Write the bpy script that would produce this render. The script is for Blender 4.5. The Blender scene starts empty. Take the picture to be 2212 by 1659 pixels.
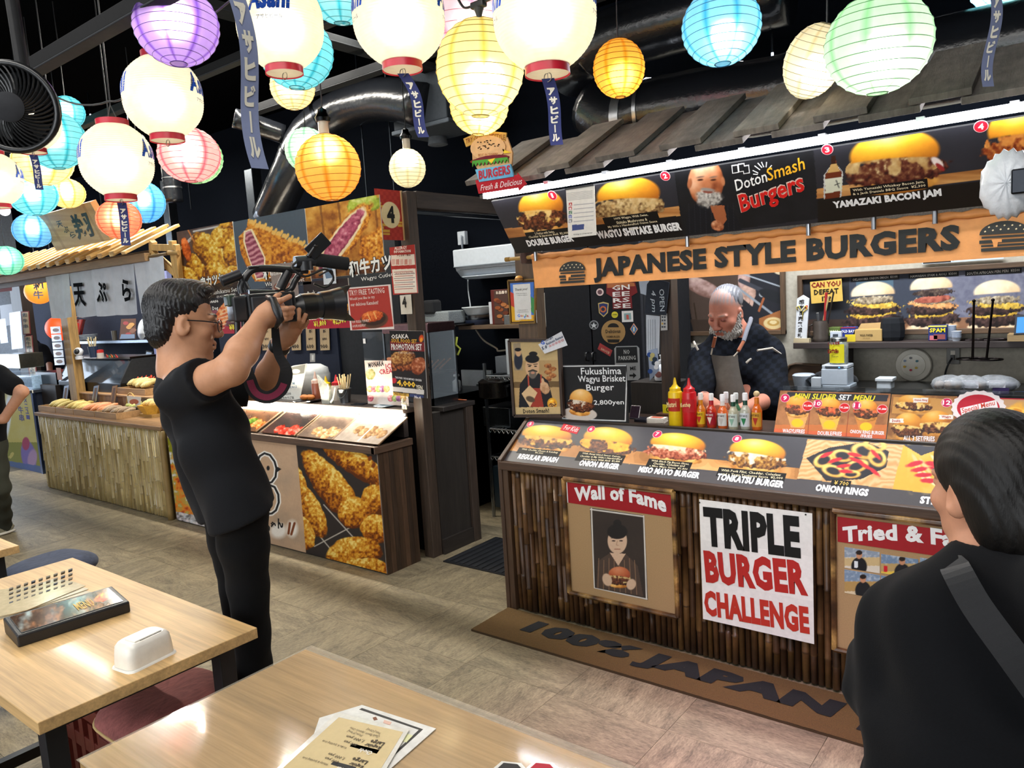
import bpy,math,random
import numpy as np
from mathutils import Vector,Matrix,noise as mnoise
rnd=random.Random(7)
SC=bpy.context.scene;COL=SC.collection
# camera (measured from the vanishing points)
W,H=2212,1659
CX,CY,F0,HC=W/2,H/2,1639.063,1.65
_a=np.array([2106.0,64.5,-F0]);_a=-np.array([-1000-CX,765-CY,F0]);_a/=np.linalg.norm(_a)
_b=np.array([2390-CX,557-CY,F0]);_b-=_a*np.dot(_a,_b);_b/=np.linalg.norm(_b)
RW=np.stack([_a,_b,np.cross(_a,_b)])
cam_d=bpy.data.cameras.new('camera');cam=bpy.data.objects.new('camera',cam_d);COL.objects.link(cam)
r_,u_,f_=RW@[1,0,0],RW@[0,-1,0],RW@[0,0,1]
cam.matrix_world=Matrix(((r_[0],u_[0],-f_[0],0),(r_[1],u_[1],-f_[1],0),(r_[2],u_[2],-f_[2],HC),(0,0,0,1)))
cam_d.sensor_width=36;cam_d.lens=36*F0/W;cam_d.clip_start=.05;SC.camera=cam
# light and exposure
SC.view_settings.view_transform='Standard';SC.view_settings.look='None'
SC.view_settings.gamma=1;SC.view_settings.use_curve_mapping=False;SC.view_settings.exposure=0.2
SC.cycles.use_denoising=True;SC.cycles.max_bounces=7;SC.cycles.diffuse_bounces=3
SC.cycles.glossy_bounces=3;SC.cycles.transmission_bounces=5;SC.cycles.transparent_max_bounces=8
SC.cycles.sample_clamp_indirect=4;SC.cycles.caustics_reflective=False;SC.cycles.caustics_refractive=False
wd=bpy.data.worlds.new('world');SC.world=wd;wd.use_nodes=True
wd.node_tree.nodes['Background'].inputs[0].default_value=(.86,.93,1,1)
wd.node_tree.nodes['Background'].inputs[1].default_value=.52
def area(name,loc,target,sx,sy,power,col=(1,1,1),spread=180):
 d=bpy.data.lights.new(name,'AREA');d.shape='RECTANGLE';d.size=sx;d.size_y=sy
 d.energy=power;d.color=col;d.spread=math.radians(spread)
 o=bpy.data.objects.new(name,d);COL.objects.link(o);o.location=loc
 o.rotation_euler=(Vector(target)-Vector(loc)).to_track_quat('-Z','Y').to_euler();return o
area('ceiling_light_over_tables',(-1.2,.2,3.3),(-1.2,1.2,0),5,.5,70,(1,.97,.92))
area('ceiling_light_over_aisle',(-5.5,1.0,3.3),(-5.5,1.6,0),5,.5,22,(1,.97,.92))
area('ceiling_light_over_stalls',(-6.4,3.2,3.42),(-6.4,3.1,0),6.4,.1,260,(1,.95,.85))
area('kitchen_light_burger_stall',(-1.0,3.95,2.75),(-1.0,4.0,0),2.0,.35,80,(.93,.96,1))
area('pink_floor_tint_light',(-.6,1.5,3.2),(-.95,2.2,0),.4,.25,5,(1,.6,.95),38)  # added overhead lamp that tints the floor pink, no known source
area('entrance_daylight',(-2.2,-3.4,2.0),(-3.2,2.5,1.0),6,2.4,150,(.95,.98,1))
area('far_entrance_daylight',(-13.4,2.6,1.9),(-8,3,.9),2.6,2.2,130,(.72,.84,1))
# pixels of the photograph -> points of the place
def ray(px,py):return RW@np.array([(px-CX)/F0,(py-CY)/F0,1.0])
O0=np.array([0,0,HC])
def az(px,py,z=0):d=ray(px,py);return O0+d*((z-HC)/d[2])
def ay(px,py,y):d=ray(px,py);return O0+d*(y/d[1])
def ax_(px,py,x):d=ray(px,py);return O0+d*(x/d[0])
def D(px,py,d):return O0+ray(px,py)*d
def proj(P):
 v=(np.asarray(P,float)-O0)@RW
 return CX+F0*v[...,0]/v[...,2],CY+F0*v[...,1]/v[...,2]
class Fr:
 """a plane in the place: origin, unit u (right), unit v (up), normal towards the viewer"""
 def __init__(s,o,u,v):
  s.o=np.array(o,float);s.u=np.array(u,float);s.u/=np.linalg.norm(s.u)
  s.v=np.array(v,float);s.v-=s.u*np.dot(s.u,s.v);s.v/=np.linalg.norm(s.v);s.n=np.cross(s.u,s.v)
 def p(s,a,b,d=0):return s.o+s.u*a+s.v*b+s.n*d
 def P(s,a,b,d=0):return s.o+np.multiply.outer(a,s.u)+np.multiply.outer(b,s.v)+s.n*d
 def uv(s,px,py):
  d=ray(px,py);t=np.dot(s.o-O0,s.n)/np.dot(d,s.n);q=O0+d*t-s.o
  return np.dot(q,s.u),np.dot(q,s.v)
 def at(s,px,py,d=0):a,b=s.uv(px,py);return s.p(a,b,d)
 def off(s,d):return Fr(s.o+s.n*d,s.u,s.v)
def front(y):return Fr((0,y,0),(1,0,0),(0,0,1))
def plane3(A,B,C):
 A,B,C=map(np.array,(A,B,C));return Fr(A,B-A,A-C)
 # colour
def lin(c):
 c=np.asarray(c,float);return np.where(c<=.04045,c/12.92,((c+.055)/1.055)**2.4)
def rgb(h):
 if not isinstance(h,str):return np.array(h,float)
 h=h.lstrip('#');return np.array([int(h[i:i+2],16)/255 for i in(0,2,4)])
 # mesh builder with a colour per vertex
class MB:
 def __init__(s,col='808080'):s.v=[];s.f=[];s.c=[];s.n=0;s.col=col
 def add(s,vs,fs,col=None):
  vs=np.asarray(vs,float).reshape(-1,3);k=s.n
  c=col if isinstance(col,np.ndarray)and col.ndim==2 else np.tile(rgb(s.col if col is None else col),(len(vs),1))
  s.v.append(vs);s.c.append(c);s.n+=len(vs);s.k=getattr(s,'k',[])+[(k,len(s.f),len(s.f)+len(fs))]
  s.f.extend([tuple(int(i)+k for i in f)for f in fs]);return s
 def box(s,x0,y0,z0,x1,y1,z1,col=None,M=None):
  vs=np.array([(x,y,z)for x in(x0,x1)for y in(y0,y1)for z in(z0,z1)],float)
  if M is not None:vs=np.array([M@Vector(v)for v in vs])
  return s.add(vs,[(0,1,3,2),(4,6,7,5),(0,4,5,1),(2,3,7,6),(0,2,6,4),(1,5,7,3)],col)
 def bfr(s,fr,a0,b0,d0,a1,b1,d1,col=None):
  vs=[fr.p(a,b,d)for a in(a0,a1)for b in(b0,b1)for d in(d0,d1)]
  return s.add(vs,[(0,1,3,2),(4,6,7,5),(0,4,5,1),(2,3,7,6),(0,2,6,4),(1,5,7,3)],col)
 def beam(s,p0,p1,w,h,col=None,up=(0,0,1)):
  p0,p1=np.array(p0,float),np.array(p1,float);d=p1-p0;L=np.linalg.norm(d);d=d/L
  a=np.cross(d,up);a/=np.linalg.norm(a);b=np.cross(a,d)
  vs=[p0+d*t+a*i*w/2+b*j*h/2 for t in(0,L)for i in(-1,1)for j in(-1,1)]
  return s.add(vs,[(0,1,3,2),(4,6,7,5),(0,4,5,1),(2,3,7,6),(0,2,6,4),(1,5,7,3)],col)
 def tube(s,pts,r,n=8,col=None,cap=True,closed=False):
  pts=np.array(pts,float);m=len(pts);rs=np.full(m,r)if np.isscalar(r)else np.array(r,float)
  tan=np.gradient(pts,axis=0)if not closed else np.roll(pts,-1,0)-np.roll(pts,1,0)
  tan/=np.linalg.norm(tan,axis=1)[:,None]+1e-12
  a=np.cross(tan[0],(0,0,1.));a=a if np.linalg.norm(a)>.1 else np.cross(tan[0],(1.,0,0))
  vs=[];an=np.arange(n)*2*math.pi/n
  for i in range(m):
   a=a-tan[i]*np.dot(a,tan[i]);a=a/np.linalg.norm(a);b=np.cross(tan[i],a)
   vs.append(pts[i]+rs[i]*(np.outer(np.cos(an),a)+np.outer(np.sin(an),b)))
  fs=[(i*n+j,i*n+(j+1)%n,((i+1)%m)*n+(j+1)%n,((i+1)%m)*n+j)for i in range(m if closed else m-1)for j in range(n)]
  if cap and not closed:fs+=[tuple(range(n-1,-1,-1)),tuple((m-1)*n+j for j in range(n))]
  c=np.repeat(col,n,0)if isinstance(col,np.ndarray)and col.ndim==2 else col
  return s.add(np.concatenate(vs),fs,c)
 def cyl(s,p0,p1,r0,r1=None,n=12,col=None,cap=True):return s.tube([p0,p1],[r0,r0 if r1 is None else r1],n,col,cap)
 def lathe(s,prof,c=(0,0,0),n=20,col=None,M=None,cap=True):
  an=np.arange(n)*2*math.pi/n;vs=[];cols=[];c=np.array(c,float)
  for q in prof:
   vs.append(np.stack([q[0]*np.cos(an),q[0]*np.sin(an),np.full(n,q[1])],1))
   if len(q)>2:cols.append(np.tile(rgb(q[2]),(n,1)))
  vs=np.concatenate(vs)
  if M is not None:vs=vs@np.array(M.to_3x3()).T
  m=len(prof);fs=[(i*n+j,i*n+(j+1)%n,(i+1)*n+(j+1)%n,(i+1)*n+j)for i in range(m-1)for j in range(n)]
  if cap:fs+=[tuple(range(n-1,-1,-1)),tuple((m-1)*n+j for j in range(n))]
  return s.add(vs+c,fs,np.concatenate(cols)if cols else col)
 def ball(s,c,r,n=14,m=8,col=None,M=None,jit=0,seed=0):
  r=(r,r,r)if np.isscalar(r)else r;an=np.arange(n)*2*math.pi/n
  ph=np.linspace(0,math.pi,m+1)
  vs=np.concatenate([np.stack([np.sin(p)*np.cos(an),np.sin(p)*np.sin(an),np.full(n,-math.cos(p))],1)for p in ph])
  if jit:
   q=np.random.RandomState(seed).rand(len(vs))*jit+1-jit/2;q[:n]=q[0];q[-n:]=q[-1];vs=vs*q[:,None]
  vs=vs*np.array(r)
  if M is not None:vs=vs@np.array(M.to_3x3()).T
  return s.add(vs+np.array(c,float),[(i*n+j,i*n+(j+1)%n,(i+1)*n+(j+1)%n,(i+1)*n+j)for i in range(m)for j in range(n)],col)
 def prism(s,pts,fr,d0=0,d1=.003,col=None):
  A=sum(p[0]*q[1]-q[0]*p[1]for p,q in zip(pts,pts[1:]+pts[:1]))
  if A<0:pts=pts[::-1]
  n=len(pts);vs=[fr.p(a,b,d0)for a,b in pts]+[fr.p(a,b,d1)for a,b in pts]
  return s.add(vs,[tuple(range(n-1,-1,-1)),tuple(range(n,2*n))]+[(i,(i+1)%n,n+(i+1)%n,n+i)for i in range(n)],col)
 def pxpoly(s,pts,fr,d0=0,d1=.002,col=None):return s.prism([fr.uv(*p)for p in pts],fr,d0,d1,col)
 def grid(s,P,col=None,close=False):
  m,n=P.shape[:2];i=np.arange(m*n).reshape(m,n)
  fs=np.stack([i[:-1,:-1],i[:-1,1:],i[1:,1:],i[1:,:-1]],-1).reshape(-1,4)
  if close:fs=np.concatenate([fs,np.stack([i[:-1,-1],i[:-1,0],i[1:,0],i[1:,-1]],-1)])
  return s.add(P.reshape(-1,3),fs,col.reshape(-1,3)if isinstance(col,np.ndarray)and col.ndim==3 else col)
def mesh_from(mb,name,off=(0,0,0)):
 v=np.concatenate(mb.v)-np.array(off);me=bpy.data.meshes.new(name);me.from_pydata(v.tolist(),[],mb.f)
 c=lin(np.clip(np.concatenate(mb.c),0,1));at=me.color_attributes.new('col','FLOAT_COLOR','POINT')
 at.data.foreach_set('color',np.concatenate([c,np.ones((len(c),1))],1).astype(np.float32).ravel());me.update();return me
def props(o,label=None,cat=None,group=None,kind=None):
 if label:o['label']=label
 if cat:o['category']=cat
 if group:o['group']=group
 if kind:o['kind']=kind
 return o
CUR=None
def thing(name,label,cat,loc,group=None,rotz=0):
 global CUR
 o=CUR=bpy.data.objects.new(name,None);COL.objects.link(o);o.location=Vector([float(x)for x in loc]);o.rotation_euler=(0,0,rotz)
 o.empty_display_size=.05;return props(o,label,cat,group)
def base_of(o):
 b=np.array(o.location,float)
 while o.parent:o=o.parent;b+=np.array(o.location,float)
 return b
def ob(name,mb,m,parent=None,smooth=False,bev=0,label=None,cat=None,group=None,kind=None,local=False,angle=40):
 if name=='lettering' and parent is not None and len(mb.v)>1:
  small=MB();big=[]
  for v,c,(k,f0,f1)in zip(mb.v,mb.c,mb.k):
   fs=[tuple(i-k for i in f)for f in mb.f[f0:f1]]
   if np.ptp(v,axis=0).max()>.045:big.append(MB().add(v,fs,c))
   else:small.add(v,fs,c)
  for q in big:o=ob('lettering_line',q,m,parent)
  if small.n:o=ob('small_print',small,m,parent,kind='stuff')
  return o
 if parent is not None:off=np.zeros(3)if local else base_of(parent)
 else:
  v=np.concatenate(mb.v);lo,hi=v.min(0),v.max(0);off=np.array([(lo[0]+hi[0])/2,(lo[1]+hi[1])/2,lo[2]])if not local else np.zeros(3)
 me=mesh_from(mb,name,off);me.materials.append(m);o=bpy.data.objects.new(name,me);COL.objects.link(o)
 if parent is not None:o.parent=parent
 else:o.location=off
 if smooth:
  if smooth=='all':me.shade_smooth()
  else:me.shade_smooth();me.set_sharp_from_angle(angle=math.radians(angle))
 if bev:
  b=o.modifiers.new('bevel','BEVEL');b.width=bev;b.segments=2;b.limit_method='ANGLE';b.angle_limit=math.radians(50)
 return props(o,label,cat,group,kind)
def dup(root,loc=None,rotz=None,label=None,group=None,parent=None):
 r=root.copy();COL.objects.link(r)
 if loc is not None:r.location=Vector([float(x)for x in loc])
 if rotz is not None:r.rotation_euler=(0,0,rotz)
 if label:r['label']=label
 if group:r['group']=group
 if parent is not None:r.parent=parent
 for ch in list(root.children):dup(ch,parent=r)
 return r
 # materials (procedural, colour from each mesh's own attribute)
_mats={}
def mat(kind='matte',rough=.7,metal=0,var=.12,scale=40,bump=0,bscale=120,stretch=(1,1,1),grain=0,gstretch=(1,1,1),gscale=6,emit=0,trans=0,alpha=1,spec=.5,coat=0,rvar=0,sheen=0):
 key=(kind,rough,metal,var,scale,bump,bscale,stretch,grain,gstretch,gscale,emit,trans,alpha,spec,coat,rvar,sheen)
 if key in _mats:return _mats[key]
 m=bpy.data.materials.new(kind);m.use_nodes=True;nt=m.node_tree;N,L=nt.nodes.new,nt.links.new
 b=nt.nodes['Principled BSDF'];at=N('ShaderNodeAttribute');at.attribute_name='col';c=at.outputs['Color']
 tc=N('ShaderNodeTexCoord')
 def noi(sc,st,det=4,rg=.6):
  mp=N('ShaderNodeMapping');mp.inputs['Scale'].default_value=st;L(tc.outputs['Object'],mp.inputs['Vector'])
  n=N('ShaderNodeTexNoise');n.inputs['Scale'].default_value=sc;n.inputs['Detail'].default_value=det;n.inputs['Roughness'].default_value=rg
  L(mp.outputs[0],n.inputs['Vector']);return n.outputs[0]
 def mul(c,fac,lo,hi):
  r=N('ShaderNodeMapRange');r.inputs['From Min'].default_value=.3;r.inputs['From Max'].default_value=.7
  r.inputs['To Min'].default_value=lo;r.inputs['To Max'].default_value=hi;L(fac,r.inputs['Value'])
  x=N('ShaderNodeMix');x.data_type='RGBA';x.blend_type='MULTIPLY';x.inputs[0].default_value=1
  L(c,x.inputs[6]);L(r.outputs[0],x.inputs[7]);return x.outputs[2]
 if var:c=mul(c,noi(scale,stretch),1-var,1+var)
 if grain:
  c=mul(c,noi(gscale,gstretch,6,.65),1-grain,1+grain*.6)
  c=mul(c,noi(gscale*4,gstretch,3,.7),1-grain*.5,1+grain*.3)
 L(c,b.inputs['Base Color']);b.inputs['Roughness'].default_value=rough;b.inputs['Metallic'].default_value=metal
 b.inputs['Specular IOR Level'].default_value=spec
 if coat:b.inputs['Coat Weight'].default_value=coat;b.inputs['Coat Roughness'].default_value=.08
 if sheen:b.inputs['Sheen Weight'].default_value=sheen
 if rvar:
  r=N('ShaderNodeMapRange');r.inputs['To Min'].default_value=max(0,rough-rvar);r.inputs['To Max'].default_value=rough+rvar
  L(noi(9,(1,1,1)),r.inputs['Value']);L(r.outputs[0],b.inputs['Roughness'])
 if bump:
  bp=N('ShaderNodeBump');bp.inputs['Strength'].default_value=bump;bp.inputs['Distance'].default_value=.004
  L(noi(bscale,stretch if not grain else gstretch),bp.inputs['Height']);L(bp.outputs[0],b.inputs['Normal'])
 if emit:L(c,b.inputs['Emission Color']);b.inputs['Emission Strength'].default_value=emit
 if trans:b.inputs['Transmission Weight'].default_value=trans;b.inputs['IOR'].default_value=1.3
 if alpha<1:b.inputs['Alpha'].default_value=alpha
 _mats[key]=m;return m
def M_print():return mat('printed_sheet',rough=.5,var=.04,scale=60,spec=.25)
def M_paper():return mat('paper',rough=.75,var=.05,scale=50)
def M_matte():return mat('painted_matte',rough=.8,var=.12,spec=.15)
def M_plast():return mat('plastic',rough=.3,var=.05)
def M_black():return mat('black_rubber',rough=.5,var=.15)
def M_metal():return mat('steel',rough=.28,metal=1,var=.1)
def M_cloth():return mat('cloth',rough=.95,var=.1,scale=300,bump=.25,bscale=700,sheen=.15)
def M_glass():return mat('clear_acrylic',rough=.05,var=0,trans=1,alpha=.35)
def M_food():return mat('fried_food',rough=.6,var=.3,scale=110,bump=.6,bscale=260)
def M_emit(e):return mat('lamp_glow',rough=.5,var=0,emit=e)
def M_wood(ax='x',g=.35,rough=.55,gs=7,bump=.25,coat=0):
 st={'x':(.12,1.6,1.6),'y':(1.6,.12,1.6),'z':(1.6,1.6,.12)}[ax]
 return mat('wood_'+ax,rough=rough,var=.06,scale=5,grain=g,gstretch=st,gscale=gs*2,bump=bump,bscale=40,coat=coat)
 # lettering: Blender text turned into mesh
_tc={}
FONTS=bpy.utils.system_resource('DATAFILES',path='fonts')+'/'
def font(n):
 try:return bpy.data.fonts.load(FONTS+n)
 except Exception:return None
CJK=font('Noto Sans CJK Regular.woff2')
def text_mesh(s,bold=0,shear=0,res=2):
 k=(s,bold,shear,res)
 if k not in _tc:
  cj=any(ord(c)>0x2500 for c in s)
  cu=bpy.data.curves.new('t','FONT');cu.body=s;cu.size=1;cu.resolution_u=res;cu.shear=shear;cu.fill_mode='FRONT';cu.offset=bold*(.6 if cj else 1);cu.space_character=1+bold*1.2
  if cj and CJK:cu.font=CJK
  o=bpy.data.objects.new('t',cu);me=bpy.data.meshes.new_from_object(o)
  v=np.zeros(len(me.vertices)*3);me.vertices.foreach_get('co',v);v=v.reshape(-1,3)[:,:2]
  f=[tuple(p.vertices)for p in me.polygons]
  bpy.data.objects.remove(o);bpy.data.meshes.remove(me);bpy.data.curves.remove(cu)
  if len(v):v=(v-v.min(0))/np.maximum(np.ptp(v,0),1e-6);v=np.column_stack([v,np.zeros(len(v))])
  _tc[k]=(v,f)
 return _tc[k]
def T(mb,fr,s,pl,pr,hpx,col='ffffff',bold=.02,shear=0,d=.0012,res=2,arc=0,flip=False):
 """lettering whose ink spans the photograph's pixels pl..pr along its foot and is hpx pixels tall"""
 v,f=text_mesh(s,bold,shear,res)
 if not len(v):return mb
 a,b=np.array(fr.uv(*pl)),np.array(fr.uv(*pr));mx,my=(pl[0]+pr[0])/2,(pl[1]+pr[1])/2
 h=np.linalg.norm(np.array(fr.uv(mx,my-hpx))-np.array(fr.uv(mx,my)))
 e=b-a;n=np.array([-e[1],e[0]])/np.linalg.norm(e)
 q=a+np.outer(v[:,0],e)+np.outer(v[:,1]*h+arc*4*v[:,0]*(1-v[:,0]),n)
 return mb.add(fr.P(q[:,0],q[:,1],d)+np.outer(v[:,2],fr.n),f,col)
def TL(mb,fr,a0,b0,w,h,s,col='ffffff',bold=.02,shear=0,d=.0012,res=2,rot=0):
 v,f=text_mesh(s,bold,shear,res)
 if not len(v):return mb
 q=v[:,:2]*np.array([w,h]);c,n=math.cos(rot),math.sin(rot);q=q@np.array([[c,n],[-n,c]])
 return mb.add(fr.P(q[:,0]+a0,q[:,1]+b0,d)+np.outer(v[:,2],fr.n),f,col)
 # printed pictures, drawn on a fine grid of coloured points
def vnoise(x,y,seed=0):
 xi,yi=np.floor(x).astype(int),np.floor(y).astype(int);fx,fy=x-xi,y-yi
 fx,fy=fx*fx*(3-2*fx),fy*fy*(3-2*fy)
 def hsh(a,b):n=(a*374761393+b*668265263+seed*974711)&0x7fffffff;n=(n^(n>>13))*1274126177&0x7fffffff;return((n^(n>>16))&0xffff)/65535
 return(hsh(xi,yi)*(1-fx)+hsh(xi+1,yi)*fx)*(1-fy)+(hsh(xi,yi+1)*(1-fx)+hsh(xi+1,yi+1)*fx)*fy
def fbm(x,y,seed=0,o=4):
 r=0;a=.5
 for i in range(o):r=r+a*vnoise(x*2**i,y*2**i,seed+i);a/=2
 return r/(1-.5**o)
class Cv:
 """a rectangle in a plane, painted in the photograph's pixel coordinates"""
 def __init__(s,fr,a0,b0,a1,b1,res,bg='808080'):
  s.fr,s.a0,s.b0,s.a1,s.b1=fr,a0,b0,a1,b1
  s.nw,s.nh=max(2,int((a1-a0)/res)),max(2,int((b1-b0)/res))
  A,B=np.meshgrid(np.linspace(a0,a1,s.nw),np.linspace(b1,b0,s.nh));s.A,s.B=A,B
  s.W=fr.o+A[...,None]*fr.u+B[...,None]*fr.v;s.x,s.y=proj(s.W);s.c=np.tile(rgb(bg),(s.nh,s.nw,1)).astype(float)
 def mix(s,m,col):
  m=np.clip(m,0,1)[...,None];s.c=s.c*(1-m)+(col if isinstance(col,np.ndarray)and col.ndim==3 else rgb(col))*m;return s
 def ramp(s,t,cols):
  t=np.clip(t,0,1)*(len(cols)-1);i=np.clip(t.astype(int),0,len(cols)-2);k=np.array([rgb(c)for c in cols]);f=(t-i)[...,None]
  return k[i]*(1-f)+k[i+1]*f
 def loc(s,cx,cy,w,h,rot=0):
  c,n=math.cos(math.radians(rot)),math.sin(math.radians(rot));X,Y=s.x-cx,s.y-cy
  return(X*c+Y*n)/w,(-X*n+Y*c)/h
 def ell(s,cx,cy,rx,ry,col,rot=0,soft=.12,wob=0,seed=0):
  X,Y=s.loc(cx,cy,rx,ry,rot);r=np.hypot(X,Y)
  if wob:r=r+wob*(fbm(s.x/rx*3,s.y/rx*3,seed,3)-.5)*2
  return s.mix((1-r)/soft+.5,col)
 def poly(s,pts,col,soft=0):
  m=np.zeros(s.x.shape,bool);n=len(pts)
  for i in range(n):
   (x0,y0),(x1,y1)=pts[i],pts[(i+1)%n]
   if y0==y1:continue
   m^=((y0>s.y)!=(y1>s.y))&(s.x<(x1-x0)*(s.y-y0)/(y1-y0)+x0)
  return s.mix(m.astype(float),col)
 def line(s,pts,w,col):
  m=np.zeros(s.x.shape)
  for(x0,y0),(x1,y1)in zip(pts,pts[1:]):
   dx,dy=x1-x0,y1-y0;t=np.clip(((s.x-x0)*dx+(s.y-y0)*dy)/(dx*dx+dy*dy+1e-9),0,1)
   m=np.maximum(m,w/2+.5-np.hypot(s.x-x0-t*dx,s.y-y0-t*dy))
  return s.mix(m,col)
 def n(s,sc,seed=0,o=4,sx=1,sy=1):return fbm(s.x/sc*sx+50,s.y/sc*sy+50,seed,o)
 def lump(s,cx,cy,rx,ry,cols,rot=0,seed=0,sc=8,wob=.2,soft=.1,light=.5):
  """a rough lump of food: ramp by noise, paler towards its upper left"""
  X,Y=s.loc(cx,cy,rx,ry,rot);t=s.n(sc,seed)*1.3-.15-(Y*.22+X*.08)*light*2
  r=np.hypot(X,Y)+wob*(s.n(min(rx,ry)*.45,seed+5,3)-.5)*2
  t=t-np.clip(r-.7,0,1)*.8
  return s.mix((1-r)/soft+.5,s.ramp(t,cols))
 def burger(s,cx,cy,w,h,rot=-5,seed=0,bun=('b0601a','ea9a28','ffc434','ffe488'),fill=('e8b04a','f6dc98'),patty=('1f0f0a','4a2414','7a4426','a5683c'),tall=1):
  R=lambda dx,dy:(cx+dx*w*math.cos(math.radians(rot))-dy*h*math.sin(math.radians(rot)),cy+dx*w*math.sin(math.radians(rot))+dy*h*math.cos(math.radians(rot)))
  s.lump(*R(0,.38),w*.39,h*.14,('a8651f','e0a04a','f7cf86'),rot,seed,w*.2,.05)
  s.lump(*R(0,.16),w*.49,h*.23,patty,rot,seed+1,w*.035,.25,.08,.3)
  X,Y=s.loc(*R(-.02,.06),w*.46,h*.25,rot)
  m=(s.n(w*.1,seed+2,3)-.5)*8+np.clip(.25-Y,-1,1)*1.6;m=np.where(np.hypot(X,Y)<1.02,m,-1)
  s.mix(m,s.ramp(s.n(w*.06,seed+3)*1.2-.1,fill))
  X,Y=s.loc(*R(0,-.12),w*.45,h*.38,rot);r=np.hypot(X,Y)
  lowlip=.22+.12*X*X+.1*X
  m=np.minimum((1-r)*12,(lowlip-Y)*14)
  t=1.02-np.hypot((X+.15)*.9,(Y+.62)*.95)*.8+(s.n(w*.25,seed+4)-.5)*.25
  s.mix(np.clip(m,0,1),s.ramp(t,bun));return s
 def wood(s,y0,y1,cols=('a06a3a','c98d52','e0b078'),slope=0,x0=0):
  t=s.n(60,3,4,.35,3.5);yy=s.y-slope*(s.x-x0)
  return s.mix(((yy>y0)&(yy<y1)).astype(float),s.ramp(t*1.3-.15,cols))
 def rect(s,tl,br,col,slope=0):
  yy=s.y-slope*(s.x-tl[0]);return s.mix(((s.x>tl[0])&(s.x<br[0])&(yy>tl[1])&(yy<br[1])).astype(float),col)
def board(name,cv,m=None,parent=None,th=.004,edge='d8d4cc',gap=.0,**kw):
 """a thin sheet or board with the painted picture on its face"""
 fr=cv.fr;mb=MB();P=cv.W+fr.n*(gap+th);mb.grid(P[::-1],cv.c[::-1])
 a0,b0,a1,b1=cv.a0,cv.b0,cv.a1,cv.b1
 q=[(a0,b0),(a1,b0),(a1,b1),(a0,b1)];vs=[fr.p(a,b,gap)for a,b in q]+[fr.p(a,b,gap+th)for a,b in q]
 mb.add(vs,[(3,2,1,0)]+[(i,(i+1)%4,4+(i+1)%4,4+i)for i in range(4)],edge)
 return ob(name,mb,m or M_print(),parent,**kw)
def cvq(fr,quad,res,bg='808080'):
 """canvas over the rectangle that a quad of pixels (tl, tr, br, bl) spans in a plane"""
 q=[fr.uv(*p)for p in quad]
 return Cv(fr,(q[0][0]+q[3][0])/2,(q[2][1]+q[3][1])/2,(q[1][0]+q[2][0])/2,(q[0][1]+q[1][1])/2,res,bg)
 # the hall
def tile_mat(name,st):
 m=bpy.data.materials.new(name);m.use_nodes=True;nt=m.node_tree;N,L=nt.nodes.new,nt.links.new
 b=nt.nodes['Principled BSDF'];g=N('ShaderNodeNewGeometry');mp=N('ShaderNodeMapping');mp.inputs['Scale'].default_value=st;L(g.outputs['Position'],mp.inputs['Vector'])
 n1=N('ShaderNodeTexNoise');n1.inputs['Scale'].default_value=13;n1.inputs['Detail'].default_value=7;n1.inputs['Roughness'].default_value=.72;n1.inputs['Distortion'].default_value=.6
 n2=N('ShaderNodeTexNoise');n2.inputs['Scale'].default_value=110;n2.inputs['Detail'].default_value=5;n2.inputs['Roughness'].default_value=.75
 L(mp.outputs[0],n1.inputs['Vector']);L(mp.outputs[0],n2.inputs['Vector'])
 ad=N('ShaderNodeMath');ad.operation='ADD';L(n1.outputs[0],ad.inputs[0]);L(n2.outputs[0],ad.inputs[1])
 r=N('ShaderNodeValToRGB');r.color_ramp.elements[0].position=.36;r.color_ramp.elements[1].position=.62
 for i,c in((0,'585042'),(1,'b0a284')):r.color_ramp.elements[i].color=(*lin(rgb(c)),1)
 hf=N('ShaderNodeMath');hf.operation='MULTIPLY';hf.inputs[1].default_value=.5;L(ad.outputs[0],hf.inputs[0]);L(hf.outputs[0],r.inputs[0])
 at=N('ShaderNodeAttribute');at.attribute_name='col';mx=N('ShaderNodeMix');mx.data_type='RGBA';mx.blend_type='MULTIPLY';mx.inputs[0].default_value=1
 L(r.outputs[0],mx.inputs[6]);L(at.outputs[0],mx.inputs[7]);L(mx.outputs[2],b.inputs['Base Color']);b.inputs['Roughness'].default_value=.5
 bp=N('ShaderNodeBump');bp.inputs['Strength'].default_value=.15;bp.inputs['Distance'].default_value=.003;L(n2.outputs[0],bp.inputs['Height']);L(bp.outputs[0],b.inputs['Normal'])
 return m
TMX,TMY=tile_mat('vinyl_tile_grain_x',(.35,1.3,1)),tile_mat('vinyl_tile_grain_y',(1.3,.35,1))
floor=ob('floor',MB('8a8274').box(-14,-3.4,-.12,3,6,-.004),TMX,kind='structure')
TS=.5;tmb=MB('f2f0ec').box(0,0,-.003,TS-.0015,TS-.0015,0);tme=[mesh_from(tmb,'tile')for _ in range(6)]
for i,me in enumerate(tme):
 g=1-.045*i/2;k=np.tile(np.array([lin(rgb('f2f0ec'))*g],np.float32),(8,1));me.color_attributes[0].data.foreach_set('color',np.concatenate([k,np.ones((8,1),np.float32)],1).astype(np.float32).ravel())
 me.materials.append(TMX if i%2 else TMY)
for i in range(20):
 for j in range(9):
  o=bpy.data.objects.new('floor_tile',tme[(i+j)%2+2*rnd.randrange(3)]);COL.objects.link(o);o.parent=floor
  o.location=Vector((-9.75+i*TS,.4+j*TS,0))-floor.location
def struct(name,mb,m,**k):return ob(name,mb,m,kind='structure',**k)
DARK='191c22'
struct('ceiling',MB('07080a').box(-14,-3.4,3.6,3,6,3.7),mat('black_ceiling',rough=1,spec=0))
struct('wall_back',MB('0d1016').box(-14,4.85,0,3,4.95,3.6),mat('dark_wall',rough=1,spec=.02))
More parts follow.
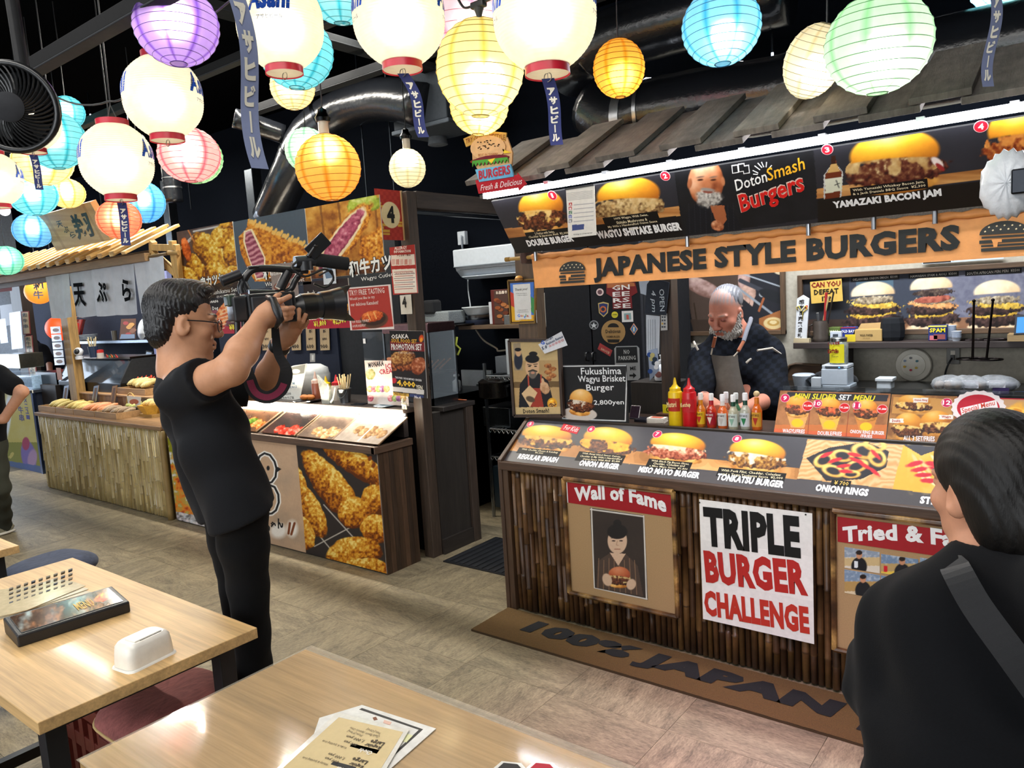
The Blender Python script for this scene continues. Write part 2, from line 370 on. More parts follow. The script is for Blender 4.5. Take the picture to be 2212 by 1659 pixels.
struct('wall_kitchen',MB('aca698').box(-2.45,4.79,0,1.8,4.85,2.36),M_matte())
struct('wall_left',MB('c9d3de').box(-13.7,-3.4,0,-13.6,6,3.6),M_matte())
struct('wall_right',MB('2a2b2e').box(3,-3.4,0,3.1,6,3.6),M_matte())
def rail(n,p0,p1,w,h,col,lab,d=.0):
 mb=MB(col).beam(p0,p1,w,h);q=np.array([0,0,h/2+.004])
 mb.beam(np.array(p0)-q,np.array(p1)-q,w*1.15,.008,'26282b');return ob(n,mb,M_metal()if d else M_matte(),label=lab,cat='ceiling rail',bev=.003)
def axline(px,py,y,x0,x1):
 p=ay(px,py,y);return(x0,y,p[2]),(x1,y,p[2])
a,b=axline(190,75,1.35,-7,-1.6);rail('ceiling_rail',a,b,.05,.05,'0d0e10','dark lighting rail above the white lanterns by the purple lantern')
a,b=axline(300,215,2.3,-9.5,0);rail('ceiling_rail',a,b,.04,.04,'101113','thin dark rail crossing behind the hanging lanterns')
a,b=axline(900,118,3.35,-5,-1.9);rail('ceiling_rail',a,b,.06,.05,'141518','short dark rail left of the black duct elbow')
q=ay(640,65,2.9);rail('ceiling_rail',(q[0],1.2,q[2]),(q[0],4.3,q[2]),.1,.04,'1e2022','dark grey cable tray running back between two lantern rows')
for(px,py,y,sx,sy,sz,lab,name)in((945,222,4.2,.52,.4,.36,'black boxy ceiling ventilation unit beside the duct mouth','ventilation_unit'),(1010,205,4.55,.4,.3,.3,'grey ceiling box behind the yellow lantern','ventilation_unit')):
 p=ay(px,py,y);mb=MB('2b3036').box(p[0]-sx/2,y-sy/2,p[2]-sz/2,p[0]+sx/2,y+sy/2,p[2]+sz/2)
 mb.box(p[0]-sx/2-.02,y-sy/2-.01,p[2]-sz/2-.03,p[0]+sx/2+.02,y+sy/2+.01,p[2]-sz/2,'3d434a')
 u=ob(name,mb,M_matte(),label=lab,cat='ceiling box',bev=.008)
M_duct=mat('black_duct_film',rough=.22,var=.1,bump=.5,bscale=30)
def spline(pts,n=8):
 pts=np.array(pts,float);P=np.concatenate([[2*pts[0]-pts[1]],pts,[2*pts[-1]-pts[-2]]]);out=[]
 for i in range(1,len(P)-2):
  for t in np.linspace(0,1,n,endpoint=False):
   a,b,c,d=P[i-1:i+3];out.append(.5*((2*b)+(c-a)*t+(2*a-5*b+4*c-d)*t*t+(3*b-a-3*c+d)*t**3))
 return np.array(out+[pts[-1]])
def duct(pts,r,lab,bands=(),n=6):
 P=spline(pts,n);R=np.full(len(P),r);R[::2]*=1.015
 base=P[len(P)//2];t=thing('air_duct',lab,'duct',base)
 ob('duct_tube',MB('15171b').tube(P,R,20),M_duct,t,smooth='all')
 for f,w,c in bands:
  i=int(f*(len(P)-2));p,q=P[i],P[i+1];d=(q-p)/np.linalg.norm(q-p)
  ob('duct_band',MB(c).tube([p,p+d*w],r*1.04,20),M_metal(),t,smooth=True)
 return t
def Q(px,py,y):return ay(px,py,y)
duct([Q(1290,225,3.62),Q(1345,262,3.6),Q(1400,248,3.6),Q(1560,220,3.6),Q(1750,192,3.6),(.9,3.6,Q(1750,192,3.6)[2])],.17,'black film-wrapped duct lying behind the plank roof',((.25,.05,'b9bcc0'),(.42,.02,'9a9da2')))
duct([Q(1262,168,3.78),Q(1258,135,3.8),Q(1330,85,3.8),Q(1480,38,3.8),Q(1700,-25,3.8)],.16,'black duct bending up and over behind the small orange lantern',((.1,.03,'15171b'),))
duct([Q(915,228,3.97),Q(830,215,3.97),Q(745,235,4.0),Q(668,290,3.9),Q(625,380,3.85),Q(585,470,3.9)],.15,'black duct bending down behind the food banner',((.55,.03,'202226'),(.75,.03,'202226')))
duct([Q(505,255,3.3),Q(560,272,3.45),Q(612,290,3.6)],.07,'crumpled black foil duct joining the bent duct')
t=Q(372,400,3.5);duct([t+[0,0,1.15],t+[0,0,.35],t+[0,0,.02],t-[0,0,.14]],.075,'black exhaust hose with white ring hanging over the noren stall',((.78,.012,'e8e8e8'),(.7,.006,'d0d0d0')))
for(px,py,y,hgt,wd)in((541,430,4.3,.55,.12),(360,470,4.4,.8,.12)):
 p=Q(px,py,y);ob('wall_duct',MB('5b6066').box(p[0]-wd/2,y,p[2]-hgt/2,p[0]+wd/2,y+.1,p[2]+hgt/2),M_metal(),label='flat grey vertical duct on the dark back wall %s'%('above the food banner' if px>500 else 'beside the noren stall'),cat='duct',bev=.004)
for i,(px,y0)in enumerate(((205,3.2),(285,3.4),(400,3.8),(785,4.1),(845,4.1),(1668,3.9),(1790,4.0))):
 p=Q(px,330 if px<1000 else 100,y0);ob('hanging_rod',MB('34383d').cyl((p[0],y0,p[2]-.5 if px<1000 else p[2]-.15),(p[0],y0,3.6),.006,n=6),M_metal(),label='thin steel rod hanging from the ceiling, '+('left of the purple lantern','beside the tall white lantern','behind the pink lantern','behind the orange lantern on its cord','left of the small white globe','above the black duct','behind the pale green lantern')[i],cat='rod')
for i,(px,py,y)in enumerate(((945,295,4.3),(130,385,2.6))):
 p=Q(px,py,y);t=thing('ceiling_speaker' if i==0 else 'dome_camera',('grey spotlight lamp head on the dark rail near the small white globe','white dome security camera below the cyan lanterns')[i],('lamp','camera')[i],p)
 if i==0:ob('lamp_head',MB('5a5f65').lathe([(.02,.05),(.06,.03),(.075,-.06),(.06,-.065)],p,16),M_matte(),t,smooth=True);ob('lamp_stem',MB('202226').cyl(p+[0,0,.05],p+[0,0,.2],.012),M_metal(),t)
 else:ob('housing',MB('d8dce0').lathe([(.001,.09),(.06,.09),(.065,.0),(.05,-.01)],p,16),M_plast(),t,smooth=True);ob('dome',MB('151515').ball(p-[0,0,.012],.045),mat('dark_dome',rough=.05,var=0),t,smooth='all')
 # burger stall
XL,XR=-2.46,.22
def mpp(p):return float(np.dot(np.asarray(p)-O0,RW@[0,0,1]))/F0
# plank roof
t=thing('stall_roof','dark weathered plank roof sloping over the burger menu board','roof',(-1.1,2.95,2.15))
sl=(ay(1346.5,276,2.72)[2]*0+.228)/.45;dirv=np.array([0,1,sl]);dirv/=np.linalg.norm(dirv);nrm=np.array([0,-dirv[2],dirv[1]])
ups=[(1012,1090),(1166,1235),(1291.6,1375.5),(1429,1518.7),(1588,1686),(1760,1876),(1965.5,2101),(2218,2390)]
ey=lambda px:418-(px-1012)*.1735+(px>1700)*(px-1700)*-.004
xs=[(ay(a,ey(a),2.72)[0],ay(b,ey(b),2.72)[0])for a,b in ups]
def plank(x0,x1,lift,L,col):
 f=np.array([(x0+x1)/2,2.715,2.142])+nrm*lift
 mb=MB(col).beam(f,f+dirv*L,x1-x0,.022,up=nrm);ob('plank',mb,mat('weathered_plank',rough=.8,var=.25,scale=14,grain=.3,gstretch=(1.4,.15,.4),gscale=9,bump=.6,bscale=180),t,bev=.002)
for i,(a,b)in enumerate(xs):
 plank(a,b,.026,.52+rnd.uniform(-.02,.02),('6c6660','7a736a','66605a')[i%3])
 if i<len(xs)-1:plank(b-.03,xs[i+1][0]+.03,.0,.5+rnd.uniform(-.02,.02),('77706a','6a645e')[i%2])
ob('rafter',MB('2a2622').box(-2.28,3.14,2.3,.3,3.19,2.34),M_wood('x'),t)
# light strip
p0=np.array([-2.285,2.79,2.108]);q=thing('light_strip','long glowing white tube light under the plank roof eave','lamp',p0)
ob('tube',MB('f4f6ff').box(-2.285,2.775,2.098,.3,2.805,2.122),M_emit(26),q)
for px in(1185,1312,1452,1608,1780,1990,2190):
 x=ay(px,400,2.79)[0];ob('bracket',MB('caccd2').box(x-.012,2.768,2.115,x+.012,2.80,2.128),M_metal(),q)
ob('wiring_clip',MB('202020').box(-2.31,2.78,2.1,-2.285,2.80,2.118),M_black(),q)
# tilted menu board
FB=Fr((-2.27,2.99,1.852),(1,0,0),(0,-.17,.243))
cv=Cv(FB,0,0,2.5,.292,.0028,'26262b');cv.mix((cv.n(90,2)-.3)*.5,'43434e')
def band(cv,x0,x1,y0,y1,sl,cols):
 yy=cv.y-sl*(cv.x-x0);tt=cv.n(50,3,4,.3,4)*1.3-.15
 return cv.mix(((cv.x>x0)&(cv.x<x1)&(yy>y0)&(yy<y1)).astype(float),cv.ramp(tt,cols))
WC=('7a4a24','b47840','dba868')
band(cv,1085,1275,492,513,-.11,WC);cv.rect((1085,513),(1275,560),'141214',-.11)
band(cv,1285,1483,462,484,-.11,WC);cv.rect((1275,484),(1486,560),'141214',-.11)
cv.poly([(1455,345),(1757,300),(1772,468),(1478,506)],'17181b');cv.mix(((cv.x>1470)&(cv.x<1768))*(cv.n(30,9)-.35)*.5,'2c2e33')
band(cv,1766,2140,404,426,-.118,WC);cv.rect((1768,426),(2160,520),'17130f',-.11)
band(cv,2140,2400,362,386,-.12,WC);cv.rect((2150,386),(2400,520),'17130f',-.11)
cv.burger(1172,455,112,100,-6,11);cv.burger(1361,430,158,104,-6,22,fill=('b98a4a','e8cf9a'),patty=('4a2a18','8a6a42','cdae74','e6d0a0'))
cv.burger(1936,344,225,136,-7,33,fill=('a8743a','e6cf96'),patty=('2a0f0c','57241a','7a4a30','d8bd8a'));cv.ell(2026,347,16,8,'e9d8d0',40,.3);cv.ell(2032,357,12,5,'9a2a2a',40,.3)
cv.burger(2214,292,180,140,-8,44,fill=('c8702c','e8a050'),patty=('4a1a0c','8a3a1a','b0602c','d89048'))
for w_,col in((21,'c9c9c4'),(18,'6a2e16')):cv.poly([(1802-w_,428-2),(1802+w_-4,422),(1802+w_,368),(1808,352),(1807,332),(1797,333),(1797,354),(1802-w_,374)],col)
cv.poly([(1784,384),(1820,378),(1820,408),(1785,414)],'d8d9c2');cv.poly([(1797,333),(1807,332),(1807,352),(1797,353)],'30180e');cv.poly([(1796,352),(1809,350),(1816,366),(1789,370)],'c8a060');cv.line([(1808,386),(1814,402)],2,'303030');cv.line([(1805,396),(1815,392)],2,'303030')
cv.poly([(1484,505),(1487,455),(1515,430),(1560,432),(1588,452),(1604,492)],'15171d')
for k in range(9):cv.line([(1490+k*12,436+k%2*3),(1492+k*12,500)],.8,'2c3038')
cv.poly([(1535,440),(1566,440),(1572,470),(1556,492)],'a8613c')
cv.lump(1527,390,38,50,('7a3a20','b86c42','d8946a','eebc96'),3,5,44,.03,.06,.9)
cv.lump(1533,424,27,20,('6a6560','b5b0a8','e8e4dc'),0,8,4,.25,.3);cv.ell(1531,398,10,12,'c47a50',0,.9);cv.ell(1531,411,11,3,'8a4434',5,.5);cv.ell(1530,406,14,3.5,'9a928a',5,.6)
for ex in(1515,1543):cv.ell(ex,385,6,2.2,'4a2a1c',-6,.6);cv.ell(ex,379,8,2,'8a6a58',-10,.8)
cv.ell(1492,393,5,11,'b06a44',8,.4);cv.ell(1564,388,4,10,'c07a50',-8,.4);cv.lump(1552,484,14,11,('8a4426','c9835a','e8b48c'),20,3,6,.1)
m=thing('menu_board','long tilted dark burger menu board with four numbered burger photos and a portrait','menu board',FB.p(1.2,0))
bd=board('printed_panel',cv,M_print(),m,th=.012,edge='202020')
lt=MB();Fb=FB.off(.012)
def cap(mb,fr,lines,col='f4e6c0',bg='0c0a0a',bold=.01):
 pts=[fr.uv(*q)for s,pl,pr,h in lines for q in((pl[0]-4,pl[1]+2),(pr[0]+4,pr[1]+2),(pl[0]-4,pl[1]-h-2),(pr[0]+4,pr[1]-h-2))]
 if bg:
  a0,a1=min(p[0]for p in pts),max(p[0]for p in pts);b0,b1=min(p[1]for p in pts),max(p[1]for p in pts);ob('caption_strip',MB().bfr(fr,a0,b0,0,a1,b1,.0006,bg),M_print(),CUR)
 for s,pl,pr,h in lines:T(mb,fr,s,pl,pr,h,col,bold,res=1)
cap(lt,Fb,[('2 Patties with Swiss,',(1157,508),(1199,503),5.5),('Cheddar & Japanese Aioli  ¥2,000',(1144,516),(1229,506),6)])
cap(lt,Fb,[('100% Wagyu, With Swiss,',(1328,476),(1401,467),6),('Shiitake Mushrooms &',(1333,484),(1399,476),6),('My Wife’s Handcrafted Onion Sauce',(1315,494),(1421,481),6),('¥2,500',(1360,498),(1386,495),6)])
cap(lt,Fb,[('With Yamazaki Whiskey Bacon Jam,',(1843,415),(1997,396),7),('& a Jack Daniels BBQ Sauce  ¥2,300',(1843,423),(2000,404),7)])
T(lt,Fb,'DOUBLE BURGER',(1142,533),(1241,521),14,'f2f2f2',.06);T(lt,Fb,'WAGYU SHIITAKE BURGER',(1293,516),(1474,497),17,'f2f2f2',.06);T(lt,Fb,'YAMAZAKI BACON JAM',(1802,454),(2035,427),20,'f2f2f2',.06)
T(lt,Fb,'Doton',(1591,413),(1661,391),24,'f4f4f0',.01,.35);T(lt,Fb,'Smash',(1660,391),(1743,364),27,'f6b82c',.01,.35)
T(lt,Fb,'Burgers',(1607,470),(1752,420),52,'e8c8b8',.05,.35,.001);T(lt,Fb,'Burgers',(1608,469),(1751,420),49,'d8221e',.025,.35,.0018)
for a,b in(((1626,368),(1638,374)),((1630,358),(1642,367)),((1637,352),(1646,362)),((1645,350),(1650,361)),((1656,350),(1655,361)),((1667,357),(1660,365)),((1627,376),(1637,377))):
 p,q=Fb.uv(*a),Fb.uv(*b);n_=np.array([-(q[1]-p[1]),q[0]-p[0]]);n_=n_/np.linalg.norm(n_)*.0016;p,q=np.array(p),np.array(q);lt.prism([tuple(p+n_),tuple(p-n_),tuple(q-n_),tuple(q+n_)],Fb,0,.001,'f4f4f4')
for x,y in((1588,365),(1602,362),(1612,366)):lt.pxpoly([(x-8,y-8),(x+6,y-10),(x+8,y+8),(x-6,y+10)],Fb,0,.0008,'f0f0f0');lt.pxpoly([(x-6,y-6),(x+4.5,y-8),(x+6,y+6),(x-4.5,y+8)],Fb,.0008,.0012,'17181b')
def dot(mb,fr,px,py,r,s,col='d41f34',d=.0006,ring='f0c0c0'):
 mb=MB()
 a,b=fr.uv(px,py);ra=abs(fr.uv(px+r,py)[0]-fr.uv(px,py)[0])
 for k,(q,c)in enumerate(((1.12,ring),(1,col))):mb.prism([(a+ra*q*math.cos(i*math.pi/10),b+ra*q*math.sin(i*math.pi/10))for i in range(20)],fr,0,d+.0004*k,c)
 hw=ra*(.42 if len(s)<2 else.8 if len(s)==2 else.85);hh=ra*(1.1 if len(s)<3 else.55)
 TL(mb,fr,a-hw*(.6 if s=='1' else 1),b-hh/2,hw*(1.2 if s=='1' else 2),hh,s,'ffffff',.03,d=d+.001);ob('number_badge',mb,M_print(),CUR)
for px,py,r,s in((1193,422,9,'1'),(1437,380,10,'2'),(1787,323,12,'3'),(2119,273,15,'4')):dot(lt,Fb,px,py,r,s)
ob('lettering',lt,M_print(),m)
for px in(1135,1480,1740,1885,2020):
 p=FB.p(FB.uv(px,500 if px<1500 else 460)[0],0);ob('stand_off',MB('9a9ca0').cyl(p+[0,.01,-.05],p+[0,.01,.01],.009),M_metal(),m)
 # sheet clipped to the board
fs=front(2.775);cs=cvq(fs,[(1218,409),(1286,400),(1287,508),(1233,514)],.002,'e8e4da')
for i,(c,s)in enumerate(zip(('c0392b','c0392b','2a6a3a','2a4a9a','555'),range(5))):cs.rect((1229,438+i*9),(1236,445+i*9),c if len(c)>3 else '606060',-.08);cs.line([(1240,443+i*9),(1282,439+i*9)],1.2,'8a8a92')
for i in range(6):cs.line([(1224+i*.6,418+i*3),(1280,412+i*3)],.8,'8a8a8a')
cs.rect((1236,486),(1262,498),'3a4a80',-.08)
s1=thing('paper_notice','curled white paper notice with coloured A to E rows clipped over the menu board','notice',cs.fr.p(*fs.uv(1255,510)))
board('sheet',cs,M_paper(),s1,th=.0015);l2=MB()
for i,s in enumerate('ABCDE'):T(l2,fs.off(.0015),s,(1230.5,444.5+i*9),(1235,444+i*9),5,'ffffff',.02,d=.001,res=1)
T(l2,fs.off(.0015),'https://www',(1240,509),(1280,505),4,'404040',0,res=1);ob('lettering',l2,M_print(),s1)
ob('clip',MB('202224').bfr(fs,*fs.uv(1222,411),-.004,*fs.uv(1284,398),.008),M_black(),s1)
# burger-shaped cut-out sign
fs=front(2.66);s1=thing('burger_sign','painted cut-out burger sign with yellow ribbon, blue plate and red arrow','sign',fs.at(1080,418));up=lambda pts:pts
mb=MB('c9a054').pxpoly([(1003,300),(1030,288),(1062,284),(1096,287),(1094,305),(1062,302),(1034,306),(1009,318)],fs,0,.008);ob('ribbon',mb,M_matte(),s1,bev=.001)
ea=lambda cx,cy,rx,ry,a0=0,a1=360,n=20,rot=0:[(cx+rx*math.cos(math.radians(a))*math.cos(math.radians(rot))-ry*math.sin(math.radians(a))*math.sin(math.radians(rot)),cy+rx*math.cos(math.radians(a))*math.sin(math.radians(rot))+ry*math.sin(math.radians(a))*math.cos(math.radians(rot)))for a in np.linspace(a0,a1,n)]
ob('backing',MB('d2a878').pxpoly([(1020,300),(1096,296),(1108,330),(1106,358),(1034,368),(1022,348)],fs,-.004,.004),M_matte(),s1)
mb=MB('d9b083').pxpoly(ea(1057,320,38,27,0,350,24,-4),fs,.004,.011);mb.pxpoly(ea(1057,346,40,7,0,350,16,-6),fs,.0035,.009,'7a2a1e');ob('bun',mb,M_matte(),s1,bev=.002)
mb=MB('6a2430')
mb.pxpoly(ea(1063,345,40,9,0,350,16,-8),fs,.006,.012);mb.pxpoly([(1058,346),(1074,342),(1066,354)],fs,.012,.014,'e8c83a');mb.pxpoly([(1088,322),(1107,330),(1092,332)],fs,.008,.011,'e8c83a');ob('patty',mb,M_matte(),s1)
mb=MB('4f9a3e').pxpoly([(1024+i*3.9+0,(353 if i%2 else 361)-i*.45)for i in range(21)]+[(1100,340),(1024,348)],fs,.008,.013);ob('lettuce',mb,M_matte(),s1)
mb=MB('3a2a20')
for k in range(26):
 a,b=rnd.uniform(-.8,.8),rnd.uniform(-.8,.1);mb.pxpoly(ea(1058+a*32,320+b*22-a*2,1.9,1.3,0,300,6),fs,.011,.0125)
ob('sesame',mb,M_matte(),s1,kind='stuff')
ob('blue_plate',MB('6cb2d8').pxpoly([(1031,367),(1107,355),(1114,382),(1040,394)],fs,.006,.016),M_matte(),s1,bev=.001)
ob('arrow',MB('b52a34').pxpoly([(1030,390),(1121,378),(1120,373),(1140,397),(1124,412),(1122,406),(1037,419)],fs,.004,.011),M_matte(),s1,bev=.001)
lt=MB();T(lt,fs,'TRY·OUR·HOMESTYLE',(1009,312),(1094,303),11,'7a3a1a',.01,d=.0095,res=1,arc=.012);T(lt,fs,'BURGERS',(1040,389),(1108,377),20,'b0283a',.04,d=.0175);T(lt,fs,'Fresh & Delicious',(1042,413),(1132,398),13,'f6e8e8',0,.3,d=.0125);T(lt,fs,'BEST IN TOWN!',(1037,339),(1079,336),6,'a86a3a',.01,d=.0125,res=1);ob('lettering',lt,M_print(),s1)
# posts
def post(x0,x1,y0,y1,z0,z1,lab,col='4a382a',name='wooden_post'):return ob(name,MB(col).box(x0,y0,z0,x1,y1,z1),M_wood('z',.45),label=lab,cat='post',bev=.004)
xa,xb=ay(1115,620,3.25)[0],ay(1156,620,3.25)[0];post(xa,xb,3.25,3.33,.98,2.13,'brown wooden post at the passage end of the burger counter','5a4632')
xa,xb=ay(1424,700,3.62)[0],ay(1452,700,3.62)[0];post(xa,xb,3.62,3.7,0,2.05,'dark wooden post behind the counter hung with papers','3a2c22')
# banner on its rod
fs=front(3.035);z_t=ay(1142,556,3.035)[2];z_b=ay(1180,621,3.035)[2];xl=ay(1150,590,3.035)[0]
s1=thing('fabric_banner','orange fabric banner with black lettering across the burger stall','banner',(-1.0,3.035,z_b))
nx,nz=130,16;X,Z=np.meshgrid(np.linspace(xl,.25,nx),np.linspace(z_b,z_t,nz));Yv=3.038+.0025*np.sin(X*9)+.0035*np.sin(X*55+3*np.sin(X*7))*np.clip((Z-z_t+.055)/.03,0,1)
ob('cloth',MB('e39a56').grid(np.stack([X+.012*(z_t-Z)/.18,Yv,Z],-1)),mat('banner_cloth',rough=.6,var=.06,scale=30,bump=.2,bscale=60),s1,smooth='all')
ob('rod_sleeve',MB('d98f4c').tube([(xl+.005+i*.02,3.035,z_t+.006*math.sin(i*1.7)*.3)for i in range(118)],[.014+.0025*math.sin(i*1.3)for i in range(118)],8),mat('banner_cloth',rough=.6,var=.06,scale=30,bump=.2,bscale=60),s1,smooth='all')
lt=MB();T(lt,fs,'JAPANESE STYLE BURGERS',(1284,611),(2074,555),62,'191a18',.055,d=.004)
def icon(cx,cy,w,h,sk):
 R=lambda x,y:(cx+x*w/2,cy+y*h/2+x*w/2*sk)
 lt.pxpoly([R(*q)for q in[(-.97,-.12)]+[(math.cos(a)*.97,-.12-math.sin(a)*.88)for a in np.linspace(math.pi,0,14)]+[(.97,-.12)]],fs,.003,.0045,'2e2f2c')
 for y0,y1,w_ in((-.02,.12,.88),(.24,.46,.97),(.56,.70,.9),(.78,1,.9)):lt.pxpoly([R(-w_,y0),R(w_,y0),R(w_,y1),R(-w_,y1)],fs,.003,.0045,'2e2f2c')
 lt.pxpoly([R(-.5,.2),R(-.1,.2),R(-.1,.42),R(-.25,.42),R(-.28,.75),R(-.42,.75),R(-.45,.42)],fs,.0046,.005,'e39a56')
 for k in range(11):a=(k/10-.5)*1.5;y=-.35-.25*(k%2)-.1*math.cos(a*2);lt.pxpoly([R(a-.04,y),R(a+.02,y-.06),R(a+.05,y+.02),R(a-.01,y+.07)],fs,.0046,.005,'e9d2a4')
icon(1237,588,58,47,-.06);icon(2170,509,112,64,-.06)
ob('lettering',lt,M_print(),s1)
rz=z_t;ob('bamboo_rod',MB('b08a44').cyl((ay(1092,557,3.03)[0],3.035,rz),(.3,3.035,rz),.0095),M_wood('x',.2),s1)
ob('rod_cap',MB('8a6a34').cyl((ay(1092,557,3.03)[0]-.004,3.035,rz),(ay(1100,557,3.03)[0],3.035,rz),.011),M_matte(),s1)
p=ay(1140,556,3.05);ob('rod_bracket',MB('4a342c').box(p[0]-.03,3.02,rz-.03,p[0]+.01,3.26,rz+.03),M_cloth(),s1,bev=.01)
ob('lintel',MB('6f6a60').box(-1.75,3.3,1.72,.25,3.36,2.02),mat('rough_plaster',rough=.9,var=.3,scale=160,bump=.5),label='grey speckled beam behind the orange banner',cat='beam')
for px in(1486,1618,1750):
 p=ay(px,492-(px-1486)*.06,3.08);ob('spot_clip',MB('151515').lathe([(.014,0),(.016,.008),(.005,.012),(.004,.04)],p,10),M_black(),label='small black lamp clip over the %s of the banner lettering'%{1486:'first half',1618:'middle',1750:'second half'}[px],cat='lamp clip',smooth=True)
 # counter
PZ,PB=.795,.975;FP=Fr((-2.44,2.99,PZ),(1,0,0),(0,.24,.18))
t=thing('burger_counter','burger counter clad in dark bamboo poles with a sloping menu top','counter',(-1.1,3.3,0))
ob('carcass',MB('1c140e').box(-2.44,3.012,0,XR,3.56,PZ-.03),M_wood('x'),t)
ob('worktop',MB('3a2c24').box(-2.44,3.225,PB-.03,XR,3.6,PB-.004),M_wood('x',.3,.35),t,bev=.003)
ob('lip',MB('4a3526').box(-2.455,2.965,PZ-.04,XR,3.0,PZ+.004),M_wood('x',.4,.45),t,bev=.004)
mb=MB('4a3526');mb.prism([(2.968,0),(3.6,0),(3.6,PB),(3.235,PB+.01),(2.968,PZ+.012)],Fr((-2.462,0,0),(0,1,0),(0,0,1)),0,.024);ob('end_board',mb,M_wood('z',.4),t,bev=.003)
ob('corner_trim',MB('503a28').box(-2.44,2.975,0,-2.405,3.01,PZ-.04),M_wood('z',.45),t,bev=.004)
mb=MB('2a2018').box(-2.44,3.232,PB-.01,XR,3.25,PB+.012);ob('back_lip',mb,M_wood('x',.3,.3),t,bev=.003)
x=-2.398;i=0
while x<.1:
 r=rnd.uniform(.0115,.0165);n_=rnd.uniform(.1,.3);zs,rs=[.012],[r];z=n_
 while z<PZ-.07:zs+=[z-.006,z,z+.006];rs+=[r,r*1.13,r];z+=rnd.uniform(.16,.3)
 zs.append(PZ-.045);rs.append(r);c=np.array([rgb(rnd.choice(('5a3e26','4a3220','694a2c','3f2b1c','73542f')))*(.75 if k>0 and k<len(zs)-1 and(k-1)%3==1 else 1)for k in range(len(zs))])
 ob('bamboo_pole',MB().tube([(x+r,2.998+rnd.uniform(-.004,.004),zz)for zz in zs],rs,7,c),mat('dark_bamboo',rough=.42,var=.25,scale=25,grain=.3,gstretch=(2,2,.1),gscale=12),t,smooth='all');x+=2*r+.0012;i+=1
cv=Cv(FP,.002,.004,2.62,.298,.0028,'3d3b40');cv.mix((cv.n(70,6)-.35)*.6,'5a585f')
cv.poly([(1117,950),(1366,974),(1545,994),(1730,1014),(1722,1036),(1540,1017),(1360,1003),(1100,972)],'c08a50');mm=((cv.y>950+(cv.x-1117)*.102)&(cv.y<974+(cv.x-1106)*.1)&(cv.x<1726)).astype(float);cv.mix(mm,cv.ramp(np.floor(cv.n(34,4,1)*6)/6*.8+cv.n(20,5,3)*.3,('8a5626','c88a4a','e8b878')))
cv.poly([(1080,976),(1360,1004),(1722,1036),(2250,1090),(2250,1180),(1080,1020)],'4a4648')
cv.burger(1181,947,124,58,4,51,fill=('e0a03c','f2c060'));cv.burger(1313,956,122,68,5,52,fill=('e8941e','ffc040'));cv.burger(1464,968,138,66,5,53,fill=('e8c890','f8ead0'),patty=('4a1810','9a4428','d08060','f0c0a0'));cv.burger(1636,985,140,74,6,54,fill=('e8c8a0','fff2e0'),patty=('2a140c','7a4a1c','c08a3a','e8c070'))
cv.poly([(1745,949),(1952,962),(1928,1057),(1722,1034)],'d8a468');m_=((cv.x-1745+(cv.y-949)*.26>0)&(cv.x-1952+(cv.y-962)*.26<0)&(cv.y>949+(cv.x-1745)*.063)&(cv.y<1034+(cv.x-1722)*.11)).astype(float)
cv.mix(m_,cv.ramp(.5+.5*np.sin((cv.y*1.6+cv.n(60,7)*90)*.35),('cf9a5e','e8bc88')));cv.poly([(1742,990),(1790,968),(1870,955),(1920,975),(1915,1010),(1860,1036),(1785,1040)],'1e1c22')
for k,(cx,cy,rx,ry,r_)in enumerate(((1780,995,24,15,-20),(1820,985,26,14,5),(1868,975,30,18,10),(1800,1018,26,13,15),(1850,1008,28,14,-15),(1895,990,22,18,40),(1838,1025,22,9,0),(1890,962,26,14,8))):
 X,Y=cv.loc(cx,cy,rx,ry,r_);rr=np.hypot(X,Y);cv.mix(1-np.abs(rr-.78)*4.5+.4,cv.ramp(cv.n(9,60+k)*.7+.5-Y*.3,('a8601c','e8a040','ffd070')))
for k in range(9):cv.ell(1785+k*13+(k*7%5)*3,983+((k*5)%4)*12,15,4,'d0202c',-25+k*9,.4,.2,k)
cv.poly([(1952,962),(2300,985),(2300,1100),(1928,1057)],'e8ac3c');cv.mix(((cv.x>1960)&(cv.y<1070))*(cv.n(20,8)-.4),'f6cc70');cv.poly([(1952,962),(2040,967),(1990,985)],'35343c')
for k in range(8):cv.ell(1980+k*9,1008+(k*13%5)*9-10,20,4,('f2c080','f8d8a8')[k%2],60-k*3,.4)
for k in range(6):cv.ell(1975+k*10,1003+(k*17%4)*12,18,5,'c81c30',-15+k*6,.4,.2,k)
m=ob('menu_sheet_base',MB('1a1818').bfr(FP,0,0,-.03,2.64,.3,-.001),M_matte(),t);board('menu_sheet',cv,mat('glossy_menu',rough=.42,var=.03,rvar=.06,spec=.35),t,th=.002,edge='303030')
lt=MB();Fq=FP.off(.002)
for s,pl,pr,h in(('REGULAR SMASH',(1117,991),(1202,1000),10.5),('ONION BURGER',(1249,1006),(1335,1015),12),('MISO MAYO BURGER',(1377,1020),(1509,1034.5),13),('TONKATSU BURGER',(1546,1037),(1691,1055),15),('ONION RINGS',(1760,1061),(1874,1073),16),('STEAK FRIES',(1986,1088),(2112,1101),17)):T(lt,Fq,s,pl,pr,h,'f2f0f2',.06)
cap(lt,Fq,[('With Cheddar Cheese & Ketchup',(1126,973),(1204,981),4.5),('¥1,000',(1155,980),(1172,982),4)])
cap(lt,Fq,[('With Awaji Island Sweet Onions,',(1257,982),(1340,990),4.5),('Cheddar & My Wife’s Handcrafted',(1252,988),(1342,995),4.5),('Onion Sauce With Aioli  ¥1,400',(1258,994),(1338,1000),4.5)])
cap(lt,Fq,[('With Black Pig Bacon Slices,',(1406,998),(1488,1006),5),('Cheddar, Coleslaw and',(1410,1004),(1478,1010),5),('a Miso Mayo Sauce  ¥1,800',(1402,1009),(1484,1017),5)])
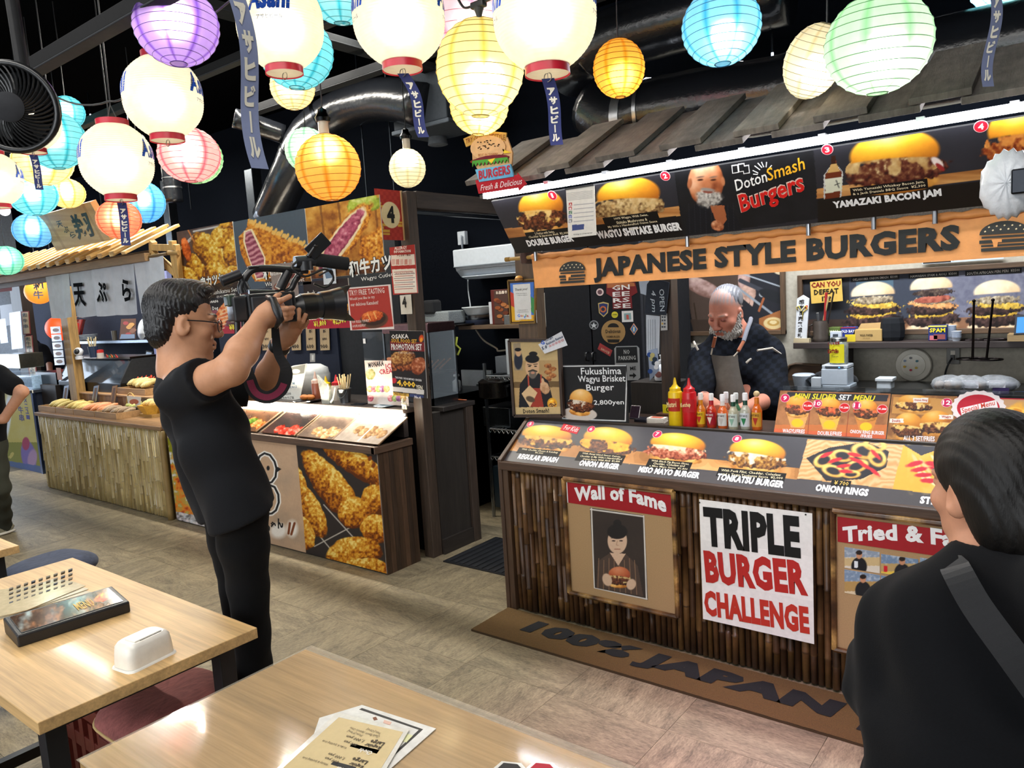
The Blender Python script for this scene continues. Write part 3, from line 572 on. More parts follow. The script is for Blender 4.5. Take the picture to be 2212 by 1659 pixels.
cap(lt,Fq,[('With Pork Filet, Cheddar, Coleslaw',(1557,1019),(1686,1030),6),('and a Tasty Tonkatsu Sauce  ¥2,000',(1557,1027),(1690,1037),6)]);cap(lt,Fq,[('¥ 700',(1801,1047),(1832,1050),9)],'e8c060')
for px,py,r,s in((1146,916,6.5,'5'),(1277,927,7.5,'6'),(1420,938,9,'7'),(1592,948,9.5,'8')):dot(lt,Fq,px,py,r,s,'e02a58')
lt.pxpoly([(1218,915),(1254,924),(1246,938),(1210,929)],Fq,0,.001,'d02634');T(lt,Fq,'For Kids',(1217,928),(1246,934),9,'ffe8e8',.01,d=.002,res=1)
ob('lettering',lt,M_print(),t)
def tilted(tl,bl,y0):
 B=ay(*bl,y0);A=ax_(*tl,B[0]);return Fr(B,(1,0,0),A-B)
FS=tilted((1686,844),(1672,934),3.262)
cv=cvq(FS,[(1686,844),(1923,851),(1915,949),(1672,934)],.0022,'b87a4a');cv.mix((cv.n(14,3)-.3)*1.2,'7a4a30');cv.mix(((cv.y>918)).astype(float)*.8,'d8783c')
cv.poly([(1702,847),(1920,854),(1916,868),(1696,862)],'2c2c34')
for k,(cx,cy)in enumerate(((1723,880),(1792,884),(1871,888))):cv.poly([(cx-26,cy+6),(cx+26,cy+8),(cx+14,cy+46),(cx-14,cy+44)],('e8a860','f0b850','d88a40')[k]);cv.burger(cx,cy-2,56,48,3,70+k,fill=('d83a1c','f0a060'),bun=('c8641c','f09a34','ffb84a','ffd67a'));cv.ell(cx,cy+34,13,9,'f0c820',0,.1)
cv.mix(((cv.y>926+(cv.x-1672)*.06)).astype(float)*.7,'e0603c');cv.line([(1752,862),(1745,940)],1.2,'8a3020');cv.line([(1836,866),(1828,945)],1.2,'8a3020')
s1=thing('slider_menu','bright slider set menu stand with three numbered burger cups','menu',FS.at(1795,942));board('printed_card',cv,mat('glossy_menu',rough=.42,var=.03,rvar=.06,spec=.35),s1,th=.003)
lt=MB();Fq=FS.off(.003);T(lt,Fq,'MINI SLIDER',(1715,861),(1806,864),12,'f2e23a',.03,.2);T(lt,Fq,'SET',(1811,864),(1838,865),12,'f4f4f4',.03,.2);T(lt,Fq,'MENU',(1843,865),(1890,867),12,'f2e23a',.03,.2)
T(lt,Fq,'WAGYU/FRIES',(1690,935),(1738,937),9,'fff0f0',.03);T(lt,Fq,'DOUBLE/FRIES',(1766,940),(1818,942),9,'fff0f0',.03);T(lt,Fq,'ONION RING BURGER',(1836,936),(1910,940),8,'fff0f0',.03);T(lt,Fq,'/FRIES',(1858,945),(1884,947),7,'fff0f0',.03)
for px,py,r,s,c in((1696,860,9,'9','d81f5a'),(1766,872,9,'10','d81f5a'),(1851,876,9,'11','d81f5a'),(1745,877,10.5,'¥1,400','d81f24'),(1824,881,10.5,'¥1,200','d81f24'),(1906,884,10.5,'¥1,000','d81f24')):dot(lt,Fq,px,py,r,s,c)
ob('lettering',lt,M_print(),s1)
cv=cvq(FS,[(1926,852),(2066,857),(2062,957),(1916,951)],.0022,'8a5a34');cv.mix((cv.n(12,5)-.35)*1.4,'d89a50')
cv.poly([(1930,858),(2052,862),(2058,900),(1926,893)],'c8904a');cv.burger(1975,872,80,40,3,81,bun=('b06a20','e09a3c','f0b050','f8d080'));cv.burger(1962,922,70,62,3,82,bun=('a85a1c','d88a30','f0a840','f8c870'));cv.burger(2022,915,76,56,-4,83,bun=('a85a1c','d88a30','f0a840','f8c870'))
for x,y,w,h in((1973,860,32,10),(1922,905,30,9),(2029,897,30,9)):cv.rect((x,y),(x+w,y+h),'f4ece0')
s1=thing('slider_menu','slider menu card with a box of two burgers and onion rings','menu',FS.at(1990,952));board('printed_card',cv,mat('glossy_menu',rough=.42,var=.03,rvar=.06,spec=.35),s1,th=.003)
lt=MB();T(lt,Fq,'ALL 3 SET/FRIES',(1951,952),(2019,954),11,'fff0f0',.03);dot(lt,Fq,2045,870,11,'12','d81f5a');dot(lt,Fq,2041,948,12,'¥3,500','d81f24')
for s,x,y,w in(('Onion Ring',1975,868,28),('Double',1927,912,18),('Wagyu',2034,904,20)):T(lt,Fq,s,(x,y),(x+w,y),6,'b02a20',.02,res=1)
ob('lettering',lt,M_print(),s1)
cv=cvq(FS,[(2068,857),(2330,866),(2326,978),(2062,957)],.0028,'c01e34');cv.poly([(2152,862),(2330,870),(2330,980),(2152,962)],'c89a70');cv.ell(2205,905,40,30,'f0b040',0,.3,.3,4)
for k in range(9):cv.ell(2190+k%3*14,885+k*6,16,5,('f8c850','d88a20')[k%2],k*25,.3)
s1=thing('slider_menu','red special menu card with white starred seal','menu',FS.at(2120,958));board('printed_card',cv,mat('glossy_menu',rough=.42,var=.03,rvar=.06,spec=.35),s1,th=.003)
lt=MB();c=FS.uv(2113,882);lt.prism([(c[0]+(.085+.006*(i%2))*math.cos(i*math.pi/20),c[1]+(.068+.005*(i%2))*math.sin(i*math.pi/20))for i in range(40)],Fq,0,.0006,'f0e4e4');lt.prism([(c[0]+.07*math.cos(i*.2),c[1]+.055*math.sin(i*.2))for i in range(31)],Fq,0,.001,'c01e34')
lt.pxpoly([(2074,882),(2152,864),(2156,882),(2078,900)],Fq,.001,.0014,'f6eeee');T(lt,Fq,'Special Menu',(2080,896),(2152,878),14,'d84a30',.01,.2,d=.002);T(lt,Fq,'R8.9',(2099,922),(2126,923),8,'f0d0d0',.01)
ob('lettering',lt,M_print(),s1)
ob('acrylic_guard',MB('dfe6ea').box(ay(1692,842,3.42)[0],3.42,PB,XR,3.426,ay(1692,833,3.42)[2]),M_glass(),label='clear acrylic splash guard behind the slider menus',cat='guard')
# counter front: cork boards and challenge poster
def frame_board(name,lab,quad,fr,hdr,fw=.022,extra=None):
 q=[fr.uv(*p)for p in quad];a0,a1=(q[0][0]+q[3][0])/2,(q[1][0]+q[2][0])/2;b0,b1=(q[2][1]+q[3][1])/2,(q[0][1]+q[1][1])/2
 s=thing(name,lab,'notice board',fr.p((a0+a1)/2,b0));Wd=mat('scorched_bamboo',rough=.35,var=.3,scale=30,grain=.4,gstretch=(1,1,1),gscale=20)
 ob('cork_panel',MB('a98a62').bfr(fr,a0,b0,-.006,a1,b1,0),mat('kraft_board',rough=.85,var=.08,scale=200),s)
 for(A,B)in(((a0,b1),(a1,b1)),((a0,b0),(a1,b0)),((a0,b0),(a0,b1)),((a1,b0),(a1,b1))):
  n_=12;pts=[fr.p(A[0]+(B[0]-A[0])*k/n_,A[1]+(B[1]-A[1])*k/n_,.008)for k in range(n_+1)]
  cc=np.array([rgb(rnd.choice(('8a6236','5a3a1e','b08a50','3a2414','7a5630')))for k in range(n_+1)]);ob('frame_rail',MB().tube(pts,[fw/2*(1+.08*(k%4==0))for k in range(n_+1)],8,cc),Wd,s,smooth=True)
 h0=fr.uv(*hdr[0]);h1=fr.uv(*hdr[1]);ob('header_card',MB('9c1f26').bfr(fr,a0+fw/2+.004,h1[1],.0004,a1-fw/2,h0[1],.0025),M_print(),s);return s,a0,a1,b0,b1
fs=front(2.962)
s1,a0,a1,b0,b1=frame_board('cork_board','scorched bamboo framed cork board headed Wall of Fame with one portrait print',[(1218,1034),(1455,1060),(1466,1327),(1234,1283)],fs,((1230,1042),(1231,1086)))
lt=MB();T(lt,fs,'Wall of Fame',(1243,1084),(1441,1108),32,'eeeeee',.045,d=.0035,arc=.03);lt.bfr(fs,a0+.012,fs.uv(1231,1086)[1],.003,a0+.017,fs.uv(1230,1042)[1],.0034,'e8e8e8');ob('lettering',lt,M_print(),s1)
cv=cvq(fs,[(1276,1096),(1393,1114),(1399,1296),(1282,1270)],.0022,'2f2620');cv.mix((cv.n(26,3)-.4)*.8,'40342a')
for a,b,c in(((1276,1100),(1393,1116),0),((1282,1270),(1398,1294),0)):cv.line([a,b],3,'d8d4cc')
cv.line([(1278,1098),(1284,1270)],3,'d8d4cc');cv.line([(1391,1114),(1397,1294)],3,'d8d4cc')
cv.poly([(1288,1268),(1292,1212),(1318,1194),(1352,1196),(1378,1222),(1390,1288)],'4a3a30')
for k in range(8):cv.line([(1294+k*11,1206+k%2*4),(1292+k*12,1270+k*2)],1.4,'8a6a50')
cv.poly([(1318,1194),(1336,1222),(1352,1196)],'d2b296');cv.ell(1334,1168,21,28,'d2b296',0,.08);cv.ell(1334,1148,22,16,'17120f',0,.1);cv.ell(1334,1130,9,8,'17120f',0,.1)
for ex in(1326,1342):cv.ell(ex,1168,4,1.4,'2a1a14',0,.4);cv.line([(ex-5,1162),(ex+5,1161)],1.2,'2a1a14')
cv.line([(1334,1168),(1332,1177),(1336,1178)],1,'9a7458');cv.line([(1328,1186),(1340,1186)],1.4,'8a4a3a')
cv.burger(1338,1246,54,46,3,91,bun=('8a3a20','b45a34','c8744a','d89068'),fill=('c8a860','d8c088'));cv.ell(1312,1252,10,14,'d2b296',-20,.2);cv.ell(1364,1262,10,12,'d2b296',20,.2)
board('portrait_print',cv,M_paper(),s1,th=.0015,gap=.0005)
s1,a0,a1,b0,b1=frame_board('cork_board','scorched bamboo framed cork board headed Tried and Failed with small photos',[(1798,1104),(2160,1143),(2168,1475),(1806,1408)],fs,((1812,1116),(1812,1170)))
lt=MB();T(lt,fs,'Tried & Failed',(1822,1172),(2152,1207),36,'eeeeee',.045,d=.0035,arc=.03);ob('lettering',lt,M_print(),s1)
PH=[((1824,1183),(1900,1236)),((1903,1198),(1983,1248)),((1987,1206),(2070,1255)),((1824,1232),(1901,1291)),((1903,1245),(1980,1297))]
for i,(a,b)in enumerate(PH):
 cv=cvq(fs,[a,(b[0],a[1]+(b[0]-a[0])*.1),(b[0]+1,b[1]),(a[0]+1,b[1]-(b[0]-a[0])*.1)],.0025,('c8b080','b59a66','d8cfc0','b09058','c0a060')[i]);cx,cy=(a[0]+b[0])/2,(a[1]+b[1])/2
 cv.rect((a[0]-2,a[1]-5),(b[0]+4,cy-6),('8a98a8','7088a4','8098b0','7a90a8','6a84a0')[i]);cv.mix((cv.y<cy-4)*(cv.n(5,i)-.5)*2,'d8dce0');cv.rect((a[0]-3,b[1]-14),(b[0]+4,b[1]+9),('d8d0c0','e0c050','e0dccf','d8c8a8','e8e2d6')[i])
 cv.ell(cx+(-6,6,2,2,4)[i],cy+14,17,20,('17181c','1c1c20','d8b8b0','1a1c20','202024')[i],0,.1);cv.ell(cx+(-6,6,2,2,4)[i],cy-11,6.5,8.5,'c08a68',0,.1);cv.ell(cx+(-6,6,2,2,4)[i],cy-16,7,5,'241a16',0,.2)
 if i==1:cv.rect((1910,1222),(1917,1235),'c8202c')
 if i==0:cv.rect((1846,1212),(1853,1226),'dfe6ea')
 board('photo',cv,M_print(),s1,th=.0012,gap=.0004)
fs=front(2.972);s1=thing('challenge_poster','white six-sheet paper poster reading TRIPLE BURGER CHALLENGE','poster',fs.at(1640,1370))
q=[fs.uv(*p)for p in((1509,1080),(1752,1108),(1762,1385),(1521,1341))];Lx,Rx,Bz,Tz=(q[0][0]+q[3][0])/2,(q[1][0]+q[2][0])/2,(q[2][1]+q[3][1])/2,(q[0][1]+q[1][1])/2
for i in range(2):
 for j in range(3):
  mx,h3=Lx+(Rx-Lx)*.46,(Tz-Bz)/3;xx0,xx1=(Lx,mx+.004)if i==0 else(mx-.002,Rx)
  ob('sheet',MB(('ecebe8','e6e5e2')[(i+j)%2]).bfr(fs,xx0,Bz+h3*j-.002,.001+.0009*i+.0006*(j%2),xx1,Bz+h3*(j+1)+.002,.002+.0009*i+.0006*(j%2)),M_paper(),s1)
lt=MB();T(lt,fs,'TRIPLE',(1524,1178),(1731,1206),87,'121212',.055,d=.0045);T(lt,fs,'BURGER',(1526,1258),(1747,1288),73,'b02a26',.055,d=.0045);T(lt,fs,'CHALLENGE',(1524,1328),(1750,1370),57,'b93428',.055,d=.0045);ob('lettering',lt,M_print(),s1)
for p in((1512,1085),(1741,1111)):ob('pin',MB('151515').lathe([(.0035,0),(.003,.003)],fs.at(*p,.004),8,M=Matrix.Rotation(math.pi/2,4,'X')),M_black(),s1)
# doormat
FM=Fr((-2.45,2.665,.012),(1,0,0),(0,1,0));s1=thing('door_mat','long brown coir mat with black lettering along the counter foot','mat',(-1.2,2.82,0))
P=np.stack(np.meshgrid(np.linspace(-2.45,.3,220),np.linspace(2.665,2.965,26)),-1);Zm=.011+.0015*np.random.RandomState(1).rand(*P.shape[:2])
mb=MB('6a5029').grid(np.concatenate([P,Zm[...,None]],-1));mb.box(-2.45,2.665,0,.3,2.965,.0105,'4a3820');CO=mat('coir',rough=1,var=.35,scale=400,bump=1,bscale=500);ob('coir',mb,CO,s1)
lt=MB();a,b=FM.uv(1109,1369);a2,b2=FM.uv(1806,1562)
TL(lt,FM,a,b+.012,a2-a,.165,'100% JAPAN','17171a',.075,.12,d=.0022);a3,b3=FM.uv(1852,1597);TL(lt,FM,a2+.07,b+.012,.72,.165,'BURGER','17171a',.075,.12,d=.0022);ob('lettering',lt,mat('dark_pile',rough=1,var=.4,scale=400,bump=1,bscale=500),s1)
# behind the burger counter
Rx90=Matrix.Rotation(math.pi/2,4,'X')
def fbox(name,px0,py0,px1,py1,y,depth,col,m,lab=None,cat=None,parent=None,bev=.003,group=None):
 """an upright box whose front face spans the given pixels at depth y"""
 fr=front(y);a0,b0=fr.uv(px0,py1);a1,b1=fr.uv(px1,py0)
 return ob(name,MB(col).box(min(a0,a1),y,min(b0,b1),max(a0,a1),y+depth,max(b0,b1)),m,parent,label=lab,cat=cat,bev=bev,group=group)
YF=4.05;ff=front(YF);xa,xb=ff.uv(1178,700)[0],ff.uv(1388,700)[0]
t=thing('refrigerator','tall black refrigerator covered with stickers behind the counter','refrigerator',((xa+xb)/2,4.3,0))
ob('cabinet',MB('1d1e21').box(xa,YF+.03,0,xb,4.72,2.0),M_matte(),t,bev=.01);xm=ff.uv(1277,700)[0]
ob('door',MB('222327').box(xa+.004,YF,.08,xm-.004,YF+.03,1.99),M_matte(),t,bev=.006);ob('door',MB('222327').box(xm+.004,YF,.08,xb-.004,YF+.03,1.99),M_matte(),t,bev=.006)
for px in(1271,1285):p=ff.at(px,772);ob('handle',MB('101012').tube([p+[0,0,-.02],p+[0,-.03,-.015],p+[0,-.03,.03],p+[0,0,.035]],.006,6),M_plast(),t,smooth='all')
def sticker(pts,col,lab=None,texts=(),d=.001,layers=()):
 mb=MB(col).pxpoly(pts,ff,0,d)
 for k,(q,c)in enumerate(layers):mb.pxpoly(q,ff,d,d+.0004*(k+1),c)
 for s,pl,pr,h,c in texts:T(mb,ff,s,pl,pr,h,c,.02,d=d+.002,res=1)
 o=ob('sticker',mb,M_print(),t)
 if lab:o['label']=lab
C=lambda cx,cy,r,ry=None,n=18:ea(cx,cy,r,ry or r,0,340,n)
sticker([(1310,612),(1340,606),(1372,610),(1377,632),(1364,640),(1366,666),(1324,668),(1323,642),(1310,634)],'7c2426','red die-cut burger sticker with white letters',[('GN',(1323,628),(1361,625),11,'f2eee8'),('EE',(1324,641),(1361,639),10,'f2eee8'),('RS',(1325,654),(1361,652),10,'f2eee8'),('SE',(1326,666),(1363,665),10,'f2eee8')],layers=[([(1312,613),(1340,607),(1370,611),(1372,618),(1312,622)],'b06a40')])
sticker(C(1296,631,8),'e0c8c4','pink round sticker',layers=[(C(1296,631,5),'6a4a50')])
sticker([(1292,655),(1303,652),(1315,655),(1313,676),(1304,685),(1294,676)],'c8b070','navy and gold badge sticker',layers=[([(1294,657),(1303,655),(1313,657),(1311,675),(1304,682),(1296,675)],'2a3468'),(C(1303,668,7),'c86a38'),(C(1303,668,4),'2a3048')])
sticker(C(1328,680,7),'d8cc3a','small yellow round sticker',[('CAFE',(1324,681),(1333,681),3,'303010')])
sticker([(1343,672),(1367,671),(1368,695),(1344,696)],'e6e4e0','white square postcard sticker',layers=[([(1348,677),(1363,676),(1364,690),(1349,691)],'8aa8a8'),([(1353,680),(1358,680),(1359,690),(1354,690)],'c05a50')])
sticker(C(1283,702,10),'8a8d92','grey round star sticker',layers=[(C(1283,702,8),'2a2c30'),([(1283,696),(1285,701),(1290,701),(1286,704),(1288,709),(1283,706),(1278,709),(1280,704),(1276,701),(1281,701)],'c8ccd0')])
sticker(C(1325,717,26,n=28),'a5814f','kraft paper round sticker reading Delicious Hamburger',[('Delicious',(1309,720),(1341,719),8,'1c1814'),('HAMBURGER',(1311,730),(1340,730),5,'4a3820')],layers=[(ea(1325,707,12,9,180,360,12),'1c1814'),([(1312,733),(1339,733),(1337,740),(1314,740)],'1c1814')])
sticker([(1369,698),(1378,711),(1370,724),(1361,711)],'d89a78','diamond sticker with a palm tree on blue',layers=[([(1369,701),(1376,711),(1370,721),(1363,711)],'3a78a8'),([(1368,706),(1371,706),(1371,716),(1368,716)],'e0d8c0')])
sticker([(1296,741),(1323,757),(1318,770),(1291,754)],'a03838','tilted red sticker',[('SAUCE',(1298,755),(1316,765),5,'e0c0a0')])
sticker([(1331,748),(1376,747),(1381,752),(1383,816),(1378,821),(1335,822),(1330,817),(1327,753)],'9ea0a0','no parking metal sign with arrow',[('NO',(1348,765),(1361,765),10,'b8bab8'),('PARKING',(1337,778),(1374,777),9,'b8bab8'),('ME',(1362,800),(1375,799),8,'202224')],layers=[([(1331,750),(1376,749),(1378,783),(1331,784)],'1c1e20'),([(1360,809),(1368,809),(1368,805),(1375,811),(1368,817),(1368,813),(1360,813)],'151515')])
fp=front(3.612)
def hang(name,quad,lab,cat,col='d8d8d4',texts=(),fr=None,y=None,m=None,layers=(),th=.002):
 fr=fr or front(y);s=thing(name,lab,cat,fr.at(*[sum(q)/len(quad)for q in zip(*quad)]));ob('sheet',MB(col).pxpoly(quad,fr,0,th),m or M_paper(),s)
 mb=MB()
 for k,(q,c)in enumerate(layers):mb.pxpoly(q,fr,th,th+.0005*(k+1),c)
 for tx in texts:T(mb,fr,*tx[:4],tx[4]if len(tx)>4 else '202020',tx[5]if len(tx)>5 else.02,d=th+.0022,res=1)
 if mb.n:ob('print',mb,M_print(),s,kind='stuff' if len(layers)+len(texts)>1 else None)
 return s
hang('paper_sheet',[(1396,680),(1426,683),(1424,764),(1397,768)],'long white order sheet hanging under the OPEN sign','paper','b9c0c8',fr=fp.off(.006),layers=[([(1400+k*5,690),(1401+k*5,690),(1401+k*5,755),(1400+k*5,755)],'8a929a')for k in range(4)])
hang('paper_sheet',[(1428,678),(1441,677),(1442,713),(1428,714)],'small white calendar sheet on the dark post','paper','b8b8b4',fr=fp.off(.003),layers=[([(1430+k%2*5,683+k//2*7),(1433+k%2*5,683+k//2*7),(1433+k%2*5,687+k//2*7),(1430+k%2*5,687+k//2*7)],('4a5058','c8a040')[k==4])for k in range(8)])
hang('paper_sheet',[(1400,757),(1420,752),(1424,800),(1404,822)],'crumpled colourful leaflet below the white order sheet','paper','8a98b0',fr=fp.off(.01),layers=[(C(1403+k*5%18,766+k*9%44,5),('2a4a8a','b0a870','203040','d8dce0')[k%4])for k in range(8)])
s=thing('open_sign','black wooden sign reading OPEN 4 pm turned on its side','sign',fp.at(1420,670,.01));ob('sheet',MB('2a2f38').pxpoly([(1399,614),(1410,600),(1447,610),(1439,681),(1394,677)],fp.off(.012),0,.008),M_matte(),s)
mb=MB();v,f=text_mesh('OPEN',.0,0,2);fo=fp.off(.0215);a,b=fo.uv(1424,625);a1,b1=fo.uv(1436,672);mb.add(fo.P(a+(v[:,1])*(a1-a),b+(v[:,0])*(b1-b),0),[g[::-1]for g in f],'b8c4cc');v,f=text_mesh('4 pm',.0,.2,2);a,b=fo.uv(1404,628);a1,b1=fo.uv(1418,674);mb.add(fo.P(a+(v[:,1])*(a1-a),b+(v[:,0])*(b1-b),0),[g[::-1]for g in f],'b8c4cc');ob('lettering',mb,M_print(),s)
hang('paper_sheet',[(1380,606),(1402,598),(1404,640),(1384,634)],'loose white papers tucked beside the OPEN sign','paper','a8b4c4',fr=fp.off(.008))
ob('side_cabinet',MB('2a2522').box(ay(1362,828,3.78)[0],3.78,0,ay(1458,828,3.78)[0],3.98,ay(1400,826,3.78)[2]),M_wood('z',.3),label='dark low cabinet under the soap bottles',cat='cabinet',bev=.003)
def lathe_thing(name,lab,cat,px,py,y,prof,parts=(),group=None,n=18,m=None):
 """profile in photograph pixels: (radius, height above foot[, colour])"""
 p=ay(px,py,y)if y else None;k=mpp(p);s=thing(name,lab,cat,p,group)
 for nm,pr,mm in[('body',prof,m or M_plast())]+list(parts):ob(nm,MB().lathe([(r*k,z*k)+tuple(c)for r,z,*c in pr],p,n),mm or M_plast(),s,smooth=True,angle=50)
 return s,p,k
for px,w,c,lab,hgt in((1430,16,'cfd3d8','round white pump soap bottle with printed label',36),(1448,12,'aab6c0','tall translucent pump bottle behind the round soap bottle',50)):
 s,p,k=lathe_thing('soap_bottle',lab,'bottle',px,821 if px<1440 else 818,3.84 if px<1440 else 3.92,[(w*.9,0,c),(w,3,c),(w,hgt*.6,c),(w*.75,hgt*.85,c),(5,hgt,c),(5,hgt+3,c)],[('pump_collar',[(6,hgt+2,'e8eaec'),(6,hgt+8,'e8eaec'),(2,hgt+9,'e8eaec'),(2,hgt+16,'e8eaec')],None)])
 q=p+[0,0,(hgt+17)*k];ob('pump_nozzle',MB('e8eaec').tube([q+[-.008,0,0],q+[.02*k/.0025,0,.003],q+[.03*k/.0025,0,-.012]],.006,6),M_plast(),s,smooth='all')
 if px<1440:ob('label',MB('8a5a58').ball(p+[0,-w*k*.98,14*k],(8*k,.002,7*k)),M_print(),s)
fs=front(4.785)
hang('paper_sheet',[(1471,797),(1495,795),(1496,832),(1472,834)],'yellow paper pinned to the wall behind the cook','paper','a8a02a',fr=fs)
s=thing('switch_plate','dark grey wall plate with two light switches','switch',fs.at(1492,784));ob('plate',MB('56585a').bfr(fs,*fs.uv(1485,784),0,*fs.uv(1499,750),.008),M_plast(),s,bev=.002)
for py in(760,773):ob('rocker',MB('b8bcbe').bfr(fs,*fs.uv(1489,py+4),.008,*fs.uv(1496,py-4),.013),M_plast(),s)
def framed(lab,quad,paint,fwpx=9,y=4.785,col='5a4430',top=None):
 fr=front(y);q=[fr.uv(*p)for p in quad];a0,a1=(q[0][0]+q[3][0])/2,(q[1][0]+q[2][0])/2;b0,b1=(q[2][1]+q[3][1])/2,(q[0][1]+q[1][1])/2
 s=thing('framed_photo',lab,'picture',fr.p((a0+a1)/2,b0));fw=fwpx*mpp(fr.p(a0,b0));cv=Cv(fr,a0+fw*.7,b0+fw*.7,a1-fw*.7,b1-fw*.7,.0038);paint(cv);board('photo_print',cv,M_print(),s,th=.006)
 for x0,z0,x1,z1,axx in((a0,b0,a1,b0+fw,'x'),(a0,b1-fw,a1,b1,'x'),(a0,b0,a0+fw,b1,'z'),(a1-fw,b0,a1,b1,'z')):ob('frame_rail',MB(col).bfr(fr,x0,z0,0,x1,z1,.028 if axx=='x' else.03),M_wood(axx,.45),s,bev=.003)
 return s,fr
def pcook(c):
 c.c[:]=rgb('23242a');c.rect((1400,500),(1530,720),'1c1d20');c.poly([(1468,600),(1500,600),(1500,660),(1468,650)],'6a5a44')
 c.poly([(1490,560),(1605,560),(1600,640),(1560,720),(1500,720),(1490,660)],'4a3c34');c.line([(1500,655),(1510,720)],3,'35291f');c.poly([(1492,690),(1600,690),(1600,720),(1500,720)],'3c3028')
 c.lump(1520,622,48,17,('7a5a50','b09088','ccb0a4'),24,3,12,.05);c.lump(1608,600,13,42,('7a5a50','b09088','ccb0a4'),0,4,12,.05);c.lump(1617,634,17,20,('a08070','c8a494','dcc0b0'),10,5,10,.08)
 for k in range(3):c.ell(1606+k*9,652+k*2,4,10,'c8a494',15,.3)
 c.line([(1600,606),(1720,660)],9,'3a3c44');c.line([(1590,618),(1705,705)],5,'8a929a');c.line([(1600,590),(1720,630)],3,'9aa2aa');c.line([(1652,640),(1640,672)],5,'9a5a38');c.line([(1590,640),(1650,690)],12,'22242a')
 c.ell(1660,572,18,4,'d8c8a8',8,.3);c.ell(1688,590,14,4,'d8c8a8',8,.3);c.ell(1648,635,8,7,'9aa0a4');c.ell(1672,640,34,12,'1e2024',20)
 c.poly([(1640,688),(1700,665),(1700,722),(1640,722)],'9a6238');c.ell(1671,698,21,13,'d8c08a',0,.1);c.ell(1671,697,13,7,'b8904a',0,.2);c.ell(1671,696,8,4,'dcc896')
framed('framed photograph of tattooed forearms cooking at a griddle',[(1462,540),(1697,528),(1699,720),(1468,727)],pcook)
def pthree(c):
 c.c[:]=rgb('25272c');c.mix((c.x>1835)*.8,'3c4250');c.mix((c.x>1990)*(.7+.3*c.n(12,4)),'7a7a8a');c.mix(((c.x>2000)&(c.y<690))*(c.n(9,7)-.35)*1.5,'55566a');c.rect((1850,604),(1930,622),'4a6070')
 c.poly([(1730,690),(2212,690),(2250,730),(1720,735)],'3a2c26');c.poly([(1820,715),(1850,692),(2300,680),(2300,735),(1820,735)],'8a6248');c.mix((c.y>715)*.4,'5a4030')
 B_=('a8805a','d8b48a','ecd4b0','f6e8cc');P_=('120c0c','2c1e1c','4a3430','6a504a')
 c.lump(1880,706,52,12,B_,-3,61,14,.05);c.lump(2015,706,56,14,B_,-3,62,14,.05);c.lump(2150,704,60,14,B_,-3,63,14,.05)
 for k,(cx,w)in enumerate(((1888,62),(2016,60),(2152,66))):
  c.lump(cx-2,690,w,16,P_,-4,64+k,6,.25);c.lump(cx,676,w*.8,9,('b08a2a','e0b848','f0d070'),-6,70+k,6,.4);c.lump(cx-2,668,w*.95,13,P_,-4,74+k,6,.25)
  c.lump(cx,657,w*.85,9,('a88a3a','e0b848','f4dc90')if k!=1 else('b07a4a','dca064','f0c890'),4,78+k,6,.4);c.lump(cx+2,648,w*.72,9,('4a4038','9a8a70','d8ccb0'),-4,82+k,5,.35)
  if k==1:c.lump(cx,646,40,8,('6a3028','a85a48','c87a64'),-6,90,8,.1);c.lump(cx,632,w*.72,8,('1a1414','4a3a34','8a7a64'),-5,92,5,.3)
  dy=(0,-14,-4)[k];X,Y=c.loc(cx+(-2,-4,2)[k],634+dy,w*.8,27,-4);c.mix(np.minimum((1-np.hypot(X,Y))*10,(.18-Y)*12),c.ramp(.75-Y*.35-X*.15+(c.n(14,95+k)-.5)*.4-np.hypot(X,Y)*.3,B_))
s,fr=framed('wide framed photograph of three tall stacked burgers',[(1724,596),(2330,556),(2332,716),(1728,726)],pthree,10)
mb=MB();fq=fr.off(.007);CUR=s
cap(mb,fq,[('OKLAHOMA ONION SMASH  ¥3100',(1842,607),(1939,600),5.5)],'e8e4dc');cap(mb,fq,[('HAWAIIAN SPAM & AIOLI  ¥3500',(1967,600),(2067,593),5.5)],'e8e4dc');cap(mb,fq,[('SOUTH AFRICAN PERI PERI  ¥3500',(2089,594),(2203,586),6)],'e8e4dc');ob('lettering',mb,M_print(),s)
hang('paper_sign',[(1750,609),(1818,602),(1821,650),(1753,656)],'small yellow sign reading CAN YOU DEFEAT IT? on the framed burger photo','sign','c8a44a',[('CAN YOU',(1753,622),(1816,618),12,'7a1f1c',.03),('DEFEAT',(1759,637),(1812,633),11,'181410',.03),('IT?',(1776,651),(1796,650),11,'181410',.03)],fr=front(4.745))
hang('paper_sign',[(1992,571),(2168,559),(2169,550),(1992,560)],'white strip sign for Japanese tacos partly behind the banner','sign','b8c4d0',[('JAPANESE TACOS',(2058,564),(2150,557),10,'2a4058')],fr=front(4.77),layers=[([(1994,570),(2055,566),(2050,556),(1994,560)],'2a2420')])
YS=4.6;zs=ay(1713,741,YS)[2];xl=ay(1713,741,YS)[0]
ob('wall_shelf',MB('342a28').box(xl,YS,zs-.035,.25,4.79,zs),M_wood('x',.3),label='long dark wooden shelf along the kitchen wall',cat='shelf',bev=.003)
fbox('shelf_bracket',1822,750,1829,800,YS+.02,.15,'2c2422',M_wood('z',.3),'dark upright under the wall shelf','bracket')
def on_shelf(px,y=YS+.08):d=ray(px,735);q=O0+d*(y/d[1]);return np.array([q[0],y,zs])
fk=front(YS+.03);p=on_shelf(1737);s=thing('votive_board','white pointed votive board with black brush writing on a stand','ornament',p)
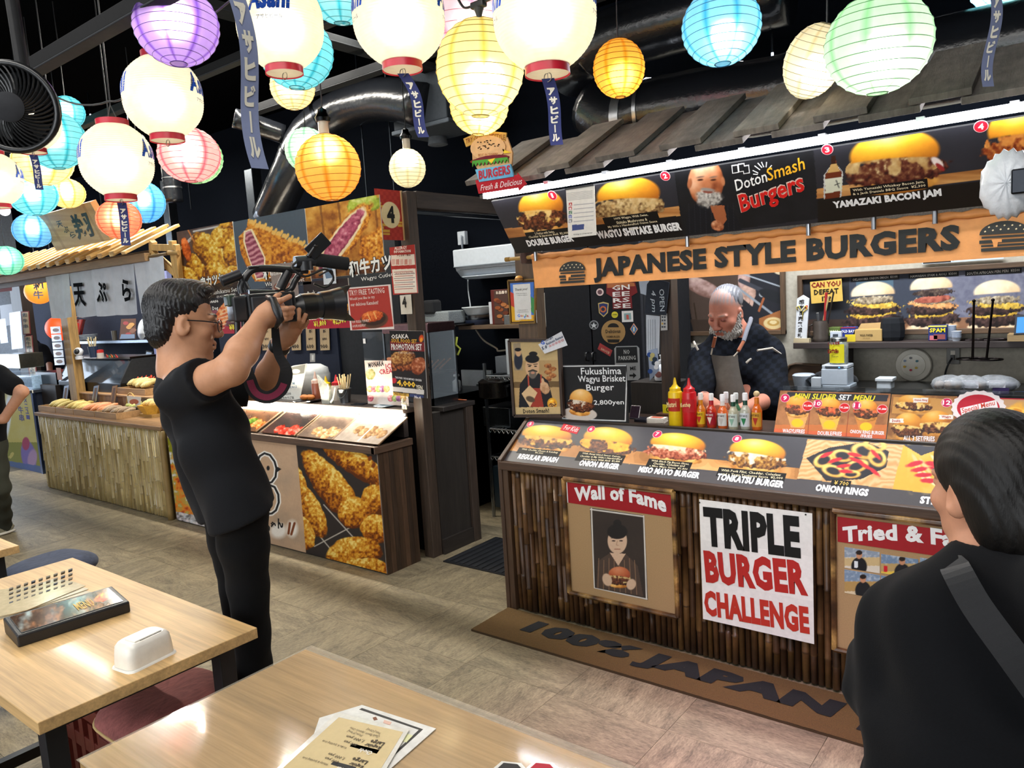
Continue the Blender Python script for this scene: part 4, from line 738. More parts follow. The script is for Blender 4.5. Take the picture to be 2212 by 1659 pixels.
mb=MB('c9ccd0').pxpoly([(1719,734),(1723,645),(1736,637),(1749,645),(1743,736)],fk,0,.012);ob('board',mb,M_paper(),s);ob('stand',MB('b8a888').pxpoly([(1716,740),(1717,730),(1750,731),(1750,741)],fk,-.02,.02),M_wood('x',.2),s)
mb=MB()
for k,(x,y,w)in enumerate(((1733,652,12),(1733,664,9),(1733,676,10),(1731,688,11),(1730,700,10),(1730,712,9),(1729,724,10))):T(mb,fk,'感謝商売繁盛札'[k],(x-w/2,y+5),(x+w/2,y+5),10,'1a1614',.01,d=.013,res=1)
mb.pxpoly([(1741,660),(1746,659),(1746,668),(1741,669)],fk,.012,.013,'b83a34');ob('lettering',mb,M_print(),s);ob('cord_bow',MB('c8b040').tube([fk.at(*q,.016)for q in((1726,670),(1722,664),(1727,660),(1733,672),(1742,660),(1746,666),(1736,674),(1735,690))],.003,5),M_cloth(),s,smooth='all')
s,p,k=lathe_thing('stoneware_mug','dark ribbed stoneware mug holding chopsticks on the shelf','mug',1773,738,YS+.08,[(14,0,'3a3430')]+[(15+(i%2)*1.2,3+i*5,'4a423c')for i in range(9)]+[(15,46,'3a3430'),(12,46,'201c1a'),(12,20,'201c1a')],m=mat('stoneware',rough=.4))
ob('handle',MB('3f3732').tube(p+np.array([(-15,0,38),(-24,0,34),(-24,0,14),(-15,0,9)])*k,2.4*k,7),mat('stoneware',rough=.4),s,smooth='all')
for q,r_,c,lab in((((1781,700),(1785,632)),3.2,'a83030','red wrapped chopsticks standing in the ribbed mug'),(((1777,700),(1790,640)),2.2,'b8a070','pale bamboo chopstick standing in the ribbed mug'),(((1788,700),(1801,630)),1.8,'1c1a1a','thin black chopstick standing in the ribbed mug'),(((1768,700),(1766,676)),3,'606468','steel spoon standing in the ribbed mug')):
 ob('utensil' if 'spoon' in lab else 'chopstick',MB(c).cyl(ay(*q[0],YS+.08),ay(*q[1],YS+.06),r_*k*.8,r_*k,6),M_plast(),label=lab,cat='utensil')
def canbox(name,lab,cat,px0,px1,h,col,texts=(),y=YS+.06,dep=.07,layers=(),m=None):
 p0,p1=on_shelf(px0,y),on_shelf(px1,y);k=mpp(p0);s=thing(name,lab,cat,(p0+p1)/2);ob('body',MB(col).box(p0[0],y,zs,p1[0],y+dep,zs+h*k),m or M_print(),s,bev=.004)
 fr=front(y-.0005);mb=MB();fr2=Fr((p0[0],y-.001,zs),(1,0,0),(0,0,1));W_=p1[0]-p0[0];H_=h*k
 for(x0,y0,x1,y1,c)in layers:ob('label_panel',MB(c).bfr(fr2,x0*W_,y0*H_,-.0005,x1*W_,y1*H_,.0005),M_print(),s)
 for(st,x0,y0,w,hh,c)in texts:TL(mb,fr2,x0*W_,y0*H_,w*W_,hh*H_,st,c,.03,d=.0018,res=1)
 if mb.n:ob('lettering',mb,M_print(),s)
 return s
canbox('spice_tin','green and black spice tin behind the blue spice tin','tin',1790,1815,30,'5a6a34',[('MASA',.1,.62,.8,.18,'e0e0c0')],y=YS+.1,layers=[(0,0,1,.4,'202418')])
canbox('spice_tin','blue and yellow seasoning tin on the shelf','tin',1816,1848,31,'2c3a86',[('OLD BAY',.05,.62,.9,.2,'e8e8f0')],layers=[(.3,0,1,.5,'d8c030'),(0,.94,1,1,'a83030')])
canbox('device','small white card reader standing before the spice tins','device',1793,1818,24,'b8c0cc',y=YS+.015,dep=.02,layers=[(.25,.25,.7,.75,'3a4048')],m=M_plast())
s=canbox('wax_paper_box','kraft cardboard box of wax paper on the shelf','box',1842,1905,26,'b4955e',[('WAX PAPER',.25,.45,.45,.16,'3a2c18'),('deli sheets',.35,.25,.25,.08,'6a5430')],dep=.11);p0=on_shelf(1842,YS+.06);p1=on_shelf(1905,YS+.06)
ob('open_lid',MB('a88a58').add([(p0[0],YS+.17,zs+.06),(p1[0],YS+.17,zs+.06),(p1[0],YS+.18,zs+.105),(p0[0]+.02,YS+.18,zs+.1)],[(0,1,2,3)]),M_paper(),s)
p=on_shelf(1928,YS+.1);k=mpp(p);mb=MB('1c1e22').lathe([(20,0),(24,8),(25,22),(24,38),(20,49),(6,51)],n=8);mb.v=[v*np.array([k,k*.7,k])+p for v in mb.v];ob('speaker',mb,M_matte(),label='faceted black speaker on the shelf beside the wax paper box',cat='speaker',bev=.004)
canbox('meat_can','blue and yellow tin of canned meat on the shelf','tin',2005,2045,33,'22306c',[('SPAM',.08,.55,.84,.28,'f0d820')],layers=[(0,.9,1,1,'d8d060'),(.08,.05,.5,.35,'c06a70'),(.3,.1,.92,.42,'8a4a48')])
for lab,px,n_,y in(('tall stack of white paper cups on the shelf',2055,10,YS+.1),('short stack of white paper cups at the front of the shelf',2066,6,YS+.04)):
 p=on_shelf(px,y);k=mpp(p);s=thing('cup_stack',lab,'cups',p)
 for i in range(n_):ob('paper_cup',MB('c4ccd8').lathe([(7,i*2.6),(9.5,i*2.6+8),(10,i*2.6+8.4),(9.6,i*2.6+8)],n=14),M_paper(),s,smooth=True,local=True).scale=(k,k,k)
for i,(px,top,lab)in enumerate(((2104,650,'left black wire cup stand hanging from the shelf'),(2145,648,'right black wire cup stand hanging from the shelf'))):
 a,b=ay(px,top,YS-.02),ay(px-(3,14)[i],775,YS-.1);r=.07;c=b+[0,-.03*i,0];s=thing('wire_stand',lab,'stand',b);ob('rod',MB('1a1616').tube([a,(a+b)/2,b],.006,6),M_metal(),s)
 ob('ring',MB('1a1616').tube([c+[r*math.cos(q)*1.05,r*.8*math.sin(q),0]for q in np.linspace(0,2*math.pi,24,endpoint=False)],.004,6,closed=True),M_metal(),s)
 q0=np.array([a[0],YS+.06,zs+.004]);ob('foot_ring',MB('1a1616').tube([q0+[.07*math.cos(q),.045*math.sin(q),0]for q in np.linspace(0,2*math.pi,20,endpoint=False)],.004,6,closed=True),M_metal(),s);ob('knob',MB('1a1616').ball(a,.009),M_metal(),s,smooth='all')
fk=front(YS-.01);s=thing('tablet','tablet with a glowing blue screen on a wooden block at the shelf end','tablet',fk.at(2215,738));ob('block',MB('9a8058').box(*[fk.at(2176,740)[0],YS-.02,zs],.1,YS+.1,zs+.035),M_wood('x',.2),s)
ob('bezel',MB('22262c').pxpoly([(2190,724),(2194,681),(2290,676),(2290,720)],fk,0,.01),M_plast(),s);ob('screen',MB('3a7ac8').pxpoly([(2195,719),(2198,685),(2290,680),(2290,715)],fk,.0101,.011),M_emit(.9),s)
fs=front(4.782);c=fs.at(1974,788,.012);k=mpp(c);s=thing('wall_plate','white plate with small coloured marks hung on the kitchen wall','plate',c)
ob('dish',MB().lathe([(8*k,6*k,'c9c4b4'),(24*k,5*k,'c9c4b4'),(26*k,2*k,'b8b2a2'),(34*k,0,'d0cbbc'),(36*k,1*k,'c0baaa'),(34*k,4*k,'c0baaa')],(0,0,0),28,M=Rx90),M_plast(),s,smooth=True,local=True)
mb=MB()
for a,c_ in((.5,'3a6a78'),(2.6,'7a8aa0'),(3.6,'c8a030'),(4.7,'a83040'),(5.6,'b8a040'),(1.6,'707070')):mb.pxpoly(C(1970+15*math.cos(a),785-13*math.sin(a),3.2,2.6,8),fs,.034,.0345,c_)
ob('marks',mb,M_print(),s,kind='stuff');ob('hanger',MB('802828').ball(fs.at(1970,757,.01),.012),M_plast(),s);ob('hanger',MB('151515').ball(fs.at(1972,821,.01),.006),M_plast(),s)
s=thing('wall_outlet','dark wall outlet with a black plug and hanging cord','outlet',fs.at(2060,770));ob('plate',MB('58564f').bfr(fs,*fs.uv(2045,786),0,*fs.uv(2074,750),.008),M_plast(),s,bev=.002);ob('socket',MB('b8b0a0').bfr(fs,*fs.uv(2054,775),.008,*fs.uv(2064,757),.012),M_plast(),s);ob('plug',MB('15171a').bfr(fs,*fs.uv(2055,776),.012,*fs.uv(2063,766),.04),M_black(),s)
ob('cord',MB('15171a').tube(spline([fs.at(2059,772,.04),fs.at(2052,785,.06),fs.at(2044,805,.03),fs.at(2041,830,.02)]),.005,6),M_black(),s,smooth='all')
YB=4.42;zb=ay(1800,838,YB)[2];ob('back_counter',MB('6a6c6e').box(-1.75,YB-.1,zb-.04,.25,4.78,zb),M_metal(),label='steel back counter under the wall shelf',cat='counter',bev=.003);ob('back_cabinet',MB('4a4a48').box(-1.72,YB-.06,0,.25,4.76,zb-.04),M_matte(),label='grey cabinet under the steel back counter',cat='cabinet')
s=thing('receipt_printer','white receipt printer on the back counter','printer',ay(1803,836,YB));fbox('body',1774,797,1830,832,YB,.14,'b3bcc6',M_plast(),parent=s,bev=.006);fbox('top_cover',1775,789,1831,796,YB+.005,.13,'c0c8d0',M_plast(),parent=s,bev=.004);fbox('paper_slot',1782,792,1822,794,YB-.001,.01,'2a3038',M_black(),parent=s,bev=0);fbox('base_box',1776,833,1836,842,YB,.15,'aab4be',M_plast(),parent=s);fbox('status_light',1811,793,1814,795,YB-.003,.004,'50a0ff',M_emit(2),parent=s,bev=0)
pz=ay(1803,789,YB)[2]+.002;p=np.array([ay(1805,789,YB)[0],YB+.07,pz]);k=mpp(p);s=thing('donation_jar','clear donation jar with yellow label standing on the receipt printer','jar',p)
ob('glass_jar',MB('8a9088').lathe([(18*k,0),(19*k,3*k),(19*k,44*k),(15*k,49*k)],p,18),mat('jar_glass',rough=.1,var=.3,alpha=.75),s,smooth=True);ob('lid',MB('9a9c9c').lathe([(16*k,48*k),(17*k,49*k),(17*k,55*k),(15*k,57*k)],p,18),M_metal(),s,smooth=True)
an=np.linspace(-2.6,-.75,12);mb=MB('d8cc28').grid(np.stack([np.stack([p[0]+19.4*k*np.cos(an),p[1]+19.4*k*np.sin(an),np.full(12,p[2]+z*k)],-1)for z in(3,43)]));ob('label',mb,M_print(),s)
fr=front(p[1]-19.8*k);mb=MB();T(mb,fr,'こども食堂',(1789,747),(1814,744),7,'7a1c10',.03,res=1);T(mb,fr,'募金箱',(1788,764),(1812,762),9,'7a1c10',.05,res=1);T(mb,fr,'Thank you',(1797,774),(1811,773),6,'303030',0,res=1);ob('lettering',mb,M_print(),s)
s=thing('wooden_tray','brown wooden tray leaning on the wall behind the white tub','tray',ay(1745,838,4.7));fr=front(4.72);ob('tray_board',MB('5f4630').pxpoly([(1697,850),(1699,800),(1706,787),(1720,783),(1775,786),(1780,850)],fr,0,.015),M_wood('x',.4),s);ob('rim',MB('6a5038').tube([fr.at(*q,.02)for q in((1699,850),(1701,800),(1708,789),(1721,785),(1775,788))],.008,6),M_wood('x',.4),s)
s=thing('white_tub','white plastic tub with a dark handle on the back counter','tub',ay(1737,840,YB+.05));q=ay(1737,840,YB+.08);k=mpp(q);ob('body',MB('b3bcc8').lathe([(18*k,0),(24*k,30*k),(20*k,33*k),(8*k,34*k)],q,18),M_plast(),s,smooth=True);ob('handle',MB('202428').tube(q+np.array([(20,-12,6),(12,-20,22),(22,-18,30),(30,-4,30)])*k,2.6*k,6),M_black(),s,smooth='all');fbox('cup',1752,816,1772,838,YB-.02,.05,'b8bec4',M_plast(),parent=s)
ob('black_pouch',MB('191a1e').ball(ay(1800,822,YB+.22),(50*k,.05,24*k),jit=.15,seed=3),M_cloth(),label='black fabric pouch behind the receipt printer',cat='pouch',smooth='all')
s=thing('white_container','white rectangular food container behind the slider menu','container',ay(1909,842,YB+.02));fbox('body',1893,824,1925,848,YB+.02,.09,'c0c8ce',M_plast(),parent=s,bev=.008);fbox('lid',1890,818,1928,824,YB+.015,.1,'ccd2d6',M_plast(),parent=s)
for i,(px,w,c,lab)in enumerate(((2050,34,'8f7a68','clear bag of burger buns on the back counter'),(2092,40,'9a8474','second bag of buns with printed film beside the purple bag'),(2150,44,'8a8a96','white and purple printed bag of buns'))):
 p=ay(px,842,YB-.03+.03*i);k=mpp(p);s=thing('bun_bag',lab,'bag',p);ob('film',MB('b4b8bc').ball(p+[0,0,13*k],(w*k,.07,19*k),20,10,jit=.16,seed=i),mat('clear_film',rough=.15,var=.3,scale=20,alpha=.45,bump=.8,bscale=30),s,smooth='all')
 for j in(-1,0,1):ob('bun',MB(c).ball(p+np.array([j*w*.55,4,9])*k,(w*.3*k,.045,10*k)),M_food(),s,smooth='all')
 if i:ob('printed_label',MB('e0e0e8').bfr(front(p[1]-.062),*front(p[1]-.062).uv(px-14,838),0,*front(p[1]-.062).uv(px+22,822),.001),M_print(),s)
 if i==2:ob('purple_panel',MB('3a2a58').bfr(front(p[1]-.066),*front(p[1]-.066).uv(px-6,852),0,*front(p[1]-.066).uv(px+30,838),.001),M_print(),s)
 # on and by the counter front
fs=front(3.235);s=thing('thank_you_frame','small framed thank-you card with coloured border on the post','frame',fs.at(1129,700));cv=cvq(fs,[(1099,606),(1158,603),(1157,697),(1105,699)],.0016,'4a3626')
cv.poly([(1103,612),(1154,609),(1154,692),(1108,694)],'4a7ad0');cv.poly([(1103,630),(1112,635),(1112,668),(1105,662)],'d04a3a');cv.poly([(1105,660),(1112,664),(1114,685),(1154,680),(1154,693),(1107,695)],'e8b02c');cv.poly([(1148,640),(1155,645),(1155,680),(1148,672)],'4a9a5a');cv.poly([(1109,615),(1146,612),(1149,689),(1114,692)],'e8e8e4')
board('card',cv,M_print(),s,th=.004);mb=MB()
T(mb,fs,'Thank you!',(1114,630),(1141,628),7,'2a2a2a',0,.2,d=.0055,res=1)
for k_,(ch,c)in enumerate(zip('Google',('4285f4','d64535','e8b02c','4285f4','3a9a55','d64535'))):x=(1119,1125.5,1129,1133,1137,1139.5)[k_];w_=(5.5,3.2,3.2,3.4,1.2,3.4)[k_];T(mb,fs,ch,(x,685+(2.2 if ch=='g' else 0)),(x+w_,685+(2.2 if ch=='g' else 0)),7 if ch in 'Gl' else 5,c,.02,d=.0055,res=1)
T(mb,fs,'★★★★★',(1123,691),(1139,690.5),3,'d8a020',0,d=.0055,res=1)
for i,(x0,x1,y)in enumerate(((1116,1139,635),(1118,1140,639),(1120,1141,671),(1118,1143,675))):T(mb,fs,'to leave us a review on',(x0,y),(x1,y-.6),2.6,'707070',0,d=.0055,res=1)
ob('lettering',mb,M_print(),s);ob('magnet_burger',MB().lathe([(.004,-.012,'c88a40'),(.02,-.012,'d89a48'),(.022,-.006,'d89a48'),(.023,-.004,'6a3a20'),(.021,.002,'e0a04a'),(.016,.011,'e8aa50'),(.004,.014,'f0b860')],fs.at(1126,601,.02),16),M_plast(),s,smooth='all')
fr_=[(1099,606),(1158,603),(1157,697),(1105,699)]
for a,b in((0,1),(1,2),(2,3),(3,0)):ob('frame_rail',MB('8a6a3a').beam(fs.at(*fr_[a],.004),fs.at(*fr_[b],.004),.008,.012,up=(0,1,0)),mat('gold_frame',rough=.3,metal=.7),s)
YP=3.225;fs=front(YP);q4=[(1102,735),(1209,735),(1217,897),(1113,898)];cv=cvq(fs,q4,.0022,'b89a6a');cv.mix((cv.n(30,3)-.4)*.8,'8a7048');cv.rect((1090,735),(1230,780),'c0a878',-.02);cv.poly([(1110,742),(1125,740),(1130,800),(1112,800)],'9a8a70');cv.rect((1105,825),(1220,838),'6a5436',-.02)
cv.ell(1121,778,9,20,'252a38',0,.2);cv.ell(1121,762,6,8,'c8a078',0,.2);cv.ell(1120,755,7,4,'14141a',0,.2)
for k in range(5):cv.lump(1185+k%2*10,790+k*7,8,5,('6a3a20','a86a3c','d8a868'),0,k,5)
cv.poly([(1122,880),(1124,830),(1140,808),(1165,806),(1185,822),(1200,880)],'1f1f24');cv.poly([(1144,878),(1142,838),(1168,838),(1176,880)],'9a3a2c');cv.line([(1142,812),(1144,840)],3,'b04a38');cv.line([(1170,810),(1170,838)],3,'b04a38')
cv.ell(1151,792,15,23,'d0aa84',0,.1);cv.ell(1151,775,15,9,'16161a',0,.15);cv.ell(1153,764,9,5,'16161a',0,.2);cv.ell(1152,808,8,10,'6a625a',0,.3);cv.ell(1152,805,4.5,2.5,'c08a70',0,.4);cv.line([(1143,802),(1152,799),(1161,802)],2.4,'26221f')
for ex in(1145,1158):cv.line([(ex-4,787),(ex+4,789 if ex<1150 else 786)],1.6,'26221f');cv.ell(ex,791,3,1.4,'26221f',0,.4)
cv.poly([(1128,850),(1145,832),(1162,848),(1146,880)],'d8b88c');cv.ell(1147,862,10,6,'5a4a3a',20,.3);cv.lump(1178,838,10,14,('a87a54','d0aa84','e0c09c'),-20,4,8,.1);cv.ell(1174,824,3,8,'d0aa84',-10,.3);cv.ell(1194,871,10.5,12,'d8a030',0,.1);cv.burger(1194,871,16,17,-10,5);cv.rect((1100,880),(1225,900),'c8b080',-.015)
s=thing('framed_poster','dark framed cartoon poster of a bearded chef giving a thumbs up','picture',fs.at(1160,896));board('poster',cv,M_print(),s,th=.005)
for a,b in((0,1),(1,2),(2,3),(3,0)):ob('frame_rail',MB('3a2c24').beam(fs.at(*q4[a],.004),fs.at(*q4[b],.004),.016,.02,up=(0,1,0)),M_wood('z',.3),s)
mb=MB();T(mb,fs,'Doton Smash!',(1132,893),(1188,891),10,'151515',.02,d=.0065,res=1);ob('lettering',mb,M_print(),s)
fk=front(3.205);hang('review_card',[(1163,744),(1213,716),(1226,746),(1177,764)],'white tilted review card with five stars on the framed poster','card','d8dce2',[('Google',(1180,740),(1196,731),6,'3a4a6a'),('Business Review',(1182,746),(1218,729),6,'3a4a6a'),('5.0',(1173,757),(1184,752),8,'18243a',.03),('☆☆☆☆☆',(1187,751),(1220,736),6,'c84a4a',.01),('G',(1170,746),(1178,743),9,'3a66c8',.03)],fr=fk)
YW=3.245;fs=front(YW);cv=cvq(fs,[(1210,789),(1359,787),(1354,912),(1215,906)],.0022,'1d1e20');cv.mix((cv.n(40,3)-.4)*.4,'34363a')
q4=[(1212,791),(1356,789),(1352,909),(1217,904)]
for a,b in zip(q4,q4[1:]+q4[:1]):cv.line([a,b],2.6,'d0d4d6')
cv.ell(1253,894,38,15,'c8c0b8',3,.06);cv.burger(1256,868,58,58,6,41,bun=('a86a28','d89a48','eab868','f6d49a'),fill=('c8bca8','e8e0d0'))
s=thing('chalk_sign','black sign for the Fukushima brisket burger at 2,800 yen','sign',fs.at(1285,906));board('panel',cv,M_print(),s,th=.006,edge='202020');mb=MB()
for st,pl,pr,h in(('Fukushima',(1257,809),(1344,808),15),('Wagyu Brisket',(1251,829),(1353,828),18),('Burger',(1269,848),(1329,847),18),('2,800yen',(1285,877),(1350,876),13)):T(mb,fs,st,pl,pr,h,'e4e8ea',.012,d=.0075)
ob('lettering',mb,M_print(),s)
def oncounter(px,py,z=PB-.004):return az(px,py,z)
def squeeze(px,py,w,h,c,lab,lc,txt):
 p=oncounter(px,py);k=mpp(p);r=w/2;s=thing('squeeze_bottle',lab,'bottle',p)
 ob('bottle',MB(c).lathe([(r*k*.96,0),(r*k,2*k),(r*k,(h-34)*k),(r*.93*k,(h-30)*k),(r*.7*k,(h-28)*k)],p,20),M_plast(),s,smooth=True);ob('cap',MB(c).lathe([(r*.78*k,(h-30)*k),(r*.78*k,(h-22)*k),(r*.55*k,(h-20)*k),(4*k,(h-14)*k),(1.8*k,h*k)],p,18),M_plast(),s,smooth=True)
 an=np.linspace(-2.9,-.5,12);R=r*1.02*k;mb=MB(lc).grid(np.stack([np.stack([p[0]+R*np.cos(an),p[1]+R*np.sin(an),np.full(12,p[2]+z*k)],-1)for z in(34,62)]));ob('label',mb,M_print(),s)
 fr=Fr((p[0],p[1]-R-.001,p[2]),(1,0,0),(0,0,1));mb=MB();TL(mb,fr,-r*.8*k,42*k,r*1.5*k,12*k,txt,'f0d8a0',.02,.2,rot=.1,res=1);ob('lettering',mb,M_print(),s)
squeeze(1461,920,31,105,'e2bc16','yellow mustard squeeze bottle with red label','b03024','Mustard');squeeze(1491,922,31,106,'c3161e','red ketchup squeeze bottle beside the mustard','b8262a','Ketchup')
def hot(px,py,top,w,glass,lab_c,neck,cap_,lab,mark,ball=False):
 p=oncounter(px,py);k=mpp(p);h=py-top;r=w/2;s=thing('sauce_bottle',lab,'bottle',p,None)
 ob('glass',MB(glass).lathe([(r*.9*k,0),(r*k,2*k),(r*k,h*.5*k),(r*.75*k,h*.58*k),(r*.42*k,h*.68*k),(r*.4*k,h*.72*k)],p,16),mat('bottle_glass',rough=.12,var=.1,coat=.5),s,smooth=True)
 ob('neck_wrap',MB(neck).lathe([(r*.46*k,h*.66*k),(r*.44*k,h*.82*k)],p,14),M_plast(),s,smooth=True)
 ob('cap',MB(cap_).ball(p+[0,0,h*.92*k],r*.6*k)if ball else MB(cap_).lathe([(r*.5*k,h*.8*k),(r*.52*k,h*.97*k),(r*.45*k,h*k)],p,14),M_wood('z',.1)if ball else M_plast(),s,smooth=True)
 an=np.linspace(-2.95,-.4,10);R=r*1.03*k;ob('label',MB(lab_c).grid(np.stack([np.stack([p[0]+R*np.cos(an),p[1]+R*np.sin(an),np.full(10,p[2]+z*k)],-1)for z in(h*.09,h*.46)])),M_print(),s)
 fr=Fr((p[0],p[1]-R-.001,p[2]),(1,0,0),(0,0,1));mb=MB();TL(mb,fr,-r*.75*k,h*.36*k,r*1.5*k,h*.06*k,'HOT SAUCE','151515' if lab_c!='a01c28' else 'f0e0d0',.02,res=1);mb.prism([(-r*.5*k,h*.32*k),(r*.5*k,h*.32*k),(0,h*.12*k)],fr,0,.0005,mark);ob('lettering',mb,M_print(),s)
for a in((1570,916,846,20,'c8785a','d8ccc4','d8c8c8','f0ecf0','white-capped orange sauce bottle in the back row of the sauces','b04a30'),(1591,917,848,20,'4a7a5a','d0d8d0','1c4a38','e8ecec','green-necked sauce bottle in the back row of the sauces','2a6a3a'),(1515,921,848,21,'c8701c','e0b422','d88a20','e8e4dc','hot sauce bottle with yellow label next to the ketchup','c03020'),(1538,923,849,21,'b8341c','a01c28','a81c28','f0ece8','hot sauce bottle with dark red label','e8d0c0'),(1562,925,851,21,'d8642a','dcd8d2','e0d8d4','f2eef0','orange hot sauce bottle with white label and neck','c0b8b0'),(1585,927,852,21,'b8b49a','d2dcd2','1c4a38','f0f0f0','pale sauce bottle with green neck and white label','8ab09a'),(1611,927,848,22,'b8b8a8','d8dce0','204a3c','f0f0f2','pale sauce bottle with green leaf triangle label','2a7a4a')):hot(*a)
hot(1636,928,843,22,'d8641c','d89a34','d87a28','d8bc8c','orange sauce bottle with round wooden cap at the row end','b03020',True)
p=oncounter(1369,905);s=thing('phone_stand','dark phone propped up beside the Fukushima sign','phone',p);k=mpp(p);ob('phone',MB('3a2c38').box(-11*k,-.004,0,13*k,.004,30*k,M=Matrix.Translation(p)@Matrix.Rotation(-.4,4,'X')),mat('phone_glass',rough=.15,coat=1),s,bev=.003);ob('stand',MB('26242a').box(p[0]-8*k,p[1]-.01,p[2],p[0]+10*k,p[1]+.05,p[2]+.006),M_black(),s)
p=oncounter(1387,910);ob('calculator',MB('1c1c24').box(p[0]-.03,p[1]-.03,p[2],p[0]+.04,p[1]+.05,p[2]+.014),M_plast(),label='small black card reader on the counter',cat='device',bev=.003)
p=oncounter(1420,912);s=thing('card_stack','stack of printed business cards on the counter','cards',p)
for i in range(7):ob('card',MB(('dcd4c8','e8e0d4')[i%2]).box(-.045,-.028,i*.0035,.045,.028,i*.0035+.003,M=Matrix.Translation(p)@Matrix.Rotation(.1+rnd.uniform(-.1,.1),4,'Z')),M_paper(),s)
ob('top_print',MB('c86a50').box(p[0]-.03,p[1]-.018,p[2]+.0245,p[0]+.03,p[1]+.018,p[2]+.0255),M_print(),s)
p=oncounter(1432,903)+[0,.07,0];s=thing('yellow_card','yellow card on a small wooden tray beside the mustard','card',p);ob('tray',MB('5a3420').box(p[0]-.06,p[1]-.03,p[2],p[0]+.06,p[1]+.03,p[2]+.015),M_wood('x',.3),s,bev=.003);fr=front(p[1]-.01);ob('card',MB('d8c81c').box(p[0]-.03,p[1]-.01,p[2]+.015,p[0]+.05,p[1]-.007,p[2]+.06),M_print(),s);mb=MB();TL(mb,fr.off(.002),p[0]-.01,p[2]+.022,.05,.025,'OK','2a2410',.02);ob('lettering',mb,M_print(),s)
# passage and fried-skewer stall (number 4)
YK=2.99;fk=front(YK);XE=-3.41
# passage between the stalls
t=thing('ribbed_mat','dark ribbed entrance mat in the passage beside the burger counter','mat',(-2.9,3.6,0));ob('base',MB('17181b').box(-3.26,3.33,0,-2.5,3.86,.008),M_black(),t)
for i in range(14):ob('rib',MB('212327').box(-3.24+i*.052,3.34,.008,-3.21+i*.052,3.85,.012),M_black(),t)
zb0=ax_(894,449,-3.36)[2];ob('wooden_beam',MB('352b24').box(-3.44,3.436,zb0,-3.36,4.85,zb0+.105),M_wood('y',.45),label='dark wooden beam running back from the number four post',cat='beam',bev=.004)
ob('conduit',MB('4a5058').box(-3.43,3.44,zb0-.03,-3.4,4.85,zb0-.012),M_metal(),label='grey metal conduit below the dark wooden beam',cat='conduit')
q=front(4.845).at(1006,515);s=thing('wall_outlet','white outlet box with plug above the air conditioner','outlet',q);ob('box',MB('b8c0c8').bfr(front(4.845),*front(4.845).uv(996,530),0,*front(4.845).uv(1010,499),.04),M_plast(),s,bev=.004);ob('plug',MB('9aa4b0').tube([q+[0,-.05,.02],q+[0,-.06,0],q+[0,-.04,-.12]],.01,6),M_plast(),s,smooth='all')
YA=4.55;fa=front(YA);a0,bt=fa.uv(981,540);b_=fa.uv(990,604)[1];a1=a0+.86;s=thing('air_conditioner','white wall air conditioner over the passage','air conditioner',fa.p(a0+.4,b_));Hh=bt-b_
prof=[(0,Hh),(-.02,Hh*.98),(-.02,Hh*.42),(.0,Hh*.38),(.005,Hh*.3),(.06,Hh*.08),(.12,0),(.29,0),(.29,Hh)]
ob('body',MB('c3ccd6').prism([(YA+y,b_+z)for y,z in prof],Fr((a0,0,0),(0,1,0),(0,0,1)),0,a1-a0),M_plast(),s,bev=.006)
ob('louver',MB('aab4c0').box(a0+.05,YA+.015,b_+Hh*.06,a1-.05,YA+.1,b_+Hh*.1),M_plast(),s,bev=.003);ob('outlet_slot',MB('20262e').add([(a0+.04,YA+.002,b_+Hh*.32),(a1-.04,YA+.002,b_+Hh*.32),(a1-.04,YA+.055,b_+Hh*.1),(a0+.04,YA+.055,b_+Hh*.1)],[(0,3,2,1)]),M_black(),s);ob('front_seam',MB('8a949e').box(a0,YA-.022,b_+Hh*.415,a1,YA-.01,b_+Hh*.435),M_plast(),s)
ob('hanging_cable',MB('b0b8c0').tube(spline([ay(1011,605,4.7),ay(1012,630,4.75),ay(1016,660,4.7),ay(1016,690,4.6)]),.006,6),M_plast(),label='thin white cable hanging below the air conditioner',cat='cable',smooth='all')
ob('hanging_cable',MB('a8a090').tube(spline([ay(1028,712,4.62),ay(1045,735,4.62),ay(1072,752,4.6),ay(1076,758,4.6),ay(1096,756,4.6)]),.008,6),M_plast(),label='beige cable sagging under the passage shelf',cat='cable',smooth='all')
YS2=4.42;zs2=ay(1000,704,YS2)[2];x0=ay(990,704,YS2)[0];ob('passage_shelf',MB('6a5440').box(x0,YS2,zs2-.03,x0+1.0,4.84,zs2),M_wood('x',.35),label='brown wooden shelf holding bowls in the passage',cat='shelf',bev=.003)
def shelfp(px,y):d=ray(px,700);return np.array([d[0]*y/d[1],y,zs2])
s,p,k=lathe_thing('cooking_pot','dark blue pan with a long handle on the passage shelf','pan',1034,704,YS2+.14,[(26,0,'1c2438'),(29,4,'1c2438'),(29,14,'20283c'),(27,14,'101420')],n=22)
ob('handle',MB('15171c').tube([p+np.array(q)*k for q in((-28,-6,11),(-50,-12,18),(-66,-16,19))],3*k,6),M_black(),s,smooth='all')
p2=p+[0,0,14.5*k];s=thing('steel_bowl','steel bowl stacked in the blue pan','bowl',p2);ob('bowl',MB('8a9098').lathe([(24*k,0),(29*k,9*k),(28*k,9*k)],p2,22),M_metal(),s,smooth=True)
p3=p2+[0,0,9.5*k];s=thing('plastic_bowl','white ribbed plastic colander bowl on top of the pan stack','bowl',p3);ob('bowl',MB('cfd6da').lathe([(22*k,0),(25*k,3*k),(31*k,15*k),(34*k,16*k),(34*k,18*k),(30*k,17*k),(22*k,3*k)],p3,26),M_plast(),s,smooth=True)
